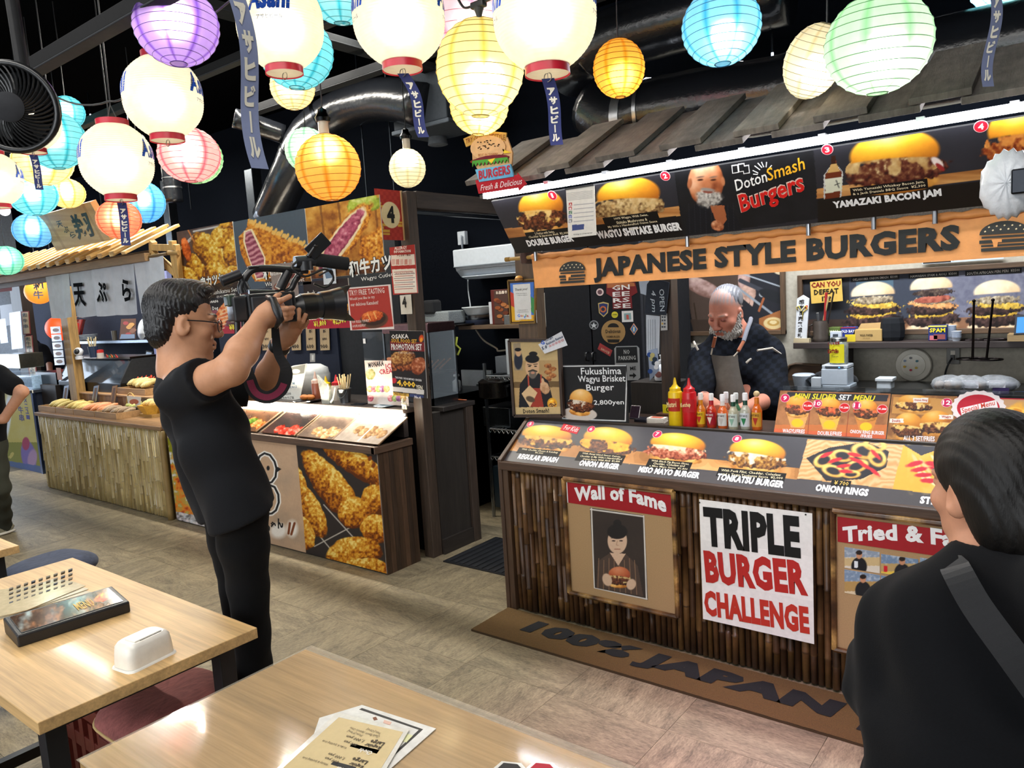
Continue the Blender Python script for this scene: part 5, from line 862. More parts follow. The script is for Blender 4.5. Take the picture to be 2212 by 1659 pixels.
fbox('menu_binder',1064,624,1098,702,YS2+.04,.03,'5a2420',M_print(),'red and brown food menu binder on the passage shelf','menu');hang('menu_cover',[(1067,628),(1098,625),(1097,699),(1069,700)],'food photo cover on the red menu binder','menu','43281f',[('お品書き',(1072,636),(1096,634),7,'e0d0c0')],y=YS2+.035,layers=[(C(1073+k*11%24,648+k*7%46,6,4),('8a4a28','6a3420','a86a3c')[k%3])for k in range(10)])
fbox('paper_pack',1058,652,1064,700,YS2+.05,.12,'c8ccd4',M_paper(),'white paper pack beside the red menu binder','pack');fbox('small_tin',1089,680,1102,702,YS2+.01,.06,'8a8a88',M_metal(),'small steel tin before the red menu binder','tin');fbox('flour_sack',1166,632,1184,706,4.35,.12,'a8a49c',M_cloth(),'pale paper sack behind the burger post','sack',bev=.02)
YR=4.25;s=thing('wire_rack','chrome wire rack holding a pot and steel equipment in the passage','rack',(az(1067,1100)[0],YR,0));xr=ax_(1067,1100,0)[0];b0=ay(1066,1096,YR);zt=ay(1047,785,YR)[2]
for dx,dy in((0,0),(.5,0),(0,.45),(.5,.45)):ob('post',MB('9a9ea2').tube([(b0[0]+dx,YR+dy,z)for z in np.linspace(0,zt,26)],[.0125+.0012*(i%2)for i in range(26)],8),M_metal(),s)
for py in(812,926,985):
 z=ay(1056,py,YR)[2]
 ob('shelf_rim',MB('a8acb0').tube([(b0[0],YR,z),(b0[0]+.5,YR,z),(b0[0]+.5,YR+.45,z),(b0[0],YR+.45,z)],.006,6,closed=True),M_metal(),s)
 mb=MB('a0a4a8')
 for i in range(16):mb.cyl((b0[0]+.5*i/15,YR,z-.0),(b0[0]+.5*i/15,YR+.45,z),.003,n=5)
 for i in range(24):mb.cyl((b0[0]+.0208*i,YR,z-.028 if i%2 else z),(b0[0]+.0208*(i+1),YR,z if i%2 else z-.028),.003,n=5)
 ob('shelf_wires',mb,M_metal(),s,kind='stuff')
def potth(px,py,y,w,h,c,lab,cat='pot',name='cooking_pot'):
 p=ay(px,py,y);k=mpp(p);s=thing(name,lab,cat,p);ob('pot_body',MB(c).lathe([(w*.44*k,0),(w*.5*k,3*k),(w*.5*k,h*.8*k),(w*.52*k,h*.82*k),(w*.4*k,h*.95*k),(4*k,h*k)],p,24),mat('dark_enamel',rough=.2),s,smooth=True,angle=60)
 for sg in(-1,1):ob('pot_handle',MB('15161a').tube([p+np.array(q)*k for q in((sg*w*.48,-3,h*.6),(sg*w*.64,-5,h*.62),(sg*w*.64,6,h*.62),(sg*w*.48,5,h*.6))],2.6*k,6),M_black(),s,smooth='all')
potth(1068,858,YR+.0,66,42,'25211f','dark lidded pot beside the chrome rack post');fbox('white_board',999,800,1060,850,4.8,.03,'c6ccd0',M_plast(),'white plastic board leaning on the passage wall','board')
fbox('steel_appliance',1045,882,1100,920,YR+.06,.3,'8f959b',M_metal(),'steel appliance box on the middle of the chrome rack','appliance');fbox('plastic_box',1072,770,1100,816,YR+.2,.2,'6a7078',M_plast(),'grey translucent box standing on the chrome rack','box');fbox('splash_board',1096,732,1120,816,YR+.1,.02,'c8d0d6',M_plast(),'white panel edge behind the framed chef poster','panel')
fbox('dark_bin',1046,945,1066,1100,4.72,.1,'22262a',M_matte(),'dark cabinet behind the chrome rack','cabinet');fbox('blue_bin',1070,1010,1095,1095,YR+.1,.3,'22303a',M_plast(),'dark blue bin under the chrome rack','bin')
p=ay(988,845,4.4);ob('prep_table',MB('1f2124').box(p[0]-.3,4.25,0,p[0]+.14,4.7,p[2]),M_metal(),label='dark steel prep table at the back of the passage',cat='table',bev=.003);lathe_thing('soap_bottle','white pump soap bottle by the dark pot in the passage','bottle',988,845,4.4,[(9,0,'b4bcc4'),(10,2,'b4bcc4'),(9,22,'b4bcc4'),(4,26,'b4bcc4')],[('pump',[(4,26,'c0c8d0'),(2,30,'c0c8d0'),(7,33,'c0c8d0'),(6,37,'c0c8d0')],None)])
# posts and cabinet of stall 4
t=thing('stall_cabinet','dark panelled cabinet closing the side of the skewer stall','cabinet',(-4,3.5,0));zc=ax_(1015,866,-3.345)[2]
ob('side_panel',MB('2b2622').box(-3.42,3.436,0,-3.36,3.79,zc-.03),M_wood('z',.25),t);ob('cabinet_top',MB('2c2725').box(-5.8,3.51,zc-.03,-3.33,3.82,zc),M_wood('x',.3,.45),t,bev=.003)
ob('stile',MB('3d3129').box(-3.36,3.73,0,-3.335,3.8,zc-.03),M_wood('z',.4),t,bev=.003);ob('base_rail',MB('2a2420').box(-3.36,3.436,0,-3.34,3.73,.1),M_wood('y',.3),t)
ob('carcass',MB('1c1a1a').box(-5.8,3.44,0,-3.43,3.78,zc-.035),M_matte(),t)
zp=ax_(872,415,-3.41)[2];ob('wooden_post',MB('43362c').box(-3.44,3.352,0,-3.36,3.434,zp),M_wood('z',.45),label='tall dark wooden post with the number four flag',cat='post',bev=.004)
fbx=Fr((XE,0,0),(0,1,0),(0,0,1));d0=fbx.uv(870,413);d1=fbx.uv(808,407);d2=fbx.uv(819,518)
s=thing('number_flag','red checkered flag with a black number 4 in a cream circle on the post','flag',fbx.p((d0[0]+d1[0])/2,d2[1]));yl,yr,bz,tz=d1[0],3.346,d2[1],d1[1]
cv=Cv(fbx,yl,bz,yr,tz,.0022,'a3281f');cv.mix((((np.floor((cv.A-yl)/.022)+np.floor((cv.B-bz)/.022))%2)==0).astype(float)*.6,'b93a2c')
u,v=(cv.A-yl)/(yr-yl),(cv.B-bz)/(tz-bz)
for cx,cy,w,h in((.12,.72,.1,.02),(.18,.66,.15,.02),(.1,.6,.1,.02),(.2,.3,.16,.025),(.12,.24,.12,.025),(.25,.18,.22,.025),(.3,.12,.16,.02),(.92,.3,.12,.025),(.9,.36,.1,.02)):cv.mix(((np.abs(u-cx)<w)&(np.abs(v-cy)<h)).astype(float),'d8a83c')
cv.mix((1-np.hypot((u-.55)/.38,(v-.5)/.27))*20,'e8d8a8');board('cloth',cv,M_paper(),s,th=.003,edge='902018')
mb=MB();TL(mb,fbx,yl+(yr-yl)*.4,bz+(tz-bz)*.34,(yr-yl)*.3,(tz-bz)*.34,'4','181614',.05,d=.0045);ob('number',mb,M_print(),s);ob('strip',MB('d8b888').box(XE-.004,yr-.002,bz,XE+.01,yr+.01,tz),M_wood('z',.15),s)
fpost=front(3.346)
q4=[(840,534),(896,529),(904,634),(851,636)];cv=cvq(fpost,q4,.0018,'e6ded4');cv.rect((835,520),(910,552),'a62a24',-.05);cv.rect((835,575),(910,583),'a62a24',-.05)
for a,b in zip(q4,q4[1:]+q4[:1]):cv.line([a,b],4,'a62a24')
for k in range(5):cv.rect((847+k*9,560),(854+k*9,572),('d8b0a8','c88a80')[k%2],-.05)
for k in range(9):cv.line([(852+k%3,588+k*4.6),(892+k%2*4,586+k*4.6)],1.3,('a05048','6a6a70')[k%2])
s=thing('allergy_notice','red and white allergy information notice taped to the post','notice',fpost.at(874,636));board('sheet',cv,M_print(),s,th=.002);mb=MB()
T(mb,fpost,'ALLERGY',(853,540),(880,538),7,'f4ece4',.02,d=.0035,res=1);T(mb,fpost,'INFORMATION',(852,547),(888,545),6,'f4ece4',.02,d=.0035,res=1);T(mb,fpost,'アレルギー表示',(858,555),(888,553),5,'6a3a20',.02,d=.0035,res=1);T(mb,fpost,'Wheat, Egg, Pork, Shrimp, Dairy',(855,594),(895,591),4.5,'902a24',.01,d=.0035,res=1);ob('lettering',mb,M_print(),s)
hang('number_card',[(864,638),(888,636),(891,678),(867,679)],'white paper card with a printed 4 below the allergy notice','card','dcdcd6',[('4',(871,665),(880,664),24,'181818',.04)],fr=fpost)
# food posters
def poster(name,quad,lab,paint,fr=fk,res=.0034,th=.006,texts=(),cat='poster',m=None,bg='808080',edge='d8d4cc'):
 cv=cvq(fr,quad,res,bg);paint(cv);s=thing(name,lab,cat,fr.at(*[sum(q)/4 for q in zip(*quad)]));board('print',cv,m or M_print(),s,th=th,edge=edge);mb=MB()
 for st,pl,pr,h,c,*r in texts:
  if r and r[0]=='o':T(mb,fr,st,(pl[0]-1,pl[1]+1),(pr[0]+1,pr[1]+1),h+2,'121212',.06,d=th+.0008,res=1);r=r[1:]
  T(mb,fr,st,pl,pr,h,c,*(r or(.02,)),d=th+.0018,res=1)
 if mb.n:ob('lettering',mb,M_print(),s)
 return s
CRUMB=('5a2c06','9a5a10','cf8c1e','e8b63c','f8e08a');CRUMB2=('6a3008','a85c14','d88a24','e8aa44','f4cf7c');MEAT=('6a2434','9a4a5c','c07a84','e0aaa8')
def p1(c):
 c.c[:]=rgb('4a3630');c.mix((c.y<545)*(c.n(12,3)-.3),'7a6a64');c.line([(420,500),(520,480)],4,'c8c4c0');c.line([(383,545),(420,510)],6,'c0bcb8')
 for cx,cy,rx,ry,r in((485,512,38,26,-40),(500,470,30,22,-30),(478,560,32,22,50),(510,545,26,34,10),(425,575,30,18,60),(400,600,32,24,40),(450,545,55,24,58),(475,600,40,24,55),(510,600,26,26,0),(430,625,40,20,10)):c.lump(cx,cy,rx,ry,CRUMB,r,int(cx+cy),5,.22,.1,.9)
 c.lump(404,538,9,26,('8a3010','d8682a','f0a060'),-14,3,6,.1);c.line([(408,497),(421,522)],3,'c87a3a');c.mix((c.y>612+(470-c.x)*.18)*.75,'1a1412')
poster('food_poster',[(383,501),(503,479),(520,634),(400,655)],'food poster of yellow fried skewers, leftmost of the upper three',p1,texts=[('串カツセット',(438,624),(513,606),25,'f4f4ec','o',.02),('Kushikatsu Set',(459,637),(514,629),9,'f0ece4',.0),('쿠시카츠 세트',(470,645),(512,638),6,'d8d4cc',.0)])
def p2(c):
 Z=lambda L:[(x/3.95+360,y/3.95+380)for x,y in L]
 c.c[:]=rgb('46515e');c.mix((c.n(60,2)-.3)*.4,'5a6470');sv=c.c.copy()
 m0=Cv.poly(c,Z([(700,370),(760,400),(840,420),(960,500),(1020,540),(1140,570),(1225,630),(1240,900),(760,900),(700,800),(640,660),(620,520),(670,470),(690,440)]),'000001').c
 mk=(np.abs(m0-rgb('000001')).sum(-1)<1e-6).astype(float);c.c=sv;mk=np.clip(mk*1.0,0,1);c.mix(mk,c.ramp(c.n(5,7)*1.1-.05-(c.y-480)*.0012,CRUMB2))
 for k in range(40):x=540+k*3.2;y=475+max(0,(x-540))*.43+(k*k*7%11)*.9-4;c.ell(x,y,3,5,'e8b860',20,.5)
 c.poly(Z([(665,470),(735,450),(790,560),(850,700),(845,870),(770,890),(700,690),(660,560)]),'f0dcb0');sv=c.c.copy();mm=Cv.poly(c,Z([(680,480),(725,465),(780,580),(838,700),(830,865),(775,875),(705,680),(675,560)]),'000001').c
 mk=(np.abs(mm-rgb('000001')).sum(-1)<1e-6).astype(float);c.c=sv;c.mix(mk,c.ramp(.5+.35*np.sin(c.y*.55+c.x*.22+c.n(16,5)*6)+c.n(8,4)*.3-.15,MEAT));c.mix((c.y>600)*(c.x>575)*.5,'1e1a18')
poster('food_poster',[(504.5,479),(659,451),(674,606),(521,634)],'food poster of a sliced pork cutlet on slate blue',p2,texts=[('和豚カツ',(572,606),(652,588),30,'f4f4ec','o',.02),('Wagyu Pork Cutlet',(576,622),(660,610),12,'f0ece4',.0)])
def p3(c):
 c.c[:]=c.ramp(c.n(16,3,5)*1.2-.1-(c.y-520)*.002,('5a2c0a','9a5a18','c88a34','dca850'));c.mix((np.sin(c.x*.16-c.y*.02)>.93)*.6,'6a3a10');c.lump(790,440,40,18,('7a8a20','b0c040','dce08a'),-10,3,7,.3);c.lump(830,545,50,60,CRUMB2,30,9,5,.2)
 c.lump(742,520,28,100,CRUMB2,36,5,5,.12);c.lump(739,518,21,88,('e8d0a0','f4e4c0'),36,6,5,.08);c.lump(738,518,16,82,('6a2038','9a3a54','c46a7c','e8b4b4'),36,7,7,.1,.1,.4);c.mix((c.y>575-(c.x-760)*.1)*(c.n(30,4)*.9),'2a1410')
poster('food_poster',[(660.5,450.5),(806,423),(848,582),(675,606)],'food poster of a pink wagyu cutlet slice, rightmost of the upper three',p3,texts=[('和牛カツ',(758,600),(850,583),36,'f4f4ec','o',.02),('Wagyu Cutlet',(783,610),(851,599),11,'f0ece4',.0)])
def p4(c):
 c.c[:]=rgb('26201f');c.mix((c.y>670)*(c.n(8,3)),'d86a80');c.mix((c.y>705)*.9,'b8283a');c.lump(478,690,14,44,('8a3010','d0562a','f09a5a','f8c890'),24,4,6,.08)
 for k in range(7):c.line([(462+k*4,715-k*9),(486+k*4,708-k*9)],2,'f4d0a8')
poster('food_poster',[(400,656),(519,636),(530,712),(411,730)],'lower food poster of a striped hot dog priced 800 yen',p4,texts=[('Cheese',(448,656),(474,653),8,'f0ece4'),('Hot Dog',(448,674),(474,671),10,'f0ece4'),('¥800',(498,714),(520,711),13,'f2dc4a','o',.03)])
def p5(c):c.c[:]=rgb('3a1a18');c.mix((c.y>690)*1.0,'c02c40');c.lump(580,670,50,24,CRUMB2,0,4,5,.2)
poster('food_poster',[(520,636),(596,623),(606,702),(531,712)],'lower food poster priced 3,200 yen behind the video camera',p5,texts=[('¥3,200',(556,711),(592,706),14,'f2dc4a','o',.03)])
def p6(c):
 c.c[:]=rgb('2a1e1c');c.mix((c.y>688)*1.0,'a82434');c.mix((c.y>688)*(c.n(14,3)-.4),'d83a4a');c.ell(732,660,36,34,'3a3634',0,.05);c.ell(732,660,33,31,'1e1c1c',0,.05)
 for cx,cy,rx,ry,r,P in((712,655,8,22,5,('4a6a2a','8aa84a','d8d890')),(725,650,5,22,0,CRUMB2),(737,652,5,20,-8,CRUMB2),(748,668,6,22,45,CRUMB2),(715,684,16,9,10,CRUMB2),(742,682,14,8,-25,CRUMB2),(700,676,7,12,0,CRUMB2)):c.lump(cx,cy,rx,ry,P,r,int(cx),4,.12)
poster('food_poster',[(655,613),(752,597),(762,702),(667,716)],'lower food poster of a fried bowl priced 1,800 and 2,500 yen',p6,texts=[('Pork',(668,641),(684,637),11,'f0ece4',.0),('¥1,800',(681,709),(708,705),15,'f2dc4a','o',.03),('¥2,500',(722,704),(751,699),16,'f2dc4a','o',.03)])
fq=front(2.978)
hang('clear_sheet',[(584,571),(640,566),(646,640),(590,646)],'laminated grilled eel rice bowl sheet hung before the posters','notice','8a7a70',[('GRILLED EEL',(588,585),(616,581),7,'e8e0d8'),('RICE BOWL',(588,596),(612,592),7,'e8e0d8')],fr=fq,layers=[(C(628,588,10,14),'6a3028'),(C(612,620,20,12),'7a4a38')],m=mat('laminate',rough=.12))
hang('shirt_card',[(697,571),(724,568),(727,612),(700,615)],'white cut-out card of a shirt hanging on the wagyu poster','card','d4d8dc',fr=fq,layers=[([(702,590),(708,576),(714,574),(721,587),(718,600),(705,602)],'6a8098')])
q4=[(749,622),(842,614),(854,708),(759,716)];fq2=front(2.95);cv=cvq(fq2,q4,.0022,'b03a2e');cv.mix((cv.n(50,3)-.3)*.6,'a02a22')
for a,b in zip(q4,q4[1:]+q4[:1]):cv.line([a,b],6,'e8dcd4')
cv.ell(809,690,30,19,'5a3a28',-6);cv.ell(808,688,26,15,'3a2418',-6);cv.lump(805,683,24,12,('a83a10','e0682a','f49a50'),-8,4,3,.1,.1,.8);cv.line([(795,678),(801,692)],2,'f8c070');cv.line([(808,674),(814,688)],2,'f8c070')
s=thing('tasting_poster','red poster offering a free tasting of fried cutlets','poster',fq2.at(802,714));board('print',cv,M_print(),s,th=.003);mb=MB()
for st,pl,pr,h in(('TRY? FREE TASTING',(756,639),(832,633),12),('Would you like to try',(757,651),(811,646),8),('our delicious Katsulett?',(759,662),(819,657),8)):T(mb,fq2,st,pl,pr,h,'f0d8cc',.015,d=.0045,res=1)
T(mb,fq2,'아주 맛있는 카츠레츠',(762,699),(799,695),6,'f0d8cc',.01,d=.0045,res=1);T(mb,fq2,'시식해 보실래요?',(763,708),(792,705),6,'f0d8cc',.01,d=.0045,res=1);ob('lettering',mb,M_print(),s)
# counter of stall 4
zl=.80;FD=Fr((-3.42,2.99,zl),(1,0,0),(0,.29,.14));ZK=ay(885,884,3.28)[2]
t=thing('skewer_counter','dark wooden skewer counter with printed front and lit sloping menu top','counter',(-4.6,3.15,0))
ob('carcass',MB('241c17').box(-5.88,3.0,0,-3.43,3.28,zl-.05),M_wood('x'),t);ob('lip',MB('5c4636').box(-5.9,2.962,zl-.045,-3.4,2.992,zl),M_wood('x',.4),t,bev=.003);ob('lip',MB('5c4636').box(-3.43,2.962,zl-.045,-3.395,3.28,zl-.002),M_wood('y',.4),t,bev=.003)
ob('sloping_bed',MB('3a2c22').bfr(FD,-2.46,.0,-.02,-.03,.3,-.004),M_wood('x',.3),t);ob('ledge',MB('332a26').box(-5.9,3.262,ZK-.03,-3.445,3.5,ZK),M_wood('x',.35,.4),t,bev=.003)
ob('ledge_back',MB('2a2320').box(-5.9,3.262,.8,-3.45,3.3,ZK-.03),M_wood('x',.3),t);ob('light_tube',MB('fff2da').box(-5.85,3.235,ZK-.038,-3.42,3.255,ZK-.026),M_emit(120),t)
for i in range(7):ob('side_plank',MB(('4a3626','5a4230','3e2e22')[i%3]).box(-3.43,2.995+i*.0405,.0,-3.405,2.995+(i+1)*.0405-.0012,zl-.046),M_wood('z',.45),t)
def slope_pic(quad,lab,k):
 fr=FD.off(.004);q=[fr.uv(*p)for p in quad];cv=Cv(fr,(q[0][0]+q[3][0])/2,max(.008,(q[2][1]+q[3][1])/2),(q[1][0]+q[2][0])/2,min(.31,(q[0][1]+q[1][1])/2),.0035,('5a4030','3a3230','6a5a50','a89a8c')[k]);cx=sum(p[0]for p in quad)/4;cy=sum(p[1]for p in quad)/4
 cv.mix((cv.n(20,k)-.3)*.9,('a86a3a','8a4a3a','c8a888','d8cabc')[k])
 for j in range(6):cv.lump(cx-24+j*10,cy+(4,12,10,2)[k]+(j%3)*5,14,6,(('8a3a10','d08040','f0c080'),('8a1c14','d04a38','f0a090'),('9a6a40','d8a878','f4dcc0'),('7a5a40','b08a60','d8b890'))[k],-30,j+k*7,5,.2)
 if k==0:cv.lump(cx,cy+6,20,5,('4a6a20','8aa840'),-20,3,5,.2)
 if k==3:cv.line([(cx-26,cy+26),(cx+20,cy-18)],2,'e8e4dc')
 s=thing('menu_picture',lab,'menu',fr.p(cv.a0,cv.b0));board('print',cv,mat('laminate',rough=.12),s,th=.004,edge='6a4a30');
 for A,B in(((cv.a0,cv.b0),(cv.a0,cv.b1)),((cv.a1,cv.b0),(cv.a1,cv.b1))):ob('frame_edge',MB('8a6a48').beam(fr.p(*A,.003),fr.p(*B,.003),.008,.008,up=fr.n),M_wood('y',.3),s)
for k,(q,l)in enumerate((([(512,876),(612,886),(552,935),(480,927)],'lit sloping menu photo of skewers nearest the cameraman'),([(616,889),(692,893),(638,943),(567,936)],'lit sloping menu photo of red sauced food'),([(698,892),(775,898),(719,951),(646,943)],'lit sloping menu photo of pale cutlets'),([(780,895),(882,903),(816,961),(721,951)],'lit sloping menu photo of small plates at the end of the counter'))):slope_pic(q,l,k)
FF=front(2.994);cv=Cv(FF,-5.88,.01,-3.412,zl-.05,.0042,'c2a284');cv.mix((cv.n(60,3)-.35)*.5,'b08e70');cv.mix(((cv.x<500)).astype(float),cv.ramp(cv.n(9,11,5)*1.5-.25-(cv.y-1050)*.0006,('8a2c10','c8581c','e08a2c','b0a04a','d8d8e0')));cv.mix(((cv.x<500)&(cv.y<1000+(cv.x-383)*.1)).astype(float)*(cv.n(12,4)*1.6-.3),'d8dce8');cv.mix(((cv.x<500)&(cv.y>1105+(cv.x-383)*.2)).astype(float)*.9,cv.ramp(cv.n(5,6)*1.6-.3,('4a4a50','b8bcc8','f0f0f4')));cv.mix((cv.x<500)*(cv.y<985)*(cv.n(14,9)>.6),'8a8a1c')
cv.mix(((cv.x>500)&(cv.x<660))*(cv.n(40,5,3)-.45)*1.2,'9a8a78')
b_x=640.5+(cv.y-961)*.093;mk=(cv.x>b_x).astype(float);cv.mix(mk,'2e2826');
for a,b in(((680,1180),(850,1090)),((690,1215),(850,1130)),((660,1120),(760,1240)),((700,1090),(800,1200))):cv.mix(0*mk,'ffffff');cv.line([a,b],2.4,'b8b0a4')
sv=cv.c.copy()
for cx,cy,rx,ry,r in((770,1000,95,26,33),(720,1055,100,33,52),(668,1100,70,26,62),(655,1150,40,24,70),(812,1080,32,34,0),(768,1108,37,34,0),(815,1142,36,32,0),(765,1195,62,36,-10),(790,1235,60,30,0),(640,1040,40,20,70)):cv.lump(cx,cy,rx,ry,('5a2804','9a5208','c8801a','dfa83a','f4d87a'),r,int(cx+cy*2),4.5,.1,.06,1.0)
for x,y in((800,990),(785,1002),(808,1005)):cv.ell(x,y,4,6,'7a3a10',20,.4)
cv.c=sv*(1-mk[...,None])+cv.c*mk[...,None]
CK=[(557,996),(562,985),(572,979),(584,983),(594,997),(598,1012),(596,1030),(588,1041),(580,1044)];CB=[(560,1042),(580,1046),(594,1052),(602,1068),(603,1085),(597,1102),(588,1109),(578,1110)]
for L in(CK,CB):cv.line(L,10,'f0ece4')
for L in(CK,CB):cv.line(L,4.4,'17171a')
cv.poly([(596,1006),(609,1013),(598,1021)],'17171a');cv.ell(580,1011,3.4,5,'17171a',0,.3);cv.ell(602,1146,18,16,'ece6dc',0,.6);cv.ell(632,1142,12,18,'ece6dc',0,.6)
for a,b in(((627,1130),(624,1152)),((637,1130),(630,1154))):cv.line([a,b],5,'7a4020')
bd=board('printed_front',cv,M_print(),t,th=.003);mb=MB();T(mb,FF,'ちゃん',(576,1150),(615,1140),22,'17171a',.03,d=.0045);ob('lettering',mb,M_print(),t)
# goods on the ledge
def onK(px,py,dz=0):return az(px,py,ZK+dz)
p=onK(665,868);k=mpp(p);s=thing('serving_plate','black plate with two golden croquettes on the ledge','plate',p);ob('plate',MB('15161a').lathe([(14*k,0),(30*k,3*k),(31*k,5*k),(26*k,4*k)],p,24),M_plast(),s,smooth=True)
for i in range(2):ob('croquette',MB('b0621c').ball(p+np.array([-7+14*i,-2+4*i,10])*k,(15*k,7*k,6*k),jit=.12,seed=i),M_food(),label='golden fried croquette %s on the black plate'%('at the near end' if i else 'at the far end'),cat='croquette',smooth='all')
p=onK(746,869);k=mpp(p);s=thing('steel_bucket','small steel bucket of wooden skewers','bucket',p);ob('bucket',MB('8a8f94').lathe([(11*k,0),(14.5*k,29*k),(15.5*k,30*k),(14*k,30*k),(11*k,3*k)],p,20),M_metal(),s,smooth=True);ob('bail',MB('9a9fa4').tube([p+np.array([15*math.cos(a),-6-3*math.sin(a)*2,27-16*math.sin(a)])*k for a in np.linspace(0,math.pi,12)],.8*k,5),M_metal(),s)
for i in range(16):
 a,r=rnd.uniform(0,6.28),rnd.uniform(.2,1);q=p+np.array([6*r*math.cos(a),6*r*math.sin(a),8])*k;e=p+np.array([22*r*math.cos(a)-2,16*r*math.sin(a),rnd.uniform(52,64)])*k
 o=ob('wooden_skewer',MB('d8c090').cyl(q,e,1.1*k,1.3*k,5),M_wood('z',.1),label='thin pale wooden stick standing in the steel bucket',cat='skewer',group='sticks in the steel bucket')
def bottle4(px,py,w,h,body,capc,lab,y=3.42):
 p=ay(px,py,y);p[2]=ZK;k=mpp(p);s=thing('squeeze_bottle',lab,'bottle',p);ob('bottle',MB(body).lathe([(w/2*k,0),(w/2*k,h*.55*k),(w*.4*k,h*.62*k)],p,16),M_plast(),s,smooth=True);ob('cap',MB(capc).lathe([(w*.44*k,h*.55*k),(w*.44*k,h*.7*k),(w*.2*k,h*.75*k),(w*.05*k,h*k)],p,14),M_plast(),s,smooth=True)
bottle4(728,840,24,55,'c8bdb0','c01c24','white squeeze bottle with red cap on the skewer stall ledge',3.45);bottle4(706,845,22,50,'d8cc90','d8b818','pale squeeze bottle with yellow cap beside the red-capped one',3.46);bottle4(749,840,14,40,'c8c4bc','d0ccc4','small clear squeeze bottle behind the skewer bucket',3.46);bottle4(685,862,20,62,'8a4a30','c8a898','brown sauce bottle beside the clear cutlery bag',3.4)
p=onK(702,872);k=mpp(p);s=thing('cutlery_bag','clear plastic bag of white spoons leaning on the ledge','bag',p);ob('film',MB('c8ccc4').add([p+np.array(q)*k for q in((-10,0,0),(14,0,0),(12,3,30),(-4,4,44),(-26,5,62),(-18,2,34),(-10,14,0),(14,14,0),(12,12,30),(-4,11,44),(-26,9,62),(-18,12,34))],[(0,1,2,3,4,5),(11,10,9,8,7,6),(0,6,7,1),(1,7,8,2),(2,8,9,3),(3,9,10,4),(4,10,11,5),(5,11,6,0)]),mat('clear_film',rough=.15,var=.3,scale=20,alpha=.45,bump=.8,bscale=30),s)
for i in range(4):ob('spoon',MB('d8d8c8').ball(p+np.array([-4+i*4,6,18+i*5])*k,(3*k,2*k,10*k)),M_plast(),s,smooth='all')
p=onK(718,873);k=mpp(p);ob('spoon',MB('d8d4c0').tube([p+np.array(q)*k for q in((-2,0,3),(3,1,12),(10,3,36))],[4*k,2*k,1.6*k],7),M_plast(),label='white plastic spoon leaning beside the cutlery bag',cat='spoon',smooth='all')
p=onK(776,874);k=mpp(p);ob('smartphone',MB('1a1c22').box(-16*k,-.03,0,16*k,.03,.008,M=Matrix.Translation(p)@Matrix.Rotation(.2,4,'Z')),mat('phone_glass',rough=.15,coat=1),label='black smartphone lying on the skewer stall ledge',cat='phone',bev=.003)
p=onK(832,878);k=mpp(p);ob('saucer',MB('8a98a4').lathe([(12*k,0),(25*k,3*k),(24*k,4*k),(10*k,1.5*k)],p,22),M_plast(),label='pale blue saucer at the end of the ledge',cat='plate',smooth=True)
p=onK(874,884);k=mpp(p);s=thing('figurine','tiny cream animal figurine by the post','figurine',p);ob('body',MB('cfc4a4').ball(p+[0,0,11*k],(8*k,4*k,4*k)),M_plast(),s,smooth='all');ob('head',MB('d8cfb0').ball(p+[-4*k,0,19*k],(3*k,3*k,5*k)),M_plast(),s,smooth='all')
for dx in(-6,-2,3,6):ob('leg',MB('cfc4a4').cyl(p+[dx*k,0,0],p+[dx*k,0,9*k],1.3*k,n=6),M_plast(),s)
fr=front(3.36);q4=[(628,792),(664,785),(648,865),(599,865)];hang('rice_sign',q4,'white card advertising premium Japanese rice at 500 yen','sign','d8d8d0',[('PREMIUM',(612,833),(638,831),6,'4a6a80'),('JAPANESE RICE',(608,841),(643,839),6,'4a6a80'),('¥500',(617,854),(630,853),6,'5a5a5a'),('炊きたてご飯',(607,862),(636,861),5,'606060')],fr=fr,layers=[([(626,794),(660,787),(657,806),(624,812)],'8a8a80'),(C(640,802,9,5),'e8e4d8')])
s,p,k=lathe_thing('rice_cooker','large white rice cooker behind the rice card','appliance',668,850,3.62,[(42,0,'c4c8c8'),(46,4,'c4c8c8'),(48,40,'cdd0d0'),(46,44,'b0b4b4'),(44,54,'d0d4d6'),(30,62,'d0d4d6'),(4,64,'d0d4d6')],n=26)
s,p,k=lathe_thing('foam_cup','stack of white paper cups behind the cameraman','cups',512,845,3.4,[(11,0,'d0d0cc'),(14,24,'d8d8d4'),(13,24,'d8d8d4')])
fr=front(3.33);q4=[(788,778),(850,777),(884,878),(797,872)];cv=cvq(fr,[(790,778),(878,780),(882,876),(794,872)],.0022,'ddd0c8');cv.mix((cv.n(14,3)-.45)*1.2,'c8a890');
for k in range(10):cv.lump(800+k*9%80,840+k//5*20,7,7,(('8a6a30','d8b070','f0dcb0'),('b03a50','e0808a','f8d0d0'),('5a7a30','9ab060','d8e0b0'),('7a3a6a','b080a8','e8d0e0'))[k%4],0,k,4,.1)
cv.lump(801,808,10,12,('7a8a3a','c8b080','ecd8b0'),0,3,5,.1)
s=thing('dessert_poster','white ice cream dessert poster standing on the ledge','poster',fr.at(838,874));board('print',cv,M_print(),s,th=.004);mb=MB();T(mb,fr,'MONAKA',(798,795),(831,790),12,'201c1c',.03,d=.0055,res=1);T(mb,fr,'ICE',(835,797),(852,795),11,'b02a3a',.02,d=.0055,res=1);T(mb,fr,'CREAM',(821,809),(858,806),11,'b02a3a',.02,d=.0055,res=1);ob('lettering',mb,M_print(),s)
fr=front(3.255);F2=plane3(fr.at(842,714),fr.at(917,715),fr.at(842,851));a,b=F2.uv(917,864);cv=Cv(F2,0,F2.uv(842,853)[1],F2.uv(916,715)[0],0,.0022,'1e1b1d');cv.mix((cv.n(30,3)-.4)*.6,'3a3438')
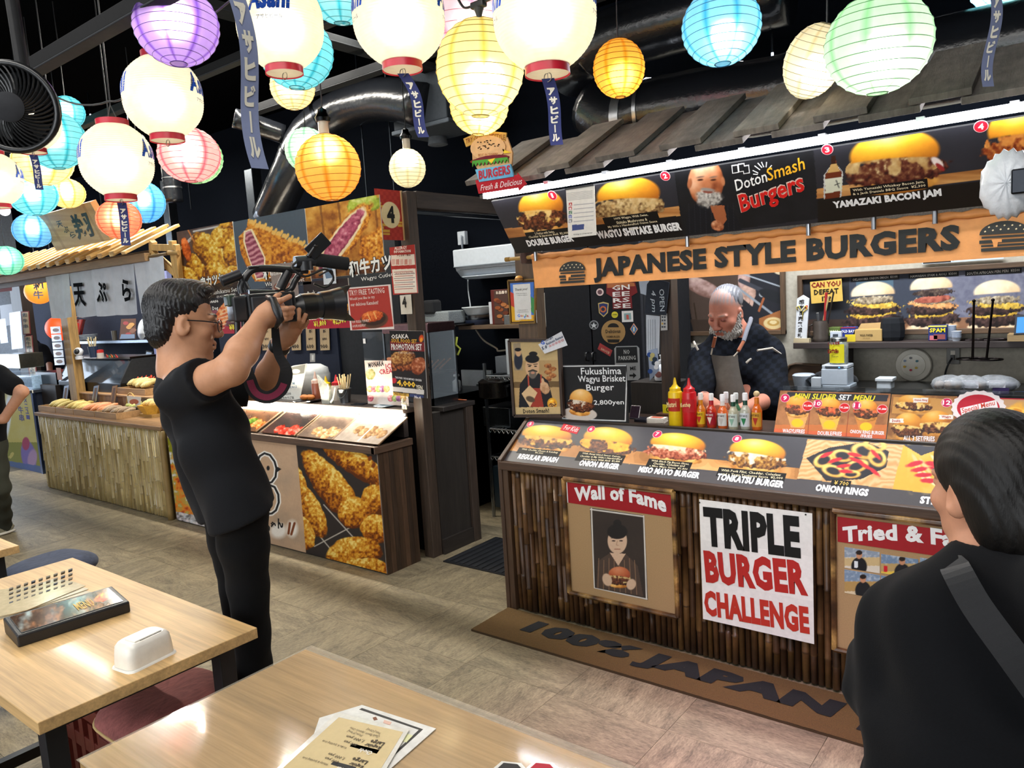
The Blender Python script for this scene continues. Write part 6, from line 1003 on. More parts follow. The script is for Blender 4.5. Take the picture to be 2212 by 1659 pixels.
for k in range(7):cv.lump(853+k*8,793-(k%2)*6,9,9,('3a1408','7a3a1c','b0683a','d89a60'),0,k,4,.15)
cv.lump(870,774,30,16,('4a2410','8a5028','c08a4a','e8c890'),-10,3,3,.2);cv.lump(905,790,15,20,('6a2c14','a85a34','d8a080'),20,8,4,.1);cv.ell(911,731,5,8,'d84a1c',10,.4);cv.ell(911,734,3,5,'f0a030',10,.5);cv.rect((842,737),(920,757),'7a2428',.03);cv.ell(852,822,5.5,6,'b02434',0,.2);cv.rect((842,834),(917,844),'d0ccc8',.11);cv.rect((844,846),(884,855),'c8a040',.11);cv.rect((886,850),(916,862),'2a3a6a',.13)
s=thing('promotion_poster','dark promotion set poster priced 4,000 yen on the post','poster',F2.p(.05,-.3));board('print',cv,M_print(),s,th=.004);mb=MB()
for st,pl,pr,h,c,bo in(('OSAKA',(847,732),(884,731),10,'f4f0ea',.03),('SOUL FOOD SET',(847,740),(902,742),9,'e0a838',.03),('PROMOTION SET',(847,756),(913,757),14,'f4f0ea',.03),('プロモーションセット',(861,764),(896,765),5,'f0e8d8',.0),('4,000',(859,834),(899,840),15,'e8bc3c',.04),('YEN',(900,840),(914,842),9,'f0e8d0',.02),('TAKE OUT OK!!',(852,852),(881,856),6,'2a2010',.02),('No.4',(897,860),(910,862),6,'f0f0f0',.02),('TAKOYAKI / OKONOMIYAKI / CHICKEN',(855,817),(912,824),4.5,'f0f0f0',.01)):T(mb,F2,st,pl,pr,h,c,bo,d=.0055,res=1)
ob('lettering',mb,M_print(),s)
fw=front(4.05);ob('stall_partition',MB('1b2130').box(fw.uv(470,700)[0],4.05,0,fw.uv(726,700)[0],4.09,2.2),M_matte(),label='dark navy partition behind the skewer stall',cat='partition');ob('stall_partition',MB('24262a').box(fw.uv(727,700)[0],4.07,0,fw.uv(862,700)[0],4.11,2.2),M_matte(),label='charcoal partition beside the navy one',cat='partition')
for px,st,lab in((640,'400','wooden price tag reading 400, left of three over the rice cooker'),(672,'600','wooden price tag reading 600, above the small wall switch'),(702,'900','wooden price tag reading 900, right of the wall switch'),(577,'300','wooden price tag behind the cameraman arm'),(552,'500','second wooden price tag behind the cameraman arm')):
 hang('price_tag',[(px-11,700),(px+9,698),(px+11,756),(px-9,757)],lab,'price tag','a08a68',[(st,(px-8,753),(px+7,752),9,'1c1814',.02),('串揚げ',(px-4,735),(px+5,734),5,'3a2c20')]+[('天然丸'[i],(px-3,710+i*9),(px+5,709+i*9),7,'2a2018')for i in range(2)],fr=fw.off(.01),m=M_wood('z',.2),th=.004)
hang('switch_plate',[(670,763),(681,763),(681,782),(670,782)],'small grey wall switch under the 600 price tag','switch','8a8a88',fr=fw,layers=[([(674,767),(678,767),(678,778),(674,778)],'c0c0bc')])
fg=front(3.6);a0,b0=fg.uv(788,800);a1,b1=fg.uv(850,716);s=thing('acrylic_case','clear acrylic case standing behind the dessert poster','case',(a0,3.7,b0));
for bx in((a0,3.6,b0,a1,3.604,b1),(a0,3.6,b0,a0+.004,3.8,b1),(a1-.004,3.6,b0,a1,3.8,b1)):ob('pane',MB('a8b0b8').box(*bx),M_glass(),s)
ob('sticker',MB('d8d8d8').bfr(fg,a0+.01,b1-.08,.001,a0+.035,b1-.045,.002),M_print(),s);ob('fried_food',MB('b0622c').ball(fg.at(826,784,-.1),(.07,.05,.03),jit=.4,seed=2),M_food(),s,smooth='all')
x0,x1=-3.86,-3.43;zt=ax_(950,716,-3.43)[2];y0,y1=3.52,3.78;s=thing('heated_showcase','steel and glass heated showcase on the cabinet beside the post','showcase',((x0+x1)/2,(y0+y1)/2,zc))
ob('roof_box',MB('8a6a6c').box(x0,y0,zt,x1,y1,zt+.06),M_metal(),s,bev=.004);ob('floor_box',MB('7a7e82').box(x0,y0,zc,x1,y1,zc+.05),M_metal(),s);zm=zc+(zt-zc)*.42
ob('middle_shelf',MB('8f9499').box(x0+.005,y0+.005,zm,x1-.005,y1-.005,zm+.015),M_metal(),s)
for cx,cy in((x0,y0),(x1-.012,y0),(x0,y1-.012),(x1-.012,y1-.012)):ob('corner_post',MB('8f9499').box(cx,cy,zc,cx+.012,cy+.012,zt),M_metal(),s)
ob('pane',MB('9aa4aa').box(x1-.004,y0+.012,zc+.05,x1-.001,y1-.012,zt),mat('case_glass',rough=.05,var=0,alpha=.25),s)
for i in range(4):ob('skewer',MB('a86a30').cyl((x1-.12,y0+.06+i*.05,zm+.02),(x1-.03,y0+.05+i*.06,zm+.09),.006,n=6),M_food(),s)
ob('lucky_charm',MB('a8b040').tube([(x1+.004,y0+.27,zt-.05),(x1+.008,y0+.25,zt-.1),(x1+.008,y0+.29,zt-.13),(x1+.008,y0+.26,zt-.17)],.008,6),M_cloth(),label='small yellow-green cord charm hanging on the showcase',cat='charm',smooth='all')
p=np.array([-3.45,3.75,zc]);ob('tongs',MB('b05a30').tube([p+[-.16,-.03,.006],p+[-.06,0,.012],p+[.08,.03,.006]],[.01,.008,.004],6),M_plast(),label='orange-handled scissors on the dark cabinet top',cat='scissors',smooth='all')
s=thing('woven_basket','pale woven basket with a black bag on the shelf behind the post','basket',ay(945,706,4.3));fbox('basket',918,672,968,702,4.3,.2,'98a0a4',mat('weave',rough=.9,var=.3,scale=120,bump=.6),parent=s,bev=.01);fbox('cloth_bag',912,648,935,680,4.28,.1,'1a1c20',M_cloth(),parent=s,bev=.02);fbox('rear_shelf',905,702,985,708,4.25,.3,'3a3634',M_metal(),'dark shelf under the woven basket','shelf')
# tempura stall and the stall beyond
t=thing('tempura_counter','tempura counter faced with pale bamboo poles','counter',(-7.2,3.3,0));ZT=.766
ob('carcass',MB('6a5434').box(-8.4,3.01,0,-5.95,3.9,ZT-.03),M_wood('x'),t);ob('counter_top',MB('8a6844').box(-8.43,2.965,ZT-.028,-5.93,3.95,ZT+.004),M_wood('x',.35,.45),t,bev=.003)
x=-8.4;BM=mat('pale_bamboo',rough=.45,var=.12,scale=18,grain=.14,gstretch=(2,2,.12),gscale=10)
while x<-5.98:
 r=rnd.uniform(.0145,.02);z=rnd.uniform(.05,.25);zs,rs=[.008],[r]
 while z<ZT-.08:zs+=[z-.006,z,z+.006];rs+=[r,r*1.12,r];z+=rnd.uniform(.18,.32)
 zs.append(ZT-.03);rs.append(r);c0=rgb(rnd.choice(('ad9762','b5a06c','a58f5c','baa672','a99466')));c=np.array([c0*(.78 if 0<k<len(zs)-1 and(k-1)%3==1 else 1)for k in range(len(zs))])
 ob('bamboo_pole',MB().tube([(x+r,3.0+rnd.uniform(-.004,.004),zz)for zz in zs],rs,7,c),BM,t,smooth='all');x+=2*r+.001
ob('corner_pole',MB('8f7748').tube([(-5.955,2.985,z)for z in np.linspace(.0,ZT-.03,12)],.028,10),BM,t,smooth='all')
XR0=ay(270,546,2.72);b1=ax_(388,486,XR0[0]);sl=(b1-XR0)/np.linalg.norm(b1-XR0);L=np.linalg.norm(b1-XR0);nr=np.array([0,-sl[2],sl[1]])
t=thing('slat_roof','pale wooden slat roof over the tempura stall','roof',(-8,3,XR0[2]));x=XR0[0];i=0
while x>-11.2:
 w=.075 if i%2 else.06;f=np.array([x-w/2,2.72-.03*(i%2),XR0[2]-.01*(i%2)])+nr*(.02 if i%2 else 0)
 ob('slat',MB(('d0a868','c09454','dab87c','b88a4c')[i%4]).beam(f,f+sl*L,w,.022,up=nr),M_wood('y',.25),t,bev=.002);x-=w+.028;i+=1
ob('eave_beam',MB('8a6a44').box(-10.9,2.86,XR0[2]-.06,XR0[0]+.0,2.92,XR0[2]-.0),M_wood('x',.3),t,bev=.003);ob('eave_fascia',MB('5a4630').box(-10.9,2.95,XR0[2]-.1,XR0[0]-.02,2.98,XR0[2]+.03),M_wood('x',.3),t)
pa=ay(330,535,2.9);
s=thing('bracket_frame','pale wooden bracket frame bracing the tempura roof end','bracket',ay(375,600,2.95))
for a,b,w in(((327,534),(380,536),.05),((328,545),(383,592),.05),((330,520),(331,548),.06),((372,520),(386,618),.05),((381,528),(390,612),.035)):ob('strut',MB('c09a5e').beam(ay(*a,2.93),ay(*b,2.95 if a[0]<370 else 2.96),w,.04,up=(0,1,0)),M_wood('z',.25),s,bev=.003)
ob('peg',MB('9a7a48').cyl(ay(364,546,2.9),ay(386,546,2.93),.018,n=10),M_wood('x',.2),s)
FSg=tilted((91,463),(134,537),2.86);q=FSg.uv(253,515);W_,H_=q[0],FSg.uv(205,403)[1];H_=FSg.uv(91,463)[1]
cv=Cv(FSg,0,0,W_,H_,.006,'a98a5e');tt=cv.n(30,3,5,.25,5);cv.mix(tt*1.5-.4,'c8ac7c');cv.mix((np.sin((cv.A/W_)*9)>.98)*.4,'8a6a40')
s=thing('carved_sign','tilted wooden signboard with black brush characters on the tempura roof','sign',FSg.p(W_/2,0));board('plank',cv,M_print(),s,th=.05,edge='a8703c');mb=MB()
TL(mb,FSg,W_*.5,H_*.16,W_*.36,H_*.66,'翔','15181e',.015,.25,d=.052);
for i_,ch in enumerate('天ぷら'):TL(mb,FSg,W_*(.27+.06*i_),H_*(.58-.17*i_),W_*.11,H_*.17,ch,'20242c',.01,.2,d=.052,res=1)
ob('lettering',mb,M_print(),s)
YN=2.9;fn=front(YN);zt=fn.uv(98,590)[1];s=thing('noren_curtain','white noren curtain of five strips with black characters','curtain',(-7.3,YN,fn.uv(200,680)[1]));xsb=[98,147,196,242,292,357];CL=mat('noren_cloth',rough=.9,var=.08,scale=12,bump=.2,bscale=90)
mb3=MB()
for i in range(5):
 a0,a1=fn.uv(xsb[i]+6,640)[0],fn.uv(xsb[i+1]+6,630)[0];zb_=fn.uv((xsb[i]+xsb[i+1])/2+14,686-i*2.6)[1];U,V=np.meshgrid(np.linspace(0,1,14),np.linspace(0,1,14));gap=.012*V
 Xn=a0+gap*(1-2*U)+(a1-a0)*U+.03*(1-V)*0;Yn=YN+.02*np.sin(U*5+i*1.7)*V+.006*np.sin(U*14+i);Zn=zt-(zt-zb_)*V-.008*np.sin(U*3.1)*V
 ob('strip',MB(('c2c6cc','b8bcc4','c0c4cc','bcc0c8','c4c8d0')[i]).grid(np.stack([Xn,Yn,Zn],-1)[::-1]),CL,s,smooth='all')
fn2=front(YN-.028)
for ch,x0,x1,yb,h in(('天',162,186,663,50),('ぷ',210,233,656,46),('ら',266,285,652,48)):T(mb3,fn2,ch,(x0,yb),(x1,yb-1),h,'0c0d10',.02,d=0)
ob('lettering',mb3,mat('ink',rough=.95,var=0,spec=.05),s);ob('rod',MB('6a5434').cyl((fn.uv(92,590)[0],YN,zt),(fn.uv(362,555)[0],YN,zt),.012),M_wood('x',.2),s)
def vpost(px0,px1,py,y,z0,z1,col,lab,dep=.09):a=ay(px0,py,y)[0];b=ay(px1,py,y)[0];return ob('wooden_post',MB(col).box(a,y,z0,b,y+dep,z1),M_wood('z',.4),label=lab,cat='post',bev=.004)
vpost(137,152,740,3.3,ZT,2.0,'9a7a48','pale wooden post at the left of the tempura counter');vpost(36,58,740,3.68,0,2.35,'2c2420','dark wooden post between the tempura stall and the wagyu stall',.12)
ob('stall_partition',MB('2b3040').box(ay(60,700,4.5)[0],4.5,0,ay(330,700,4.5)[0],4.54,2.3),M_matte(),label='dark blue-grey partition behind the tempura stall',cat='partition');ob('stall_partition',MB('8088b8').box(ay(326,700,4.0)[0],4.0,0,ay(372,700,4.0)[0],4.05,2.1),M_matte(),label='lavender side panel between tempura and skewer stalls',cat='partition')  # side panel: lavender base colour stands for blue light on the wall
zsT=ay(200,737,4.2)[2];ob('wall_shelf',MB('8a94a0').box(ay(163,737,4.2)[0],4.2,zsT-.03,ay(332,737,4.2)[0],4.48,zsT),M_metal(),label='steel shelf with dishes at the back of the tempura stall',cat='shelf');ob('back_counter',MB('5a5048').box(ay(150,790,4.0)[0],4.0,0,ay(335,790,4.0)[0],4.45,ay(200,788,4.0)[2]),M_metal(),label='back work counter of the tempura stall',cat='counter')
def onshT(px):d=ray(px,735);return np.array([d[0]*4.3/d[1],4.3,zsT])
for i,(px,w,h,c,lab)in enumerate(((190,20,6,'c8d0d8','stack of white dishes on the tempura back shelf'),(182,16,3,'8a949c','grey dish beside the white dishes'),(241,10,20,'4a4640','dark cup on the tempura back shelf'))):
 for j in range(4 if i==0 else 1):
  p=onshT(px)+[0,.02*i,j*.02];k=mpp(p);ob('dish',MB(c).lathe([(w*.6*k,0),(w*k,h*.5*k),(w*.95*k,h*.55*k)]if i<2 else[(w*.5*k,0),(w*.55*k,h*k),(w*.45*k,h*k)],p,16),M_plast(),label=lab if i else 'white dish in the small stack on the tempura back shelf',cat='dish',group='white dishes on the tempura shelf' if i==0 else None,smooth=True)
fr=front(4.25);hang('menu_card',[(262,689),(294,688),(293,732),(258,733)],'food photo card standing on the tempura back shelf','card','6a4a3c',fr=fr,layers=[(C(272+k*7%18,698+k*9%30,6,4),('a83a30','d8a050','8a5a3c')[k%3])for k in range(8)]+[([(263,722),(292,722),(292,731),(260,732)],'7a90b0')])
p=onshT(296);k=mpp(p);ob('plate',MB('c8ced4').lathe([(3*k,2*k),(16*k,0),(22*k,-2*k),(23*k,0),(16*k,2.4*k)],p+[0,.08,22*k],20,M=Matrix.Rotation(1.35,4,'X')),M_plast(),label='white round plate leaning behind the photo card',cat='plate',smooth=True)
s=thing('red_jacket','bright red jacket hanging behind the tempura counter','jacket',ay(178,765,4.3));P=[]
for v in range(12):
 zz=v/11;P.append([ay(163+u*(22-6*zz)+zz*(5-9*u)-3*math.sin(zz*3),690+zz*75,4.3+.04*math.sin(u*7+v*.3))for u in np.linspace(0,1,9)])
ob('cloth',MB('a8241c').grid(np.array(P)[::-1]),M_cloth(),s,smooth='all');ob('sleeve',MB('b02a20').tube([ay(168,698,4.28),ay(160,725,4.25),ay(163,752,4.24)],[.05,.055,.06],10),M_cloth(),s,smooth='all');ob('hanger',MB('a0a4a8').tube([ay(152,690,4.3),ay(170,683,4.3),ay(186,690,4.3)],.006,5),M_metal(),s)
p=ay(172,776,3.35);k=mpp(p);s=thing('security_camera','white ball security camera with black face on the tempura counter','camera',p);ob('base',MB('c8ccd4').lathe([(8*k,0),(8*k,6*k),(5*k,8*k)],p,16),M_plast(),s,smooth=True);ob('head',MB('d8dce2').ball(p+[0,0,16*k],9.5*k),M_plast(),s,smooth='all');ob('lens_face',MB('15171c').ball(p+[3*k,-4*k,17*k],6.5*k),M_black(),s,smooth='all')
p=ay(203,772,3.4);k=mpp(p);s=thing('chopstick_cup','dark blue cup of disposable chopsticks','cup',p);ob('cup',MB('22304a').lathe([(8*k,0),(10*k,24*k),(9*k,24*k)],p,16),M_plast(),s,smooth=True)
for i in range(9):a=i*.7;ob('chopstick',MB('d8c8a0').cyl(p+np.array([4*math.cos(a),4*math.sin(a),10])*k,p+np.array([11*math.cos(a),8*math.sin(a),40+i%3*2])*k,1.1*k,n=5),M_wood('z',.1),s)
s,p,k=lathe_thing('condiment_jar','small clear jar with red lid by the chopstick cup','jar',217,774,3.45,[(8,0,'b8b0a8'),(8,12,'b8b0a8')],[('lid',[(8,12,'b02a24'),(8,18,'b02a24'),(1,19,'b02a24')],None)])
for i in range(5):p=ay(232+i*5,773,3.4);k=mpp(p);ob('paper_decoration',MB(('b83a24','3a6a3a','c86a2c','2a4a3a','c03a30')[i]).add([p+np.array(q)*k for q in((-6,0,0),(6,0,0),(2,2,3),(0,-2,9-i%2*3),(-3,3,2))],[(0,1,3),(1,2,3),(2,4,3),(4,0,3),(0,4,2,1)]),M_paper(),label='folded coloured paper leaf on the tempura counter',cat='decoration',group='folded paper leaves')
fr=front(3.985);hang('phone_screen',[(309,785),(316,757),(330,760),(324,786)],'phone with a pale screen leaning on the lavender side panel','phone','20242c',fr=fr,layers=[([(311,783),(317,760),(328,762),(322,783)],'9ab0d0')])
y0,y1=3.42,3.78;zb_=ZT+.16;fs=front(y0);a0,a1=fs.uv(131,830)[0],fs.uv(246,830)[0]+.0;zt_=fs.uv(160,792)[1];s=thing('glass_showcase','black framed glass showcase on the tempura counter','showcase',((a0+a1)/2,3.6,zb_))
a2=a1+.18;ob('base',MB('3a3d42').box(a0,y0-.02,zb_,a2,y1,zb_+.1),M_metal(),s,bev=.006);ob('end_panel',MB('2a2c30').prism([(y0-.02,zb_+.1),(y1,zb_+.1),(y1,zt_+.08),(y0+.12,zt_+.08)],Fr((a2-.03,0,0),(0,1,0),(0,0,1)),0,.03),M_matte(),s);ob('end_panel',MB('3a3d42').prism([(y0-.02,zb_+.1),(y1,zb_+.1),(y1,zt_+.08),(y0+.12,zt_+.08)],Fr((a0,0,0),(0,1,0),(0,0,1)),0,.03),M_matte(),s)
ob('glass_front',MB('3c4652').add([(a0+.03,y0-.02,zb_+.1),(a2-.03,y0-.02,zb_+.1),(a2-.03,y0+.12,zt_+.08),(a0+.03,y0+.12,zt_+.08)],[(0,1,2,3)]),mat('case_glass_dark',rough=.06,var=.1,alpha=.7),s);ob('inner_back',MB('30363e').box(a0+.03,y1-.03,zb_+.1,a2-.03,y1,zt_+.08),M_matte(),s);ob('top',MB('5a4a40').box(a0,y0+.1,zt_+.075,a2,y1,zt_+.095),M_metal(),s);ob('poster',MB('a86a4a').bfr(fs.off(.03),a0+.02,zb_+.11,0,a0+.14,zb_+.24,.002),M_print(),s)
s=thing('stepped_shelf','stepped plank shelf behind the tempura trays','shelf',(-7.2,3.35,ZT))
for i in range(13):ob('plank',MB(('8a6440','7a5636','96704a')[i%3]).box(-8.2+i*.175,3.34,ZT+.004,-8.2+(i+1)*.175-.003,3.36,ZT+.15),M_wood('z',.35),s)
ob('shelf_top',MB('a07a50').box(-8.22,3.32,ZT+.15,-5.92,3.8,ZT+.165),M_wood('x',.3),s,bev=.003)
def tray(px0,px1,y,z,lab,dep=.26,hgt=.055):
 a0,a1=ay(px0,885,y)[0],ay(px1,885,y)[0];s=thing('wooden_tray',lab,'tray',((a0+a1)/2,y+dep/2,z));M=M_wood('x',.25);c='a8845a'
 ob('bottom',MB(c).box(a0,y,z,a1,y+dep,z+.008),M,s);ob('side',MB(c).box(a0,y,z+.008,a1,y+.012,z+hgt),M,s,bev=.002);ob('side',MB(c).box(a0,y+dep-.012,z+.008,a1,y+dep,z+hgt),M,s);ob('end',MB(c).box(a0,y+.012,z+.008,a0+.012,y+dep-.012,z+hgt),M,s);ob('end',MB(c).box(a1-.012,y+.012,z+.008,a1,y+dep-.012,z+hgt),M,s);return a0,a1
def pieces(a0,a1,y,z,n,cols,lab,grp,ln=.075,rr=.018,tail=None,up=.0):
 for i in range(n):
  x=a0+.05+(a1-a0-.1)*(i/(n-1));r2=np.random.RandomState(i+int(abs(a0)*100));yy=y+.05+r2.rand()*.05;zz=z+.03+r2.rand()*.02+up;a=.5+r2.rand()*.4;L_=ln*(.9+r2.rand()*.3)
  pts=[np.array([x-.02+t_*.045,yy+t_*L_*1.6*math.cos(a*.4),zz+t_*L_*.75*math.sin(a)+.01*math.sin(t_*3.1)])for t_ in np.linspace(0,1,6)];rad=[rr*.5,rr*1.0,rr*1.15,rr,rr*.95,rr*.5];rad=[q*(1+(r2.rand()-.5)*.4)for q in rad]
  s=thing('tempura',lab,'tempura',pts[0],grp);ob('batter',MB(cols[i%len(cols)]).tube(pts,rad,7),M_food(),s,smooth='all')
  if tail:ob('shrimp_tail',MB(tail).tube([pts[-1],pts[-1]+[.004,.012,.018],pts[-1]+[.006,.018,.032]],[.004,.008,.002],6),M_plast(),s,smooth='all')
YTr=3.03;zt0=ZT+.005
for px0,px1,lab,cols,pl,ln in((83,119,'wooden tray of pale green tempura at the far left',('b0a060','a89858','c0b070'),'pale green battered tempura piece in the far left tray',.085),(120,157,'wooden tray of yellow tempura beside the pale green one',('b8a25c','c4b068','ac944c'),'yellow battered tempura piece in the second tray',.085),(158,202,'wooden tray of pinkish orange tempura',('c07a4c','d08c60','b86c40'),'pinkish orange tempura piece in the third tray',.085),(203,249,'wooden tray of brownish grey tempura',('8a745c','9a8468','a08060'),'brownish grey tempura piece in the fourth tray',.06)):
 a0,a1=tray(px0,px1,YTr,zt0,lab);pieces(a0,a1,YTr,zt0,11,cols,pl,lab.replace('wooden tray of ','')+' pieces',ln)
a0,a1=ay(258,835,3.42)[0],ay(322,835,3.42)[0];tray(258,318,3.36,ZT+.166,'wooden tray of shrimp tempura on the stepped shelf',.24,.06);pieces(a0,a1-.08,3.38,ZT+.19,12,('c8b87c','d4c48c','bca868'),'yellow shrimp tempura with red tail on the stepped shelf','shrimp tempura on the shelf',.08,.02,'c83a1c',.01)
p=az(283,893,ZT+.02);k=mpp(p);s=thing('bamboo_plate','bamboo plate with a hooped handle holding green tempura','plate',p);ob('plate',MB('b08a4c').lathe([(22*k,0),(30*k,10*k),(28*k,11*k),(20*k,3*k)],p,8),M_wood('x',.2),s);ob('handle',MB('b8924e').tube([p+np.array([24*math.cos(a),4,10+34*math.sin(a)])*k for a in np.linspace(0,math.pi,14)],1.4*k,6),M_wood('x',.2),s,smooth='all');ob('stand',MB('8a6844').box(p[0]-.09,p[1]-.04,ZT+.004,p[0]+.09,p[1]+.06,ZT+.02),M_wood('x',.3),s)
pieces(p[0]-.12,p[0]+.12,p[1]-.09,ZT+.035,7,('a8a860','b8b078','98a058'),'green leaf tempura piece on the bamboo plate','green tempura on the bamboo plate',.05,.018)
p=az(330,893,ZT+.03);k=mpp(p);s=thing('boat_dish','yellow wooden boat dish of vegetable tempura at the counter end','dish',p);ob('hull',MB('c89c3c').lathe([(18*k,0),(30*k,20*k),(28*k,20*k),(17*k,3*k)],p,6),M_wood('x',.2),s);ob('stand',MB('a8844c').box(p[0]-.13,p[1]-.06,ZT+.004,p[0]+.1,p[1]+.06,ZT+.03),M_wood('x',.3),s);pieces(p[0]-.13,p[0]+.12,p[1]-.1,ZT+.07,8,('c8a860','d8b878','c89868'),'vegetable tempura piece in the yellow boat dish','vegetable tempura in the boat dish',.05,.02)
p=az(308,890,ZT+.03);k=mpp(p);ob('steel_bowl',MB('9aa0a4').lathe([(12*k,0),(18*k,14*k),(17*k,14*k)],p,18),M_metal(),label='small steel bowl between the bamboo plate and boat dish',cat='bowl',smooth=True)
for px,c,lab in((143,'a8b0c0','silver price holder behind the pale green tempura'),(207,'a0a8b8','silver price holder behind the pinkish tempura'),(247,'9a7448','wooden price tag board behind the grey tempura')):
 fr=front(3.32);hang('price_holder',[(px-3,834),(px+7,832),(px+2,870),(px-8,872)],lab,'price tag',c,fr=fr,th=.006,m=M_metal()if c[0]!='9' else M_wood('z',.2),layers=[([(px-1,838),(px+4,837),(px,866),(px-5,867)],'6a5040')])
hang('menu_card',[(274,855),(305,858),(303,880),(278,878)],'small photo card behind the bamboo plate','card','d8d4cc',fr=front(3.25),layers=[(C(290,868,10,6),'b05a30')])
for i in range(5):hang('snack_pouch',[(109+i*2,706+i*17),(130+i*2,705+i*17),(132+i*2,720+i*17),(111+i*2,721+i*17)],'clear snack pouch strip hanging by the pale post, %s'%('top one','second from top','middle one','fourth from top','lowest one')[i],'pouch','b0b4c0',fr=front(3.27),m=mat('laminate',rough=.12),layers=[(C(121+i*2,713+i*17,7,4),'8a6a5a')])
# wagyu stall beyond
FA=front(3.26);cv=cvq(FA,[(-60,820),(77,858),(92,1022),(-45,1000)],.006,'c8b860');cv.mix((cv.n(30,3)-.3)*.9,'d8d4a8');cv.mix((cv.y>955)*(cv.n(40,4)>.42),'8a8a30');cv.ell(64,985,16,34,'7a6ab0',-10,.15);cv.ell(58,958,8,14,'a83a60',0,.2);cv.ell(72,990,10,20,'b090b8',10,.3);cv.mix((cv.y>992+(cv.x)*.16)*.9,'4a62a0');cv.ell(18,900,8,50,'e8ecf0',5,.4)
t=thing('wagyu_counter','far counter with a yellow and blue painted front panel','counter',(-10,3.5,0));board('painted_front',cv,M_print(),t,th=.01);x1=FA.uv(77,900)[0];ob('carcass',MB('1c2230').box(-12.6,3.27,0,x1,3.6,.9),M_matte(),t);ob('corner_trim',MB('4a5a80').box(x1,3.24,0,x1+.05,3.27,.9),M_metal(),t);ob('counter_top',MB('8a96a8').box(-12.6,3.2,.9,x1+.02,3.65,.93),M_metal(),t)
mb=MB();
for i,ch in enumerate('メニュー'):T(mb,FA,ch,(54+i*2,869+i*12),(61+i*2,870+i*12),9,'4a4a90',.01,d=.012,res=1)
for i,ch in enumerate('牛串'):T(mb,FA,ch,(43+i*2,892+i*17),(53+i*2,893+i*17),14,'4a4a90',.01,d=.012,res=1)
ob('lettering',mb,M_print(),t)
ob('case_glass',MB('a8c8e8').box(FA.uv(0,830)[0]-.6,3.3,.93,FA.uv(62,840)[0],3.7,1.08),mat('case_glass_pale',rough=.08,var=.2,alpha=.8),label='pale glass display case on the far wagyu counter',cat='showcase',bev=.006)
fp2=front(3.665)
for i,(x,y0_,y1_,st)in enumerate(((54,673,722,'和牛串'),(61,725,773,'和牛串上'),(68,776,826,'和牛焼肉'))):
 hang('stall_tag',[(x-8,y0_),(x+9,y0_-1),(x+13,y1_),(x-3,y1_+1)],'cream wagyu price tag with red border on the dark post, %s'%('highest','middle','lowest')[i],'tag','8a2a24',fr=fp2,th=.004,layers=[([(x-6,y0_+2),(x+7.5,y0_+1),(x+11,y1_-2),(x-1.5,y1_-1)],'c8b088')],texts=[(st[j],(x-4+j*1.2,y0_+12+j*(9 if len(st)>3 else 12)),(x+6+j*1.2,y0_+11.5+j*(9 if len(st)>3 else 12)),8,'1c1614',.01)for j in range(len(st))])
hang('number_flag',[(-30,598),(25,591),(26,628),(-25,634)],'red flag with a number 6 at the far left stall','flag','7a1c1c',[('6',(1,612),(9,611),14,'181818',.05)],fr=front(3.3),layers=[(C(5,605,13,12),'e0d8c0')])
def paper_lantern2(px,py,r,y,c,lab,st):
 p=ay(px,py,y);k=mpp(p);s=thing('paper_lantern',lab,'lantern',p);ob('shade',MB(c).ball(p,(r*k,r*k,r*.95*k),20,12),M_emit(1.1),s,smooth='all');ob('cord',MB('1a1a1c').cyl(p+[0,0,r*k],(p[0],p[1],3.59),.004,n=5),M_black(),s);ob('rim',MB('1a1412').lathe([(r*.45*k,r*.9*k),(r*.45*k,r*1.02*k)],p,16),M_matte(),s)
 mb=MB();fr=front(p[1]-r*k*1.0)
 for i,ch in enumerate(st):T(mb,fr,ch,(px-11,py-3+i*19),(px+11,py-4+i*19),17,'1a1010',.02,d=.002)
 if st:ob('lettering',mb,M_print(),s)
paper_lantern2(84,630,28,3.6,'f0882c','glowing orange wagyu lantern left of the noren','和牛');paper_lantern2(129,709,28,4.2,'f04a1c','glowing red-orange lantern behind the pale post','')
ob('lit_menu_panel',MB('c8d4e4').box(ay(-20,640,4.7)[0],4.7,0,ay(108,640,4.7)[0],4.74,2.3),M_print(),label='pale menu wall at the back of the far stall',cat='panel');hang('food_photo',[(66,682),(98,680),(100,712),(68,715)],'pinkish food photo on the pale menu wall','picture','a87a70',fr=front(4.69));hang('food_photo',[(0,660),(34,655),(40,700),(4,705)],'grey menu sheet with brush script at the far left','picture','a8aab0',fr=front(3.9));hang('plastic_strip',[(20,676),(44,672),(50,752),(26,755)],'blue glossy plastic menu hanging at the far left','menu','4a86d0',fr=front(3.6),m=mat('laminate',rough=.12));hang('plastic_strip',[(-4,690),(12,688),(18,740),(2,742)],'second blue glossy plastic menu at the frame edge','menu','5a94d8',fr=front(3.6),m=mat('laminate',rough=.12))
fbox('equipment_box',0,765,40,795,3.32,.25,'8a8470',M_metal(),'beige steel kitchen box on the far wagyu counter','box');fbox('grill',80,805,120,832,3.4,.3,'202326',M_metal(),'dark steel grill beside the far cook','grill')
ob('far_cabinet',MB('241d1a').box(ay(96,900,3.35)[0],3.35,0,ay(128,900,3.35)[0],3.6,.98),M_wood('z',.3),label='dark wooden cabinet between the wagyu and tempura counters',cat='cabinet')
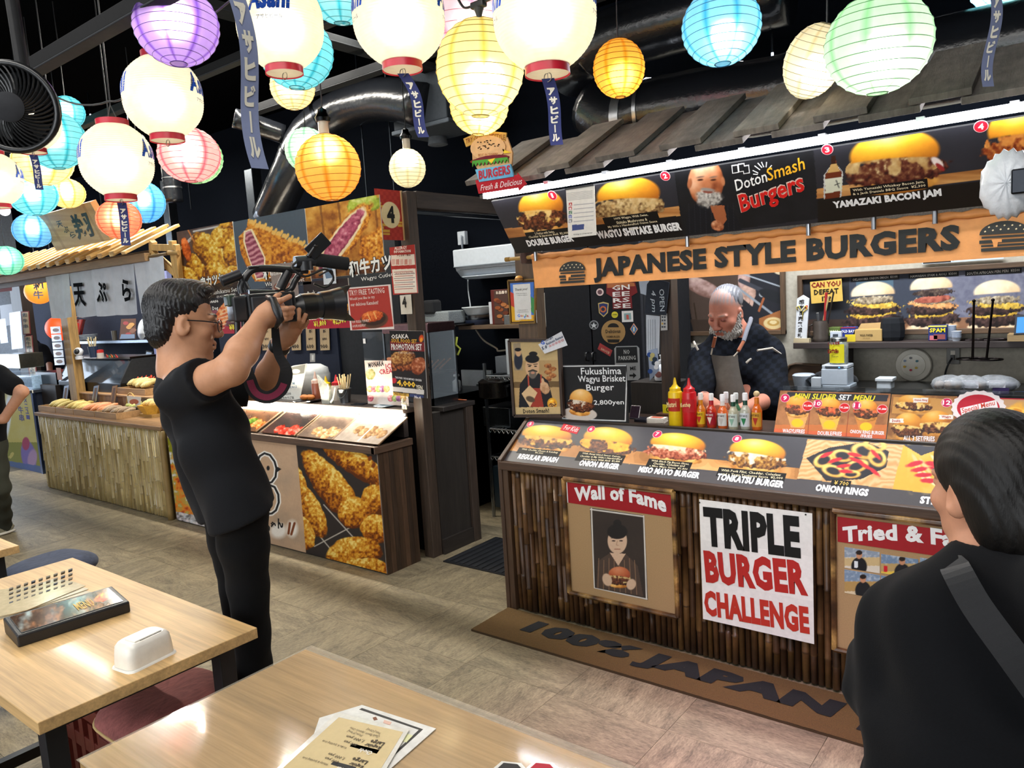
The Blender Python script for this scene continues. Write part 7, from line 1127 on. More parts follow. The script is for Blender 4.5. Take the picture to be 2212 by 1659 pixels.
# tables in the foreground
ZTb=.72
TM=mat('laminated_ash',rough=.48,var=.06,scale=4,grain=.3,gstretch=(.07,2.2,2.2),gscale=9,coat=.08);TMv=mat('vinyl_covered_ash',rough=.16,var=.06,scale=4,grain=.3,gstretch=(.07,2.2,2.2),gscale=9,coat=.7,bump=.04)
def table(x0,x1,y0,y1,lab,m,cover=False,z=ZTb):
 t=thing('dining_table',lab,'table',((x0+x1)/2,(y0+y1)/2,0));ob('table_top',MB('cba670').box(x0,y0,z-.032,x1,y1,z),m,t,bev=.002)
 if cover:ob('vinyl_cover',MB('d8cdb8').box(x0-.004,y0-.004,z,x1+.012,y1+.022,z+.0012),mat('clear_vinyl',rough=.06,var=0,alpha=.18),t);ob('vinyl_overhang',MB('8a8474').add([(x0,y1+.003,z+.001),(x1,y1+.003,z+.001),(x1,y1+.022,z-.006),(x0,y1+.022,z-.006)],[(0,3,2,1)]),mat('clear_vinyl',rough=.08,var=0,alpha=.5),t)
 for x,y in((x0+.1,y0+.06),(x0+.1,y1-.06),(x1-.1,y0+.06),(x1-.1,y1-.06)):ob('leg',MB('16171a').box(x-.025,y-.025,0,x+.025,y+.025,z-.032),M_black(),t,bev=.002)
 for y in(y0+.06,y1-.06):ob('rail',MB('141518').box(x0+.125,y-.018,z-.075,x1-.125,y+.018,z-.032),M_black(),t)
 for x in(x0+.1,x1-.1):ob('rail',MB('141518').box(x-.018,y0+.085,z-.075,x+.018,y1-.085,z-.032),M_black(),t);ob('foot_rail',MB('141518').box(x-.018,y0+.085,.05,x+.018,y1-.085,.09),M_black(),t)
 return t
table(-3.211,-1.953,.606,1.196,'light wood table with white napkin box and black menu bar',TM);table(-1.707,-.47,.596,1.184,'vinyl-covered light wood table with a fan of drinks menus',TMv,True)
q=az(41,1178,ZTb);table(q[0]-1.25,q[0],q[1]-.59,q[1],'light wood table corner at the left edge beyond the menu bar table',TM)
def flat(px,py,z=ZTb):return az(px,py,z)
FT=Fr((0,0,ZTb),(1,0,0),(0,1,0))
def lying(name,quad,lab,cat,col,z,th=.002,m=None,layers=(),texts=(),parent=None):
 fr=Fr((0,0,z),(1,0,0),(0,1,0));c=[sum(p)/len(quad)for p in zip(*quad)];s=thing(name,lab,cat,fr.at(*c));mb=MB(col).pxpoly(quad,fr,0,th);ob('sheet',mb,m or M_paper(),s)
 for nm,polys in layers:
  mb=MB()
  for k,(q_,cc)in enumerate(polys):mb.pxpoly(q_,fr,th,th+.0004+.0002*k,cc)
  ob(nm,mb,M_print(),s)
 mb=MB()
 for st,pl,pr,h,cc,bo in texts:T(mb,fr,st,pl,pr,h,cc,bo,d=th+.0016,res=1)
 if mb.n:ob('lettering',mb,M_print(),s)
 return s
B0,B1,B2,B3=(flat(*p)for p in((233,1450),(283,1458),(384,1408),(345,1388)))
ce=(B0+B1+B2+B3)/4;ux=B2-B1;Lb=np.linalg.norm(ux);ux/=Lb;uy=np.cross((0,0,1),ux);Wb=.088;Mx=Matrix(((ux[0],uy[0],0,ce[0]),(ux[1],uy[1],0,ce[1]),(0,0,1,ZTb),(0,0,0,1)))
s=thing('napkin_box','white plastic napkin dispenser box near the table edge','napkin box',ce);a_,b_=Lb/2,Wb/2
def rbox(mb,a,b,z0,z1,r0,col,M,n=5,top=.85):
 prof=[]
 for z,k in((z0,1),(z0+(z1-z0)*.5,.97),(z1-(z1-z0)*.18,.93),(z1-.003,top),(z1,top-.08)):
  ring=[]
  for sx,sy,a0 in((1,1,0),(-1,1,90),(-1,-1,180),(1,-1,270)):
   for i in range(n):t_=math.radians(a0+90*i/(n-1));ring.append((sx*(a*k-r0)+r0*math.cos(t_),sy*(b*k-r0)+r0*math.sin(t_),z))
  prof.append([tuple(M@Vector(v))for v in ring])
 P=np.array(prof);mb.grid(P,col,close=True);N_=P.shape[1];k=mb.n;mb.add(P[-1],[tuple(range(N_))]);return mb
ob('base_plate',rbox(MB('e4e2da'),a_*1.05,b_*1.1,0,.006,.02,'e4e2da',Mx,top=.98),M_plast(),s,smooth=True);ob('cover',rbox(MB('e6e2d8'),a_*.99,b_,.006,.07,.022,'e6e2d8',Mx,top=.84),M_plast(),s,smooth=True,angle=60)
ob('flap',MB('dedad0').box(-a_*.55,-b_*.62,.0685,a_*.6,b_*.45,.0735,M=Mx),M_plast(),s,bev=.003);ob('flap_slot',MB('5a5850').box(-a_*.35,-b_*.66,.0685,a_*.55,-b_*.6,.071,M=Mx),M_black(),s)
A,B=flat(40,1400),flat(283,1322);u=(B-A)/np.linalg.norm(B-A);n_=np.cross((0,0,1),u);Lm=np.linalg.norm(B-A);s=thing('menu_holder','long black padded menu holder with a food photo strip','menu holder',(A+B)/2);Fm=Fr(A,n_,(0,0,1));Fm=Fr(A,-n_,(0,0,1))
mb=MB('1b1c20').prism([(0,0),(-.16,0),(-.16,.05),(-.004,.036),(0,.034)],Fr(A,-n_,(0,0,1)),0,-Lm)if np.dot(np.cross(-n_,(0,0,1)),u)<0 else MB('1b1c20').prism([(0,0),(-.16,0),(-.16,.05),(-.004,.036),(0,.034)],Fr(A,-n_,(0,0,1)),0,Lm)
ob('padded_body',mb,mat('black_leatherette',rough=.4,var=.15,bump=.2),s,bev=.006)
Fs=Fr(A+np.array([0,0,.0366]),u,n_*.156+np.array([0,0,.014]));cv=Cv(Fs,.015,.014,Lm-.015,.145,.0028,'3a2c26');cv.mix((cv.n(24,3)-.3)*1.2,'8a6a50');cv.mix((cv.n(18,8)-.55)*4,'c88a60');cv.mix((cv.n(30,5)-.6)*4,'b8c8c8');cv.lump(225,1290,22,9,('a83a2c','e08a60','f0d070'),-20,3,5)
board('photo_strip',cv,mat('laminate',rough=.12),s,th=.001,edge='d8d8d4');mb=MB();a0=Fs.uv(168,1318);TL(mb,Fs,a0[0],.04,.05,.06,'MENU','d8b860',.01,d=.003,res=1);ob('lettering',mb,M_print(),s)
for i in range(3):lying('laminated_menu',[(0-12*i,1290-i*6),(118+i*16,1250+i*2),(197-i*6,1280-i*7),(60,1318),(0-12*i,1338)],'clear laminated paper menu under the black menu holder, %s'%('lowest sheet','middle sheet','topmost sheet')[i],'menu',('cfc6ae','d6cdb6','cbbd9c')[i],ZTb+.001+.003*i,.0015,mat('laminate',rough=.12),()if i<2 else[('print',[([(20+k%9*16,1302-k//9*9-k%9*5),(29+k%9*16,1299-k//9*9-k%9*5),(28+k%9*16,1302-k//9*9-k%9*5),(20+k%9*16,1305-k//9*9-k%9*5)],('5a5448','2a3240')[k%5==0])for k in range(36)])])
Z2=ZTb+.002
lying('drinks_menu',[(690,1552),(782,1524),(942,1575),(800,1700),(640,1700)],'lowest white laminated menu of the fan on the vinyl-covered table','menu','e2e0da',Z2,.0015,mat('laminate',rough=.12),[('print',[([(776,1534),(782,1531),(914,1577),(790,1690),(785,1690),(905,1578)],'2a2a2a'),([(805,1552),(812,1550),(816,1556),(808,1558)],'7a4a30'),([(830,1557),(846,1562),(842,1568),(828,1563)],'d8b0a0'),([(868,1583),(892,1591),(878,1606),(855,1596)],'d8d8a8')])])
s=lying('drinks_menu',[(594,1665),(728,1540),(884,1578),(812,1700),(560,1700)],'topmost tan drinks menu with upside-down prices on the vinyl-covered table','menu','dcd8ce',Z2+.004,.0015,mat('laminate',rough=.12),[('tan_panel',[([(606,1665),(732,1551),(871,1583),(800,1700),(570,1700)],'cdb88a')]),('black_bars',[([(755,1614),(762,1608),(820,1622),(814,1630)],'24262a'),([(714,1653),(721,1646),(770,1659),(764,1668)],'24262a')])])
fr=Fr((0,0,Z2+.006),(1,0,0),(0,1,0));mb=MB()
for st,pl,pr,h,bo in(('Regular',(827,1612),(793,1604),8,.03),('Large',(835,1603),(806,1596),10,.03),('800 yen',(776,1607),(748,1598),7,.01),('1,000 yen',(790,1598),(753,1587),7,.01),('Chu-hi',(808,1625),(780,1617),8,.02),('Regular',(789,1654),(760,1645),8,.03),('Large',(799,1643),(767,1634),10,.03),('800 yen',(736,1644),(707,1634),7,.01),('1,000 yen',(748,1636),(714,1625),7,.01),('Vodka & Sparkling Soda',(752,1614),(700,1598),5,.0),('Whisky & Sparkling Soda',(712,1650),(657,1634),5,.0),('Plum [Ume]',(786,1587),(755,1577),5,.0),('Chu-hi flavors',(822,1590),(792,1583),5,.0),('Japanese Citrus',(790,1581),(760,1570),5,.0),('Yuzu [Citrus]',(826,1583),(796,1573),5,.0),('Highball',(764,1663),(733,1655),8,.02)):T(mb,fr,st,pl,pr,h,'f0ece0' if st in('Chu-hi','Highball')else '3a3024',bo,d=.0012,res=1)
ob('lettering',mb,M_print(),s)
for i,(px,c,lab)in enumerate(((1092,'2a2a2c','small black-edged clear card at the bottom of the vinyl table'),(1162,'b0283a','small red printed card at the bottom of the vinyl table'))):lying('table_card',[(px-34,1668),(px-8,1646),(px+34,1650),(px+50,1668)],lab,'card','e0dcd4',Z2,.002,mat('laminate',rough=.12),[('print',[([(px-24,1668),(px-4,1650),(px+26,1653),(px+40,1668)],c)])])
def pillow(name,c,sx,sy,sz,rot,col,lab,seam=True):
 s=thing(name,lab,'cushion',c-np.array([0,0,sz]));M=Matrix.Translation(c)@Matrix.Rotation(rot,4,'Z');n,m=36,18;P=[];C_=[]
 for i in range(m+1):
  ph=math.pi*i/m;row=[];rc=[]
  for j in range(n):
   th=2*math.pi*j/n;sg=lambda v,e:math.copysign(abs(v)**e,v);r=math.sin(ph)**.55;x,y,z=r*sg(math.cos(th),.6),r*sg(math.sin(th),.6),-math.cos(ph);d=1-.12*max(0,z)*math.exp(-((x*2.2)**2+(y*2.2)**2));w=.015*math.sin(x*16+y*5)*r
   row.append(tuple(M@Vector((x*sx,y*sy,(z*d+w)*sz))));rc.append(rgb(col)*(1+.1*math.sin(x*40)*math.sin(y*40)))
  P.append(row);C_.append(rc)
 P=np.array(P);ob('pillow_cover',MB().grid(P,np.array(C_),close=True),mat('slub_cloth',rough=.95,var=.22,scale=90,bump=.4,bscale=300,stretch=(1,.25,1)),s,smooth='all')
 if seam:ob('piping',MB('c8a870').tube(np.concatenate([P[m//2],P[m//2][:1]])[:-1],.005,6,closed=True),M_cloth(),s,smooth='all')
def crate(c,sx,sy,h,col,lab):
 t=thing('bottle_crate',lab,'crate',c);M=mat('crate_plastic',rough=.4,var=.1);x0,x1,y0,y1=c[0]-sx/2,c[0]+sx/2,c[1]-sy/2,c[1]+sy/2
 for zz in(0,h*.55,h-.05):
  for a,b in(((x0,y0),(x1,y0)),((x1,y0),(x1,y1)),((x1,y1),(x0,y1)),((x0,y1),(x0,y0))):ob('band',MB(col).beam((a[0],a[1],zz+.03),(b[0],b[1],zz+.03),.016,.05),M,t,bev=.003)
 for k in range(5):
  for y in(y0,y1):ob('upright',MB(col).box(x0+sx*k/4-.016,y-.009,.05,x0+sx*k/4+.016,y+.009,h-.05),M,t)
  for x in(x0,x1):ob('upright',MB(col).box(x-.009,y0+sy*k/4-.016,.05,x+.009,y0+sy*k/4+.016,h-.05),M,t)
pillow('seat_cushion',np.array([-2.27,1.06,.44]),.17,.19,.06,.0,'8f5450','dusky red seat cushion with tan piping beside the near table leg');crate(np.array([-2.27,1.08,0]),.28,.34,.375,'5a2420','dark red plastic crate under the dusky red cushion')
crate(np.array([-2.7,1.12,0]),.3,.3,.37,'6a2a22','brownish red plastic crate seen through the table frame');pillow('seat_cushion',np.array([-2.7,1.12,.43]),.17,.17,.055,.05,'6a3a40','dark red seat cushion tucked under the table with the napkin box',False)
pillow('seat_cushion',np.array([-2.78,.42,.42]),.2,.16,.06,.1,'5a2c30','dark red cushion at the lower left corner',False);crate(np.array([-2.78,.42,0]),.3,.3,.36,'5a2420','dark crate under the cushion at the lower left corner')
q=az(50,1232,.45);pillow('seat_cushion',np.array([q[0],q[1]+.12,.42]),.17,.2,.06,.2,'3a4256','dark blue cushion behind the left edge table',False);crate(np.array([q[0],q[1]+.12,0]),.28,.32,.35,'6a2420','red crate under the dark blue cushion')
# people: smooth blended bodies
class SDF:
 def __init__(s,lo,hi,h):
  s.lo,s.h=np.array(lo,float),h;s.n=np.ceil((np.array(hi)-s.lo)/h).astype(int)+1;s.d=np.full(s.n,1.,np.float32)
 def win(s,lo,hi):
  i=np.clip(np.floor((np.array(lo)-s.lo)/s.h).astype(int),0,s.n);j=np.clip(np.ceil((np.array(hi)-s.lo)/s.h).astype(int)+1,0,s.n);sl=tuple(slice(a,b)for a,b in zip(i,j))
  return sl,np.stack(np.meshgrid(*[s.lo[k]+s.h*np.arange(i[k],j[k])for k in range(3)],indexing='ij'),-1)
 def mix(s,sl,d2,k,sub=False):
  d=s.d[sl]
  if d.size==0:return s
  if sub:d,d2=-d,d2
  h=np.clip(.5+.5*(d-d2)/k,0,1);r=d+(d2-d)*h-k*h*(1-h);s.d[sl]=-r if sub else r;return s
 def cap(s,a,b,ra,rb=None,k=.02,sub=False):
  a,b=np.array(a,float),np.array(b,float);rb=ra if rb is None else rb;m=max(ra,rb)+k+.03
  sl,P=s.win(np.minimum(a,b)-m,np.maximum(a,b)+m);ab=b-a;t=np.clip(((P-a)@ab)/(ab@ab+1e-9),0,1)
  return s.mix(sl,np.linalg.norm(P-a-t[...,None]*ab,axis=-1)-(ra+(rb-ra)*t),k,sub)
 def chain(s,pts,rs,k=.02):
  for a,b,p,q in zip(pts,pts[1:],rs,rs[1:]):s.cap(a,b,p,q,k)
  return s
 def ell(s,c,r,M=None,k=.015,sub=False):
  c,r=np.array(c,float),np.array(r,float);m=r.max()+k+.03;sl,P=s.win(c-m,c+m);q=P-c
  if M is not None:q=q@M
  k0=np.linalg.norm(q/r,axis=-1);k1=np.linalg.norm(q/r**2,axis=-1)+1e-9;return s.mix(sl,k0*(k0-1)/k1,k,sub)
 def cut(s,p,n):
  sl,P=s.win(s.lo,s.lo+s.h*s.n);s.d=np.maximum(s.d,((P-np.array(p))@np.array(n)).astype(np.float32));return s
 def rough(s,fn):sl,P=s.win(s.lo,s.lo+s.h*s.n);s.d=s.d+fn(P).astype(np.float32);return s
 def mesh(s):
  d=s.d;d[0]=d[-1]=1;d[:,0]=d[:,-1]=1;d[:,:,0]=d[:,:,-1]=1;neg=d<0;N=np.array(d.shape)-1
  cs=sum(neg[i:N[0]+i,j:N[1]+j,k:N[2]+k].astype(np.int8)for i in(0,1)for j in(0,1)for k in(0,1));cell=np.argwhere((cs>0)&(cs<8));idx=np.full(N,-1);idx[tuple(cell.T)]=np.arange(len(cell))
  acc=np.zeros((len(cell),3));cnt=np.zeros(len(cell));co=[np.array(q)for q in np.ndindex(2,2,2)]
  for a in co:
   for ax in range(3):
    if a[ax]:continue
    b=a.copy();b[ax]=1;va=d[tuple((cell+a).T)];vb=d[tuple((cell+b).T)];m=(va<0)!=(vb<0);t=np.where(m,va/np.where(m,va-vb,1),0);p=a+np.outer(t,b-a);acc[m]+=p[m];cnt[m]+=1
  v=s.lo+s.h*(cell+acc/cnt[:,None]);F=[]
  for ax in range(3):
   u,w=(ax+1)%3,(ax+2)%3;sl0=[slice(None)]*3;sl1=[slice(None)]*3;sl0[ax]=slice(0,-1);sl1[ax]=slice(1,None);A,B=neg[tuple(sl0)],neg[tuple(sl1)]
   for flip in(0,1):
    e=np.argwhere(A&~B if not flip else~A&B);e=e[(e[:,u]>0)&(e[:,w]>0)];eu=np.eye(3,dtype=int)[u];ew=np.eye(3,dtype=int)[w]
    q=[idx[tuple((e-x).T)]for x in(0*eu,eu,eu+ew,ew)];q=np.stack(q if not flip else q[::-1],1);F.append(q[(q>=0).all(1)])
  return v,np.concatenate(F)
def sob(name,S,col,m,parent,cfn=None):
 v,f=S.mesh();c=np.tile(rgb(col),(len(v),1))
 if cfn:c=cfn(v,c)
 return ob(name,MB().add(v,f.tolist(),c),m,parent,smooth='all')
SKIN=mat('skin',rough=.5,var=.06,scale=60,spec=.4);HAIR=mat('hair',rough=.38,var=.35,scale=90,stretch=(1,1,.25),bump=.5,bscale=160);TEE=mat('knit_cloth',rough=.9,var=.12,scale=300,bump=.2,bscale=600,sheen=.03,spec=.12)
def basis(F,pitch=0,roll=0):
 F=np.array(F,float);F[2]=0;F/=np.linalg.norm(F);R=np.cross(F,(0,0,1));U=np.array([0,0,1.]);c,s_=math.cos(pitch),math.sin(pitch);F,U=F*c+U*s_,U*c-F*s_;c,s_=math.cos(roll),math.sin(roll);R,U=R*c+U*s_,U*c-R*s_
 return np.stack([R,F,U],1)
def head(S,o,B,g=1.0,jaw=1.0,face=True):
 L=lambda x,y,z:o+B@np.array([x,y,z])*g
 S.ell(L(0,-.012,.045),np.array([.072,.094,.086])*g,B,.02).ell(L(0,.028,-.02),np.array([.061*jaw,.064,.082])*g,B,.03).ell(L(0,.042,-.074),np.array([.045*jaw,.042,.034])*g,B,.03).ell(L(0,.074,-.1),np.array([.02,.017,.016])*g,B,.02)
 for sx in(-1,1):
  S.ell(L(sx*.043,.058,-.02),np.array([.022,.022,.02])*g,B,.02);S.ell(L(sx*.031,.1,.006),np.array([.02,.014,.012])*g,B,.012,True);S.ell(L(sx*.031,.081,.006),np.array([.0135,.0125,.0105])*g,B,.004);S.cap(L(sx*.014,.092,.026),L(sx*.045,.078,.025),.009*g,.007*g,.012)
  S.ell(L(sx*.074,-.01,-.006),np.array([.011,.021,.031])*g,B@np.array(Matrix.Rotation(sx*-.35,3,'Z')),.008);S.ell(L(sx*.084,-.002,.0),np.array([.006,.012,.018])*g,B,.006,True);S.ell(L(sx*.011,.1,-.034),np.array([.0085,.011,.008])*g,B,.008)
 S.cap(L(0,.09,.018),L(0,.112,-.028),.0085*g,.0125*g,.012);S.cap(L(-.018,.091,-.058),L(.018,.091,-.058),.0075*g,k=.008);S.cap(L(-.016,.089,-.071),L(.016,.089,-.071),.0085*g,k=.008);S.cap(L(-.03,.088,-.0645),L(.03,.088,-.0645),.0035*g,k=.004,sub=True)
 return L
def facecol(o,B,lip='a4665a',brow='1d1613',iris='1a1210',brow_a=1,g=1.0):
 def fn(v,c):
  q=((v-o)@B)/g;x,y,z=np.abs(q[:,0]),q[:,1],q[:,2]
  def put(m,col):m=np.clip(m,0,1)[:,None];c[:]=c*(1-m)+rgb(col)*m
  put((1-np.hypot(x/.023,(z+.0645)/.0125))*3*(y>.08),lip);put(((1-np.hypot((x-.031)/.02,(z-.031)/.006))*4*(y>.05))*brow_a,brow)
  put((1-np.hypot((x-.031)/.0125,(z-.006)/.005))*5*(y>.075),'d8d0c8');put((1-np.hypot((x-.031)/.0055,(z-.006)/.0055))*5*(y>.075),iris);put((1-np.hypot((x-.031)/.016,(z-.0125)/.003))*3*(y>.07),brow);put((1-np.hypot((x-.011)/.005,(z+.039)/.004))*2*(y>.09),'3a1c16');put((1-np.hypot(x/.09,(z+.02)/.04))*.18*(y>.05),'c06a58')
  return c
 return fn
def finger(S,pts,r=.0088):S.chain(pts,[r*1.05]+[r*(1-.08*i)for i in range(1,len(pts))],.004)
# cameraman
Fm_=np.array([.33,.944,0]);B=basis(Fm_,-.1);ho=D(394,700,2.46);nb=D(396,800,2.47);t=thing('person','person in black t-shirt and glasses filming with a shoulder video camera','person',(nb[0],nb[1],0))
SR,ER,WR=D(391,848,2.34),D(500,798,2.2),D(563,692,2.37);SLf,EL,WL=D(428,832,2.66),D(572,838,2.74),D(606,742,2.62)
S=SDF(np.array([-2.75,.85,1.15]),np.array([-1.6,2.0,1.85]),.0045);head(S,ho,B,1.04,1.06);S.cap(ho+B@np.array([0,-.03,-.04]),nb,.056,.066,.03);S.cap(nb,D(420,880,2.47),.07,.07,.04);S.cap(nb,SR,.055,.055,.03);S.cap(nb,SLf,.06,.06,.04)
for a,e,w in((SR,ER,WR),(SLf,EL,WL)):S.cap(a,e,.056,.046,.02);S.cap(e,e+(w-e)*.35,.045,.046,.02);S.cap(e+(w-e)*.35,w,.046,.029,.02)
X=lambda px,py,d:D(px,py,d)
S.chain([WR,X(575,682,2.39),X(592,668,2.40)],[.029,.035,.036],.015);S.cap(X(578,690,2.42),X(604,682,2.43),.03,.026,.015)
for pts in([X(592,650,2.39),X(606,650,2.37),X(626,640,2.41)],[X(583,655,2.42),X(598,640,2.44),X(611,633,2.48)],[X(604,668,2.38),X(619,667,2.37),X(633,665,2.43)],[X(604,680,2.39),X(620,677,2.38),X(632,676,2.43)],[X(602,690,2.4),X(618,688,2.39),X(628,686,2.43)]):finger(S,pts,.0098)
S.chain([WL,X(618,725,2.58),X(630,708,2.56)],[.03,.036,.036],.015)
for pts in([X(628,705,2.53),X(634,688,2.5),X(636,672,2.5)],[X(634,706,2.54),X(644,690,2.5),X(646,669,2.5)],[X(640,708,2.56),X(653,696,2.52),X(660,680,2.52)],[X(642,712,2.58),X(657,704,2.55),X(664,694,2.55)],[X(622,718,2.6),X(616,700,2.64),X(624,682,2.66)]):finger(S,pts,.0098)
sob('body',S,'ba8868',SKIN,t,facecol(ho,B,'a26a5c',g=1.04));Lh=lambda x,y,z:ho+B@np.array([x,y,z])*1.04
S=SDF(ho-.2,ho+.2,.0035);S.ell(Lh(0,-.018,.058),(.08,.1,.086),B,.01).ell(Lh(0,.045,.108),(.05,.05,.028),B,.03).ell(Lh(0,-.06,-.01),(.066,.05,.075),B,.03)
def hairline(P):q=((P-ho)@B)/1.04;x,y,z=np.abs(q[...,0]),q[...,1],q[...,2];lim=np.where(y>.035,.058+(y-.035)*.1,np.where(y>-.0,.028-np.clip(.035-y,0,1)*.6,-.012-np.clip(-y,0,.06)*1.3));lim=np.where((y<.03)&(y>.008),lim-.018,lim);return lim-z
S.d=np.maximum(S.d,hairline(S.win(S.lo,S.lo+S.h*S.n)[1]).astype(np.float32));S.rough(lambda P:.0022*np.sin(P@np.array([640,260,120])+1.5*np.sin(P@np.array([90,60,140]))));sob('hair',S,'100f12',HAIR,t)
gl=[Lh(.078,-.01,.012),Lh(.074,.05,.01),Lh(.066,.094,.006)];ob('glasses',MB('15161c').tube(gl,.0022,6).tube([Lh(-.078,-.01,.012),Lh(-.074,.05,.01),Lh(-.066,.094,.006)],.0022,6),M_plast(),t,kind='stuff')
for sx in(-1,1):ob('lens_rim',MB('15161c').tube([Lh(sx*(.036+.028*math.cos(a)),.104-.012*math.cos(a)if sx>0 else.104-.012*math.cos(a),-.004+.019*math.sin(a))for a in np.linspace(0,2*math.pi,20,endpoint=False)],.0018,5,closed=True),M_plast(),t)
S=SDF(np.array([-2.8,.8,.85]),np.array([-1.75,1.85,1.6]),.007);C1,C2,C3=D(424,862,2.47),D(458,965,2.46),D(507,1105,2.46);Rv=np.array([.944,-.33,0])
for sg in(-1,1):S.chain([C1+Rv*.1*sg,C2+Rv*.085*sg,C3+Rv*.085*sg],[.1,.107,.108],.03)
S.cap(D(384,806,2.47),D(396,835,2.47),.062,.08,.04);S.cap(D(398,818,2.47),D(408,845,2.47),.07,.085,.05);S.cap(C1,SR,.085,.066,.04);S.cap(C1,SLf,.085,.07,.05);eR,eL=SR+(ER-SR)*.56,SLf+(EL-SLf)*.75;S.cap(SR,eR+(ER-SR)*.12,.064,.076,.03);S.cap(SLf,eL+(EL-SLf)*.1,.075,.066,.03)
S.rough(lambda P:.005*np.sin((P@np.array([9,14,34]))+2*np.sin(P[...,2]*9)+P[...,0]*6)+.005*np.sin(P@np.array([36,-24,-18])+2*np.sin(P[...,2]*7)));n_=(ER-SR)/np.linalg.norm(ER-SR);sl,P=S.win(S.lo,S.lo+S.h*S.n);near=np.linalg.norm(P-eR,axis=-1)<.14;S.d=np.where(near,np.maximum(S.d,((P-eR)@n_)),S.d).astype(np.float32);n_=(EL-SLf)/np.linalg.norm(EL-SLf);near=np.linalg.norm(P-eL,axis=-1)<.1;S.d=np.where(near,np.maximum(S.d,((P-eL)@n_)),S.d).astype(np.float32)
ax3=np.cross(D(582,1078,2.46)-D(430,1134,2.46),Rv);ax3*=-np.sign(ax3[2])/np.linalg.norm(ax3);S.cut(D(505,1105,2.46),ax3);nk=(ho-nb);nk/=np.linalg.norm(nk);S.ell(nb+nk*.06,(.068,.068,.04),None,.01,True);sob('t_shirt',S,'17181b',TEE,t)
S=SDF(np.array([-2.75,.85,-.02]),np.array([-1.75,1.75,1.12]),.009);hp=D(503,1080,2.46)
for sg in(-1,1):
 hj=hp+Rv*.085*sg+[0,0,-.02];kn=D(526+sg*10,1262,2.56-.09*sg);an=np.array([kn[0]-.1,kn[1]+.04,.1]);S.cap(hp+Rv*.06*sg+[0,0,.06],hj,.08,.084,.03);S.chain([hj,hj*.55+kn*.45,kn,an],[.084,.078,.064,.052],.02)
S.rough(lambda P:.005*np.sin(P[...,2]*42+P[...,0]*18+2*np.sin(P[...,1]*25))*np.clip(1.0-P[...,2],0,.7));sob('trousers',S,'0f1012',TEE,t)
for sg in(-1,1):kn=D(526+sg*10,1262,2.56-.09*sg);a=np.array([kn[0]-.1,kn[1]+.04,.0]);ob('shoe',MB('1a1a1c').ball(a+Fm_*.07+[0,0,.045],(.045,.13,.045),M=Matrix(basis(Fm_).tolist())),M_plast(),t,smooth='all')
ob('wristwatch',MB('131416').lathe([(.034,-.014),(.037,-.01),(.037,.01),(.034,.014)],WL+(EL-WL)*.06,20,M=Vector(WL-EL).to_track_quat('Z','Y').to_matrix().to_4x4(),cap=False),M_black(),t,smooth=True);ob('watch_face',MB('26282c').ball(WL+(EL-WL)*.06+np.array([.02,-.028,.006]),(.018,.012,.018)),M_plast(),t,smooth='all')
# video camera (its own thing, held in both hands)
cc=D(596,668,2.50);Bc=basis(Fm_,.02);K=lambda f,r,u:cc+Bc@np.array([r,f,u]);v=thing('video_camera','black shoulder video camera with shotgun microphone and round lens','camera',cc);MM=Matrix(((Bc[0][1],Bc[0][0],Bc[0][2],cc[0]),(Bc[1][1],Bc[1][0],Bc[1][2],cc[1]),(Bc[2][1],Bc[2][0],Bc[2][2],cc[2]),(0,0,0,1)));CB=mat('camera_black',rough=.35,var=.15)
def bx(n,a,b,col='17181b',m=None,bev=.006):
 mb=MB(col).box(a[0],a[1],a[2],b[0],b[1],b[2],M=MM);o=ob(n,mb,m or CB,v,bev=bev);return o
def tb(n,pts,r,col='17181b',k=10,m=None):return ob(n,MB(col).tube(spline([K(*p)for p in pts],6)if len(pts)>2 else[K(*p)for p in pts],r,k),m or CB,v,smooth=True)
bx('body',(-.1,-.05,-.045),(.055,.05,.055));bx('rear_unit',(-.145,-.045,-.03),(-.1,.045,.05),'202225');bx('battery',(-.155,-.03,.02),(-.13,.03,.058),'2c3a30');bx('side_panel',(-.09,.05,-.03),(.04,.058,.045),'2a2c30')
for i in range(4):tb('connector',[(-.135+.022*i,.03,-.03),(-.142+.022*i,.035,-.1)],.009,'101114')
for f0,f1,r0,r1,c in((.055,.085,.032,.042,'222428'),(.085,.13,.045,.045,'131417'),(.13,.15,.042,.042,'24262a'),(.15,.185,.047,.05,'141518'),(.185,.225,.05,.058,'1b1d22')):ob('lens_barrel',MB(c).cyl(K(f0,0,0),K(f1,0,.0),r0,r1,24),CB,v,smooth=True)
for sg in(-1,1):ob('hood_petal',MB('121316').add([K(.225,-.05,sg*.03),K(.225,.05,sg*.03),K(.262,.02,sg*.062),K(.262,-.02,sg*.062),K(.225,0,sg*.058)],[(0,1,2,3),(0,3,4),(1,4,2),(4,3,2)]),CB,v)
tb('top_handle',[(-.1,0,.06),(-.1,0,.085),(-.07,0,.125),(-.03,0,.135),(.07,0,.125),(.12,0,.12)],.012);tb('handle_foot',[(.1,0,.12),(.075,0,.09),(.04,0,.055),(-.08,0,.06)],.01);tb('handle_strut',[(.055,0,.12),(.02,0,.065)],.016);bx('accessory_shoe',(-.075,-.015,.135),(-.04,.015,.145));tb('viewfinder',[(-.16,0,.1),(-.1,0,.12)],.018,'1c1d20');tb('viewfinder_arm',[(-.1,0,.115),(-.085,0,.07)],.012)
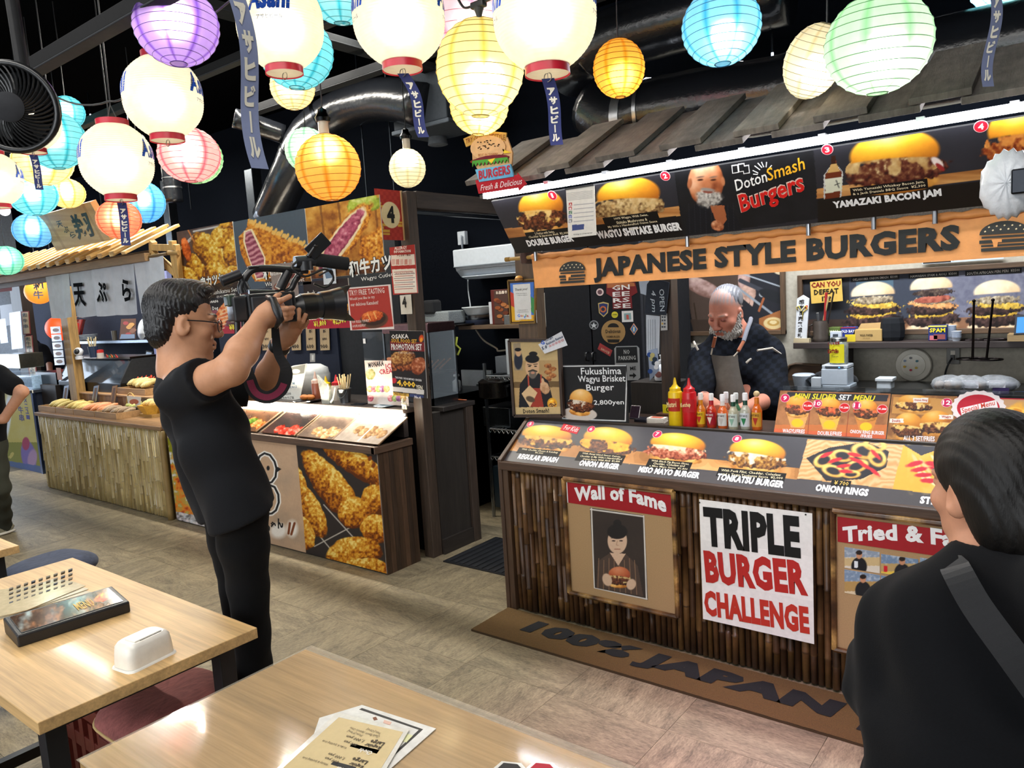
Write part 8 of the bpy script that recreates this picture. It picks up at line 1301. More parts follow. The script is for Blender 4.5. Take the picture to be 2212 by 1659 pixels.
tb('mic_mount',[(.08,0,.15),(.15,0,.152)],.02,'26282c',14);tb('microphone',[(.15,.0,.155),(.262,.0,.135)],.023,'101113',16,mat('foam',rough=1,var=.2,scale=400));tb('mic_clamp',[(.115,0,.12),(.115,0,.15)],.025,'1a1b1e');tb('monitor_arm',[(.12,.02,.165),(.15,.02,.2)],.007);bx('fold_out_screen',(.14,.01,.195),(.155,.03,.2));ob('screen',MB('15161a').beam(K(.125,.02,.172),K(.19,.02,.225),.05,.008,up=Bc[:,0]),CB,v,bev=.002)
tb('cable',[(.08,.02,.15),(.06,.03,.13),(.1,.03,.1),(.17,.03,.12),(.2,.02,.09),(.17,.02,.06),(.13,.02,.075)],.004);tb('tape_cable',[(.15,.02,.1),(.19,.03,.115),(.2,.02,.08)],.003)
p0,p1=D(590,647,2.33),D(606,690,2.33);ob('hand_strap',MB('1a1c20').ball((p0+p1)/2,(.016,.012,.042),M=Vector(p1-p0).to_track_quat('Z','Y').to_matrix()),mat('black_leatherette',rough=.4,var=.15,bump=.2),v,smooth='all');ob('strap_tail',MB('151619').tube([D(577,642,2.38),p0,p1,D(596,708,2.38)],[.008,.012,.012,.006],8),CB,v,smooth='all')
st=spline([D(594,700,2.44),D(600,760,2.44),D(618,800,2.42),D(608,840,2.42),D(580,858,2.42),D(552,848,2.42),D(538,815,2.42),D(533,775,2.44),D(540,735,2.48)],6);vw=ray(580,800);vw/=np.linalg.norm(vw);tg=np.gradient(st,axis=0);tg/=np.linalg.norm(tg,axis=1)[:,None];sd=np.cross(tg,vw);wd_=.021*np.clip(np.linspace(.5,2.2,len(st)),0,1)[:,None]*np.clip(np.linspace(2.6,.4,len(st)),.4,1)[:,None]
Pn=np.stack([st-sd*wd_,st+sd*wd_],1);ob('carry_strap',MB('17171a').grid(Pn),M_cloth(),v);ob('strap_lining',MB('7a2440').grid(np.stack([st-sd*wd_*.5,st+sd*wd_*.5],1)[16:36]-vw*.002),M_cloth(),v)
# chef
Fc=np.array([-.14,-.99,0]);B=basis(Fc,-.42,.06);ho=D(1568,676,3.98);t=thing('person','person in dark checked kimono top and grey apron looking down behind the counter','person',(ho[0],ho[1]+.05,0));nb=D(1588,738,4.06);SR,SL=D(1524,776,4.0),D(1655,764,4.1)
ER,EL=D(1503,852,3.88),D(1672,858,3.98);WR,WL=D(1540,876,3.7),D(1614,882,3.74);S=SDF(np.array([-2.0,3.4,.85]),np.array([-1.1,4.25,1.75]),.005);head(S,ho,B,1.06,1.1);S.cap(ho+B@np.array([0,-.03,-.03]),nb,.06,.075,.03);S.cap(nb,D(1595,860,4.08),.1,.15,.05)
for a,e,w in((SR,ER,WR),(SL,EL,WL)):
 S.cap(nb,a,.08,.07,.04);S.cap(a,e,.06,.05,.02);S.cap(e,w,.05,.034,.02);dd=(w-e)/np.linalg.norm(w-e);S.cap(w,w+dd*.07,.034,.036,.015);sd_=np.cross(dd,(0,0,1));sd_/=np.linalg.norm(sd_)
 for i in range(4):b0=w+dd*.085+sd_*(i-1.5)*.021;finger(S,[b0,b0+dd*.035+[0,0,-.012],b0+dd*.05+[0,0,-.04]],.0098)
 b0=w+dd*.03+sd_*.04;finger(S,[b0,b0+dd*.03+sd_*.012,b0+dd*.055+[0,0,-.02]],.0105)
fc=facecol(ho,B,'a8604e','8a6a5c','5a3a30',.4,1.06)
def cfn(v,c):
 c=fc(v,c);q=((v-ho)@B)/1.06;m=(np.clip((1-np.hypot((np.abs(q[:,0])-.031)/.018,(q[:,2]-.009)/.008))*4*(q[:,1]>.07),0,1))[:,None];c[:]=c*(1-m)+rgb('a8665a')*m;m=(np.clip((1-np.hypot((np.abs(q[:,0])-.031)/.016,(q[:,2]-.003)/.0025))*3*(q[:,1]>.07),0,1))[:,None];c[:]=c*(1-m)+rgb('3a2420')*m;m=np.clip(((q[:,2]-.05)/.03+(.03-q[:,1])/.05),0,1)*(q[:,2]>-.01);st_=.5+.5*np.sin(q[:,0]*420+q[:,1]*60);m=(m*(.35+.5*st_))[:,None];c[:]=c*(1-m)+rgb('8a888c')*m
 ar=((v[:,2]<1.2)&(v[:,1]<3.9));tt=np.sin(v[:,0]*130)*np.sin(v[:,1]*110+v[:,2]*90)>.25;m=(ar&tt&(v[:,0]<-1.55))[:,None]*.55;c[:]=c*(1-m)+rgb('3a3230')*m;return c
sob('body',S,'c4806a',SKIN,t,cfn);Lh=lambda x,y,z:ho+B@np.array([x,y,z])*1.06
S=SDF(ho-.22,ho+.22,.004);S.ell(Lh(0,.035,-.085),(.064,.062,.052),B,.02).ell(Lh(0,.06,-.13),(.056,.046,.066),B,.03).ell(Lh(0,.07,-.18),(.034,.03,.036),B,.03)
for sx in(-1,1):S.cap(Lh(sx*.069,.0,.0),Lh(sx*.054,.035,-.08),.012,.034,.02);S.cap(Lh(sx*.008,.1,-.048),Lh(sx*.03,.088,-.062),.007,.007,.006)
S.ell(Lh(0,.1,-.062),(.024,.02,.007),B,.006,True);S.rough(lambda P:.0035*np.sin(P@np.array([420,100,90])+2*np.sin(P@np.array([90,60,150])))+.002*np.sin(P@np.array([300,250,380])));sob('beard',S,'a9a39c',mat('beard_hair',rough=.8,var=.4,scale=120,bump=.8,bscale=200),t)
S=SDF(ho-.22,ho+.22,.004);S.ell(Lh(0,-.03,.056),(.079,.092,.083),B,.01);S.ell(Lh(0,-.115,.03),(.022,.03,.022),B,.015);S.cut(Lh(0,.012,.06),B@np.array([0,.9,-.25]));S.rough(lambda P:.002*np.sin(P@np.array([500,30,60])));sob('hair',S,'74757c',HAIR,t)
KC=mat('checked_kimono',rough=.9,var=.1,scale=200,spec=.12);S=SDF(np.array([-2.05,3.5,.7]),np.array([-1.1,4.4,1.6]),.008)
for sg in(-1,1):q=D(1592+sg*24,800,4.08);S.cap(q,q+[0,.02,-.45],.145,.165,.06)
S.cap(D(1592,770,4.06),D(1592,800,4.07),.1,.13,.05);eR,eL=ER+(WR-ER)*.12,EL+(WL-EL)*.15;S.cap(D(1556,748,4.03),D(1626,730,4.05),.07,.075,.04);S.cap(nb,SR,.09,.08,.05).cap(nb,SL,.09,.092,.05).cap(SR,eR,.08,.08,.03).cap(SL,eL,.095,.105,.03);S.rough(lambda P:.004*np.sin(P@np.array([22,15,34])+2*np.sin(P[...,2]*12)));S.ell(nb+[-.01,-.05,.05],(.06,.06,.05),None,.015,True)
kcol=lambda v,c:c*(.75+.5*(((np.floor(v[:,0]/.022)+np.floor(v[:,2]/.022))%2)==0))[:,None]
sob('kimono_top',S,'12151c',KC,t,kcol)
for a,b,c_ in(((1636,757,3.92),(1668,752,3.96),(1688,766,4.0)),((1612,784,3.9),(1618,778,3.9),(1623,775,3.9)),((1499,738,3.88),(1502,745,3.86),(1508,756,3.86))):ob('white_piping',MB('b8b0a4').tube([D(*q)for q in(a,b,c_)],.006,6),M_cloth(),t)
def arc(px,py,d=3.86,w=1592):return D(px,py,d+.00004*(px-w)**2)
G=[]
for v_ in np.linspace(0,1,12):
 y=766+v_*150;l=1537-10*min(1,v_*1.6)-(v_>.5)*6*(v_-.5);r=1594+34*min(1,v_*1.15)**1.6+(v_>.7)*4;G.append([arc(l+(r-l)*u,y+3*math.sin(u*3.1),3.79-.03*v_)for u in np.linspace(0,1,14)])
ob('apron',MB('56504a').grid(np.array(G)[::-1]),mat('waxed_canvas',rough=.7,var=.15,scale=25,bump=.2,bscale=90),t,smooth='all')
for y in(810,821):ob('leather_patch',MB('8a4a28').bfr(plane3(arc(1564,y,3.795),arc(1590,y+1,3.795),arc(1564,y+8,3.795)),0,-.018,0,.062,0,.004),mat('leather',rough=.45,var=.15),t,bev=.002)
ob('pocket_seam',MB('7a7268').tube([arc(1535,806,3.795),arc(1552,812,3.795),arc(1560,811,3.795),arc(1562,850,3.785)],.0016,4),M_cloth(),t)
for px in(1536,1585):ob('eyelet',MB('b0a898').tube([arc(px+4*math.cos(a),770+(px>1550)*6+4*math.sin(a),3.795)for a in np.linspace(0,2*math.pi,14,endpoint=False)],.0025,6,closed=True),M_metal(),t)
for pts,c,w_ in(([arc(1536,766,3.79),arc(1539,752,3.79)],'b0a898',.004),([arc(1585,770,3.79),arc(1594,760,3.79)],'b0a898',.004),([arc(1540,750,3.79),arc(1545,728,3.79)],'8a4a28',.009),([arc(1595,758,3.79),arc(1606,738,3.82)],'8a4a28',.009),([arc(1606,738,3.82),arc(1614,712,3.86),arc(1621,694,3.93),D(1622,688,4.04)],'6a6c76',.011)):ob('apron_strap',MB(c).tube(pts,w_,8),M_cloth(),t,smooth=True)
# person in the foreground, seen from behind
Fg=np.array([-.72,.69,0]);B=basis(Fg,-.05);ho=D(2140,1062,1.28);t=thing('person','person with dark tied-back hair in a black sweatshirt seen from behind','person',(ho[0],ho[1],0));nb=D(2150,1222,1.27);SLg,SRg=D(1985,1345,1.3),D(2330,1330,1.12);ELg=D(1935,1468,1.33);WLg=D(1965,1562,1.42)
S=SDF(np.array([-.55,1.0,.85]),np.array([.3,1.75,1.5]),.0042);head(S,ho,B,.98,.98);S.cap(ho+B@np.array([0,-.03,-.04]),nb,.05,.058,.03);S.cap(nb,SLg,.05,.05,.03);S.cap(nb,nb-[0,0,.2],.06,.09,.03);S.cap(SLg,ELg,.045,.04,.02);S.cap(ELg,WLg,.038,.027,.02);q=WLg+(WLg-ELg)*.45;S.cap(WLg,q,.028,.03,.015)
for i in range(5):finger(S,[q+[.012*(i-2),0,.0],q+[.014*(i-2),.03,-.02],q+[.014*(i-2)+.01,.035,-.045]],.008)
sob('body',S,'b98468',SKIN,t,facecol(ho,B,g=.98));Lh=lambda x,y,z:ho+B@np.array([x,y,z])*.98
S=SDF(ho-.25,ho+.25,.0042);S.ell(Lh(0,-.015,.052),(.084,.103,.092),B,.01).ell(Lh(0,-.06,-.02),(.078,.062,.088),B,.04).ell(Lh(0,-.12,-.04),(.04,.05,.06),B,.03)
def hl(P):q=((P-ho)@B)/.98;y,z=q[...,1],q[...,2];return np.where(y>.0,.03-np.clip(.075-y,0,.08)*1.0,-.03-np.clip(-y,0,.05)*1.8)-z
S.d=np.maximum(S.d,hl(S.win(S.lo,S.lo+S.h*S.n)[1]).astype(np.float32));S.rough(lambda P:.0012*np.sin(((P-ho)@B)[...,0]*500+((P-ho)@B)[...,2]*120));sob('hair',S,'0d0b0a',mat('smooth_hair',rough=.5,spec=.3,var=.3,scale=60,stretch=(1,1,.2),bump=.3,bscale=200),t)
S=SDF(np.array([-.62,.85,.45]),np.array([.5,1.8,1.35]),.008);Rg=np.cross(Fg,(0,0,1))
for a,b in((D(2080,1370,1.26),D(2070,1640,1.24)),(D(2230,1370,1.2),D(2230,1640,1.2))):S.cap(a,b,.125,.135,.06);S.cap(b,b-[0,0,.35],.135,.14,.05)
S.cap(nb+[0,0,-.01],nb-[0,0,.08],.066,.09,.04).cap(nb-[0,0,.07],SLg,.075,.082,.05).cap(nb-[0,0,.07],SRg,.075,.08,.05).cap(SLg,ELg,.076,.078,.03).cap(ELg,WLg,.076,.05,.03).cap(SRg,SRg+[.02,.05,-.3],.08,.08,.03);S.rough(lambda P:.0055*np.sin(P@np.array([20,26,30])+2*np.sin(P[...,2]*14))+.005*np.sin(P@np.array([44,-30,25])+2*np.sin(P[...,0]*16)));S.ell(nb+[0,0,.055],(.058,.058,.045),None,.008,True);sob('sweatshirt',S,'0c0d10',TEE,t)
S=SDF(np.array([-.4,.95,-.02]),np.array([.3,1.6,.75]),.012)
for sg in(-1,1):q=np.array([ho[0]+.03,ho[1]-.02,0])+Rg*.085*sg;S.chain([q+[0,0,.68],q+[0,0,.4],q+[0,0,.09]],[.1,.075,.06],.03)
sob('trousers',S,'1b1c20',TEE,t)
for sg in(-1,1):q=np.array([ho[0]+.03,ho[1]-.02,0])+Rg*.085*sg;ob('shoe',MB('202226').ball(q+Fg*.06+[0,0,.045],(.042,.12,.045),M=Matrix(basis(Fg).tolist())),M_plast(),t,smooth='all')
sp=[D(2040,1330,1.42),D(2052,1250,1.36),D(2062,1226,1.24),D(2066,1232,1.15),D(2110,1310,1.1),D(2190,1420,1.055),D(2270,1530,1.04)];sp=spline(sp,5);vw=ray(2150,1380);tg=np.gradient(sp,axis=0);sd=np.cross(tg,vw);sd/=np.linalg.norm(sd,axis=1)[:,None];ob('shoulder_strap',MB('17181b').grid(np.stack([sp-sd*.021,sp+sd*.021],1)).grid(np.stack([sp-sd*.021,sp+sd*.021],1)[:,::-1]+ray(2150,1380)*.004),M_cloth(),t);ob('pen',MB('c8ccd4').cyl(D(1922,1552,1.36),D(1948,1566,1.33),.004,n=8),M_metal(),label='silver pen held by the person in the black sweatshirt',cat='pen')
# partly seen people at the left
t=thing('person','person in black t-shirt at the left edge with a hand on the hip','person',az(-30,1150));d=5.8;S=SDF(D(-20,830,d)-[.75,.6,.75],D(-20,830,d)+[.6,.6,.75],.011);ho=D(-62,735,d);B=basis((.9,-.2,0));head(S,ho,B);nb=D(-55,790,d);S.cap(ho,nb,.05,.06,.03);sh,el,wr=D(-6,812,d-.1),D(48,846,d-.15),D(8,905,d-.12);S.chain([nb,sh,el,wr,D(-10,908,d-.12)],[.06,.055,.042,.032,.035],.02)
for i in range(4):finger(S,[D(-8,900+i*4,d-.16),D(-20,901+i*4,d-.17),D(-28,905+i*4,d-.15)],.01)
sob('body',S,'b8866a',SKIN,t,facecol(ho,B));ob('hair',MB('17161a').ball(ho+[0,-.02,.06],(.085,.095,.08),jit=.05),HAIR,t,smooth='all')
S=SDF(D(-20,860,d)-[.7,.5,.6],D(-20,860,d)+[.6,.5,.6],.012);S.chain([D(-45,820,d),D(-42,900,d),D(-35,950,d)],[.16,.16,.15],.05);S.cap(nb,sh,.09,.08,.04);S.cap(sh,sh+(el-sh)*.62,.082,.075,.03);S.cap(nb,D(-100,815,d),.09,.08,.04);sob('t_shirt',S,'0e0f12',TEE,t)
fz=az(8,1153);S=SDF(np.array([fz[0]-.6,fz[1]-.4,0]),np.array([fz[0]+.35,fz[1]+.4,1.05]),.012);S.chain([D(-30,960,d),D(-8,1050,d),fz+[0,0,.08]],[.14,.09,.07],.03);S.chain([D(-50,960,d),D(-70,1050,d),fz+[-.3,0,.08]],[.14,.09,.07],.03);S.rough(lambda P:.006*np.sin(P[...,2]*40+P[...,0]*15));sob('trousers',S,'34362f',TEE,t)
for dx in(0,-.3):ob('shoe',MB('8a8672').ball(fz+[dx+.01,-.05,.05],(.055,.13,.05)),M_cloth(),t,smooth='all');ob('shoe_sole',MB('d8d4c8').ball(fz+[dx+.01,-.05,.015],(.06,.14,.018)),M_plast(),t,smooth='all')
d0=10.7;t=thing('person','cook in a black shirt working behind the far wagyu counter','person',D(80,800,d0)*[1,1,0]);S=SDF(D(80,750,d0)-[.6,.5,.7],D(80,750,d0)+[.6,.5,.7],.014);ho=D(52,712,d0);B=basis((.5,-.8,0),-.4);head(S,ho,B);nb=D(66,748,d0);S.chain([ho,nb],[.05,.06],.02);e,w=D(106,780,d0-.1),D(108,804,d0-.25);S.chain([nb,D(90,758,d0-.05),e,w],[.06,.055,.045,.035],.02);S.ell(w,(.045,.06,.03));sob('body',S,'a87a62',SKIN,t,facecol(ho,B));S=SDF(D(80,790,d0)-[.5,.5,1.0],D(80,790,d0)+[.5,.5,.5],.016);S.chain([nb,D(80,800,d0),D(80,950,d0)],[.12,.2,.18],.05);S.chain([nb,D(90,758,d0-.05),e],[.1,.09,.08],.04);sob('shirt',S,'17191d',TEE,t);ob('hair',MB('15151a').ball(ho+[0,.02,.06],(.085,.095,.08),jit=.05),HAIR,t,smooth='all')
# hanging lanterns
def lantern_mat(name,fw,tr):
 m=bpy.data.materials.new(name);m.use_nodes=True;nt=m.node_tree;N,L=nt.nodes.new,nt.links.new;nt.nodes.remove(nt.nodes['Principled BSDF']);out=nt.nodes['Material Output']
 at=N('ShaderNodeAttribute');at.attribute_name='col';tl=N('ShaderNodeBsdfTranslucent');df=N('ShaderNodeBsdfDiffuse');rf=N('ShaderNodeBsdfRefraction');rf.inputs['IOR'].default_value=1.25;rf.inputs['Roughness'].default_value=.75
 tc=N('ShaderNodeTexCoord');n=N('ShaderNodeTexNoise');n.inputs['Scale'].default_value=30;n.inputs['Detail'].default_value=6;L(tc.outputs['Object'],n.inputs[0]);mr=N('ShaderNodeMapRange');mr.inputs['To Min'].default_value=.82;mr.inputs['To Max'].default_value=1.12;L(n.outputs[0],mr.inputs[0]);mx=N('ShaderNodeMix');mx.data_type='RGBA';mx.blend_type='MULTIPLY';mx.inputs[0].default_value=1;L(at.outputs[0],mx.inputs[6]);L(mr.outputs[0],mx.inputs[7])
 for b in(tl,df,rf):L(mx.outputs[2],b.inputs['Color'])
 a=N('ShaderNodeMixShader');a.inputs[0].default_value=fw;L(tl.outputs[0],a.inputs[1]);L(rf.outputs[0],a.inputs[2]);b=N('ShaderNodeMixShader');b.inputs[0].default_value=tr;L(df.outputs[0],b.inputs[1]);L(a.outputs[0],b.inputs[2]);L(b.outputs[0],out.inputs['Surface']);return m
LP,LA=lantern_mat('lantern_paper',.5,.82),lantern_mat('lantern_vinyl',.4,.75)
def cord(p,top=3.58,r=.003):return MB('1a1a1c').tube([p,p+np.array([.004,0,.2]),(p[0],p[1],top)],r,5)
def paper(px,py,rx,ry,dia,col,lab,seam=None,power=130,bulb=(0,0,-.1),tilt=(0,0),socket=False,wires=13,lit=True):
 d=F0*dia/(2*rx);c=D(px,py,d);R=dia/2;Rz=R*ry/rx;s=thing('paper_lantern',lab,'lantern',c);M=Matrix.Rotation(tilt[0],3,'X')@Matrix.Rotation(tilt[1],3,'Y');n,per=48,3;m=wires*per;t0=.2
 th=np.linspace(t0,math.pi-t0,m+1);ph=np.arange(n)*2*math.pi/n;k=np.arange(m+1)%per;rr=np.sin(th)*(1-.011*np.where(k==0,0,1)*1.0+.012);zz=np.cos(th)
 P=np.stack([np.outer(rr,np.cos(ph))*R,np.outer(rr,np.sin(ph))*R,np.outer(zz,np.ones(n))*Rz],-1)@np.array(M).T+c
 sm=rgb(seam)if seam else rgb(col)*.72;C_=np.tile(rgb(col),(m+1,n,1));C_[:,::6]=sm
 ob('paper_shade',MB().grid(P[::-1],C_[::-1],close=True),LP,s,smooth='all');mb=MB(tuple(sm*.75))
 for i in range(0,m+1,per):mb.tube(c+(P[i]-c)*1.004,.0011 if i not in(0,m)else.002,4,closed=True)
 ob('wire_ribs',mb,M_plast(),s,kind='stuff')
 bc=c+np.array([bulb[0]*R,bulb[1]*R,bulb[2]*Rz])
 if lit:ob('bulb',MB('fff4e0').ball(bc,.042,12,8),M_emit(power*.25*(dia/.27)**2),s,smooth='all')
 top=c+np.array(M)@np.array([0,0,Rz]);ob('wire_cross',MB('4a4a48').tube([c+(P[0][0]-c),c+(P[0][n//2]-c)],.0016,4),M_metal(),s);ob('cord',cord(top+[0,0,.0]),M_black(),s)
 if socket:ob('socket',MB('c8c0b0').lathe([(.022,-.02),(.022,.05),(.012,.055)],top,12),M_plast(),s,smooth=True);ob('socket_cap',MB('26282a').lathe([(.03,.05),(.034,.065),(.02,.085),(.018,.1),(.005,.11)],top,12),M_metal(),s,smooth=True)
 return s
W_=lambda a:a
for a in((381,55,87,83,.27,'b79ae0','purple paper lantern behind a tall white lantern','7a52c0'),(735,-38,85,84,.27,'8fd4e2','cyan paper lantern cut by the top edge between the big white lanterns','2aa8c0'),(640,113,78,76,.27,'7fd0e0','cyan paper lantern behind the first big white lantern','2aa0b8'),(632,188,47,47,.2,'efe2b8','small cream paper lantern below the cyan one','d8c080'),(1012,20,98,98,.34,'eab6c6','pink paper lantern between the two biggest white lanterns','d87898'),(1037,147,94,101,.27,'ece0a6','pale yellow paper lantern in front of the pink one','d8c05a'),(1035,228,63,62,.25,'ecdc9c','smaller yellow paper lantern peeking out below the pale yellow one','d8b850'),(1337,148,55,61,.2,'f0b04a','small orange paper lantern left of the black duct','d88a18'),(1558,58,83,80,.27,'86cdf0','sky blue paper lantern above the menu board portrait','38a0d8'),(1757,133,60,77,.19,'ece4cc','tilted cream paper lantern behind the pale green one','d8cba0'),(1897,95,108,104,.27,'bce6c8','big pale green paper lantern','8ccf98'),(2165,-52,68,70,.25,'8fd4e2','cyan paper lantern cut by the top right corner','2aa8c0'),(420,341,58,54,.27,'b8e0b8','green paper lantern mostly hidden behind the pink one','70b880'),(409,335,64,57,.27,'efb0b4','pink paper lantern behind the tall white lantern','d85a70'),(664,325,47,47,.25,'b8dcc4','green paper lantern half hidden behind the orange globe','70b890'),(709,362,69,70,.27,'f4b860','big orange globe lantern hung from a white socket','e08a20'),(880,363,39,41,.2,'f2ecd0','small white globe lantern hung from a socket','d8ccA0'),(145,243,35,34,.2,'70c8da','small cyan paper lantern highest at the far left','2a98b0'),(118,303,62,61,.3,'7fd0de','cyan paper lantern beside the black fan','229ab0'),(92,352,60,47,.36,'f0e2ae','cream paper lantern under the cyan one by the fan','d0b050'),(72,422,48,43,.3,'7ccada','cyan paper lantern below the blue name strip','229ab0'),(145,418,36,31,.25,'eed89a','yellow paper lantern just above the carved signboard','c8a040'),(72,498,40,36,.31,'74b4e0','blue paper lantern left of the carved signboard','2a78c0'),(310,437,44,44,.3,'72b8e6','blue paper lantern right of the carved signboard','2a80c8'),(257,474,45,41,.22,'ef8f70','coral red paper lantern over the slat roof','d85038'),(337,405,20,23,.25,'f2ead4','white paper lantern behind the blue one near the black hose','d8ccb0'),(14,563,33,31,.25,'8fd4c0','mint green paper lantern at the left edge','40a890')):
 big='socket' in a[6];paper(*a,bulb=(0,0,.45)if big else(.1,0,-.25)if a[0]>900 else(-.1,0,.15),socket=big,tilt=(.25,.45)if 'tilted' in a[6]else(rnd.uniform(-.08,.08),rnd.uniform(-.08,.08)))
p=D(10,455,4.5);s=thing('bare_bulb','small bare glowing bulb at the left edge below the white lanterns','lamp',p);ob('bulb',MB('ffffff').ball(p,.03),M_emit(6),s,smooth='all');ob('cap',MB('b0b0b0').lathe([(.014,.02),(.014,.05)],p,10),M_metal(),s);ob('cord',cord(p+[0,0,.05]),M_black(),s)
AX=[]
def beer(px,py,w,lab,rot,strip=None,power=95):
 """white ribbed lantern with red collars and blue lettering; rot turns the lettering from the viewer"""
 dia=.27;d=F0*dia/w;c=D(px,py,d);R=dia/2;Hh=R*1.0;s=thing('vinyl_lantern',lab,'lantern',c);AX.append(c);n=48
 prof=lambda z:R*(1-abs(z/Hh)**2.7*.56);zs=np.linspace(-Hh,Hh,97);rr=np.array([prof(z)*(1+.018*(i%3==1))for i,z in enumerate(zs)])
 ob('shade',MB('f6f0dc').lathe(list(zip(rr,zs)),c,n,cap=False),LA,s,smooth='all')
 r0=prof(Hh)*.98
 for sg,nm in((1,'top_collar'),(-1,'bottom_collar')):ob(nm,MB('b0182e').lathe([(r0*1.02,sg*Hh*.97),(r0*1.04,sg*Hh*1.16)],c,32,cap=False),mat('red_vinyl',rough=.35,var=.05),s,smooth=True)
 ob('base_disc',MB('d8d0b8').lathe([(r0*1.0,-Hh*1.13),(.001,-Hh*1.12)],c,32,cap=False),LA,s,smooth=True)
 ob('bulb',MB('fff6e4').ball(c-[0,0,.01],.05,12,8),M_emit(power*.125),s,smooth='all')
 ob('hook',MB('9a9a98').tube([c+np.array([.012*math.cos(a),0,-Hh*1.2+.012*math.sin(a)])for a in np.linspace(0,2*math.pi,14,endpoint=False)],.0015,5,closed=True),M_metal(),s)
 vd=math.atan2(-c[1],-c[0]);mb=MB()
 for k in(0,-2.8):
  for st,z0,hh,wd,col,bo,sh in(('Asahi',.0,.075,1.05,'1c50b8',.05,.25),('アサヒビール',-.028,.014,.6,'3a4a70',.01,0),('BEER',.085,.012,.3,'5a78b0',.01,0)):
   v,f=text_mesh(st,bo,sh,2);an=vd+rot+k+(v[:,0]-.5)*wd;z=z0+v[:,1]*hh;ra=np.array([prof(q)for q in z])+.0035+v[:,2]
   mb.add(np.stack([c[0]+ra*np.cos(an),c[1]+ra*np.sin(an),c[2]+z],1),f,col)
 ob('lettering',mb,M_print(),s)
 t=c+[0,0,Hh*1.16];
 for sg in(-1,1):ob('hanger',MB('3a3a38').tube([t+[sg*r0*.7,0,0],t+[0,0,.06]],.002,5),M_black(),s)
 ob('cord',cord(t+[0,0,.06]),M_black(),s)
 if strip:name_strip(c-[0,0,Hh*1.22],*strip)
 return c
def name_strip(p,Ls,wave,lab,wd=.034,yaw=None,col='232d66'):
 s=thing('name_strip',lab,'paper strip',p-np.array([0,0,Ls]));vx=np.array([-p[1],p[0],0]);vx=-vx/np.linalg.norm(vx);P=[]
 if yaw:ca,sa=math.cos(yaw),math.sin(yaw);vx=np.array([vx[0]*ca-vx[1]*sa,vx[0]*sa+vx[1]*ca,0])
 nv=np.cross(vx,(0,0,1));fz=lambda t:wave[0]*t+wave[1]*math.sin(t*5)
 N=26;row=lambda t,a:p+vx*(a+fz(t))+nv*(wave[1]*.8*math.sin(t*6+1)*t)-np.array([0,0,Ls*t])
 ob('paper',MB(col).grid(np.array([[row(t,a)for a in(-wd/2,wd/2)]for t in np.linspace(0,1,N)])),M_paper(),s,smooth='all')
 v,f=[],[];mb=MB()
 for i,ch in enumerate('アサヒビール'):
  if ch=='ー':vv=np.array([(.42,0,0),(.58,0,0),(.58,1,0),(.42,1,0)]);ff=[(0,1,2,3)]
  else:vv,ff=text_mesh(ch,.03,0,2)
  t0=.14+i*.138;pts=np.array([row(t0+.115*(1-q[1]),(q[0]-.5)*wd*.62)-nv*(.0012+q[2])for q in vv]);pts2=pts;mb.add(pts2,ff,'ddd8c8');mb.add(pts2+nv*(.0024+2*0),ff,'ddd8c8')
 ob('lettering',mb,M_print(),s);ob('thread',MB('a8a8a8').tube([p+[0,0,.03],p],.0012,4),M_cloth(),s)
beer(605,52,180,'big white beer lantern showing its blue lettering in front',-.22);beer(861,35,195,'white beer lantern left of the pale yellow paper lantern',1.5,(.19,(.06,.012),'wavy navy name strip under the white lantern left of the yellow one'));beer(1176,30,220,'biggest white beer lantern, right of the pale yellow one',1.42,(.175,(.02,.005),'straight navy name strip under the biggest white lantern'))
beer(352,210,160,'white beer lantern hanging in front of the purple one',1.25);beer(252,347,146,'white beer lantern above the coral lantern',1.25,(.17,(.0,.002),'navy name strip hanging in front of the coral lantern'));beer(62,258,122,'white beer lantern partly behind the black fan',1.2,(.165,(.01,.003),'navy name strip under the white lantern by the fan'));beer(-10,388,104,'white beer lantern at the left edge',1.3)
AX.sort(key=lambda q:q[0])
for a,b in zip(AX,AX[1:]):
 a,b=a+[0,0,.23],b+[0,0,.23];P=[a+(b-a)*t+np.array([0,0,-.07*4*t*(1-t)])for t in np.linspace(0,1,12)];ob('string_wire',MB('1c1c1e').tube(P,.004,6),M_black(),label='black string wire between white lanterns, span at %.1f metres along'%-((a[0]+b[0])/2)if False else 'black string wire sagging from the lantern %s'%{0:'at the left edge',1:'by the fan',2:'above the coral lantern',3:'in front of the purple one',4:'with its lettering in front',5:'left of the pale yellow one'}[[i for i,q in enumerate(AX)if abs(q[0]-a[0])<1e-6][0]],cat='wire',smooth='all')
p=D(492,-60,1.15);name_strip(p,.29,(.03,.012),'near grey-blue name strip hanging beside the front-lettered lantern',.03,.5,'7c86a8');p=D(2144,-40,1.9);name_strip(p,.255,(.0,.012),'frayed grey-blue name strip hanging at the top right',.03,.6,'6a7290')
c=D(1034,18,2.28);s=thing('wire_connector','black T-shaped wire connector above the pale yellow lantern','connector',c);ob('housing',MB('17181b').box(c[0]-.025,c[1]-.012,c[2]-.0,c[0]+.025,c[1]+.012,c[2]+.02),M_black(),s,bev=.004);ob('stem',MB('17181b').lathe([(.016,0),(.006,-.03),(.004,-.05)],c,10),M_black(),s,smooth=True)
for sg in(-1,1):ob('cable',MB('17181b').tube(spline([c+[sg*.025,0,.012],c+[sg*.06,0,.02],c+[sg*.09,0,.07]]),.004,6),M_black(),s,smooth='all')
c=D(28,232,2.0);vd=-c/np.linalg.norm(c);ax=(np.array([.75,-.62,-.2]));ax/=np.linalg.norm(ax);Mf=Vector(ax).to_track_quat('Z','Y').to_matrix();s=thing('wall_fan','black cage fan in front of the lanterns at the left edge','fan',c);Rf=.108
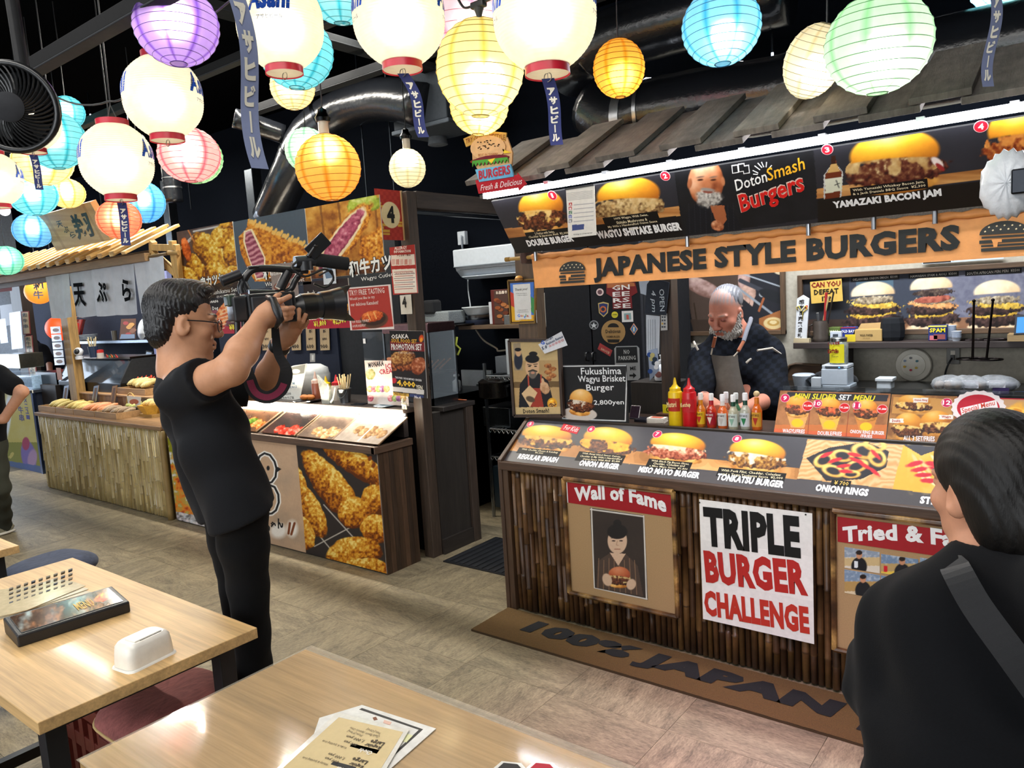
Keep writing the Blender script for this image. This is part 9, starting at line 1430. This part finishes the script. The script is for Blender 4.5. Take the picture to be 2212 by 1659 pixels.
def fp_(r,a,h):return c+np.array(Mf@Vector((r*math.cos(a),r*math.sin(a),h)))
mb=MB('1a1b1d')
for i in range(44):mb.tube([fp_(Rf*t,i*2*math.pi/44+.9*t,.03-.02*t*t)for t in np.linspace(.3,1,6)],.0026,4)
ob('grille_blades',mb,M_plast(),s,kind='stuff');ob('rim',MB('141517').tube([fp_(Rf,a,.008)for a in np.linspace(0,2*math.pi,40,endpoint=False)],.009,8,closed=True),M_plast(),s,smooth='all');ob('hub_cover',MB('2a2b2e').lathe([(.038,0),(.038,.008),(.03,.012),(.001,.013)],fp_(0,0,.024),24,M=Mf.to_4x4()),M_matte(),s,smooth=True);ob('housing',MB('151618').lathe([(.02,-.1),(Rf*.8,-.09),(Rf*1.02,-.02),(Rf*.98,.002)],c,32,M=Mf.to_4x4(),cap=False),M_matte(),s,smooth=True)
for i in range(5):ob('fan_blade',MB('1f2123').add([fp_(.03,i*1.257,-.02),fp_(.09,i*1.257+.1,-.03),fp_(.09,i*1.257+.7,-.015),fp_(.03,i*1.257+.6,-.01)],[(0,1,2,3)]),M_plast(),s)
ob('arm',MB('151618').tube([fp_(0,0,-.08),fp_(0,0,-.12),(c[0]-.12,c[1]+.05,3.58)],.018,8),M_matte(),s,smooth='all')
c=D(2178,398,1.9);mb=MB();n,m=40,18;P=[]
for i in range(m+1):
 th=math.pi*i/m;P.append([c+np.array([.062*math.sin(th)*math.cos(a)*(1+.05*math.sin(a*19)*math.sin(th)+.04*math.sin(a*7+th*5)),.045*math.cos(th)*(1+.06*math.sin(a*11)),.085*math.sin(th)*math.sin(a)*(1+.05*math.sin(a*19))])for a in np.arange(n)*2*math.pi/n])
s=thing('wrapped_fan','round fan wrapped in crinkled white plastic at the right edge','fan',c);ob('plastic_wrap',MB('cfd3d8').grid(np.array(P),close=True),mat('crinkled_plastic',rough=.35,var=.12,scale=20,bump=.5,bscale=60),s,smooth='all');ob('bracket',MB('2a2c30').box(c[0]+.01,c[1]-.055,c[2]-.03,c[0]+.06,c[1]-.03,c[2]+.03),M_metal(),s,bev=.004);ob('hanger',MB('2a2c30').cyl(c+[.05,-.03,0],(c[0]+.05,c[1]-.03,3.58),.008),M_metal(),s)
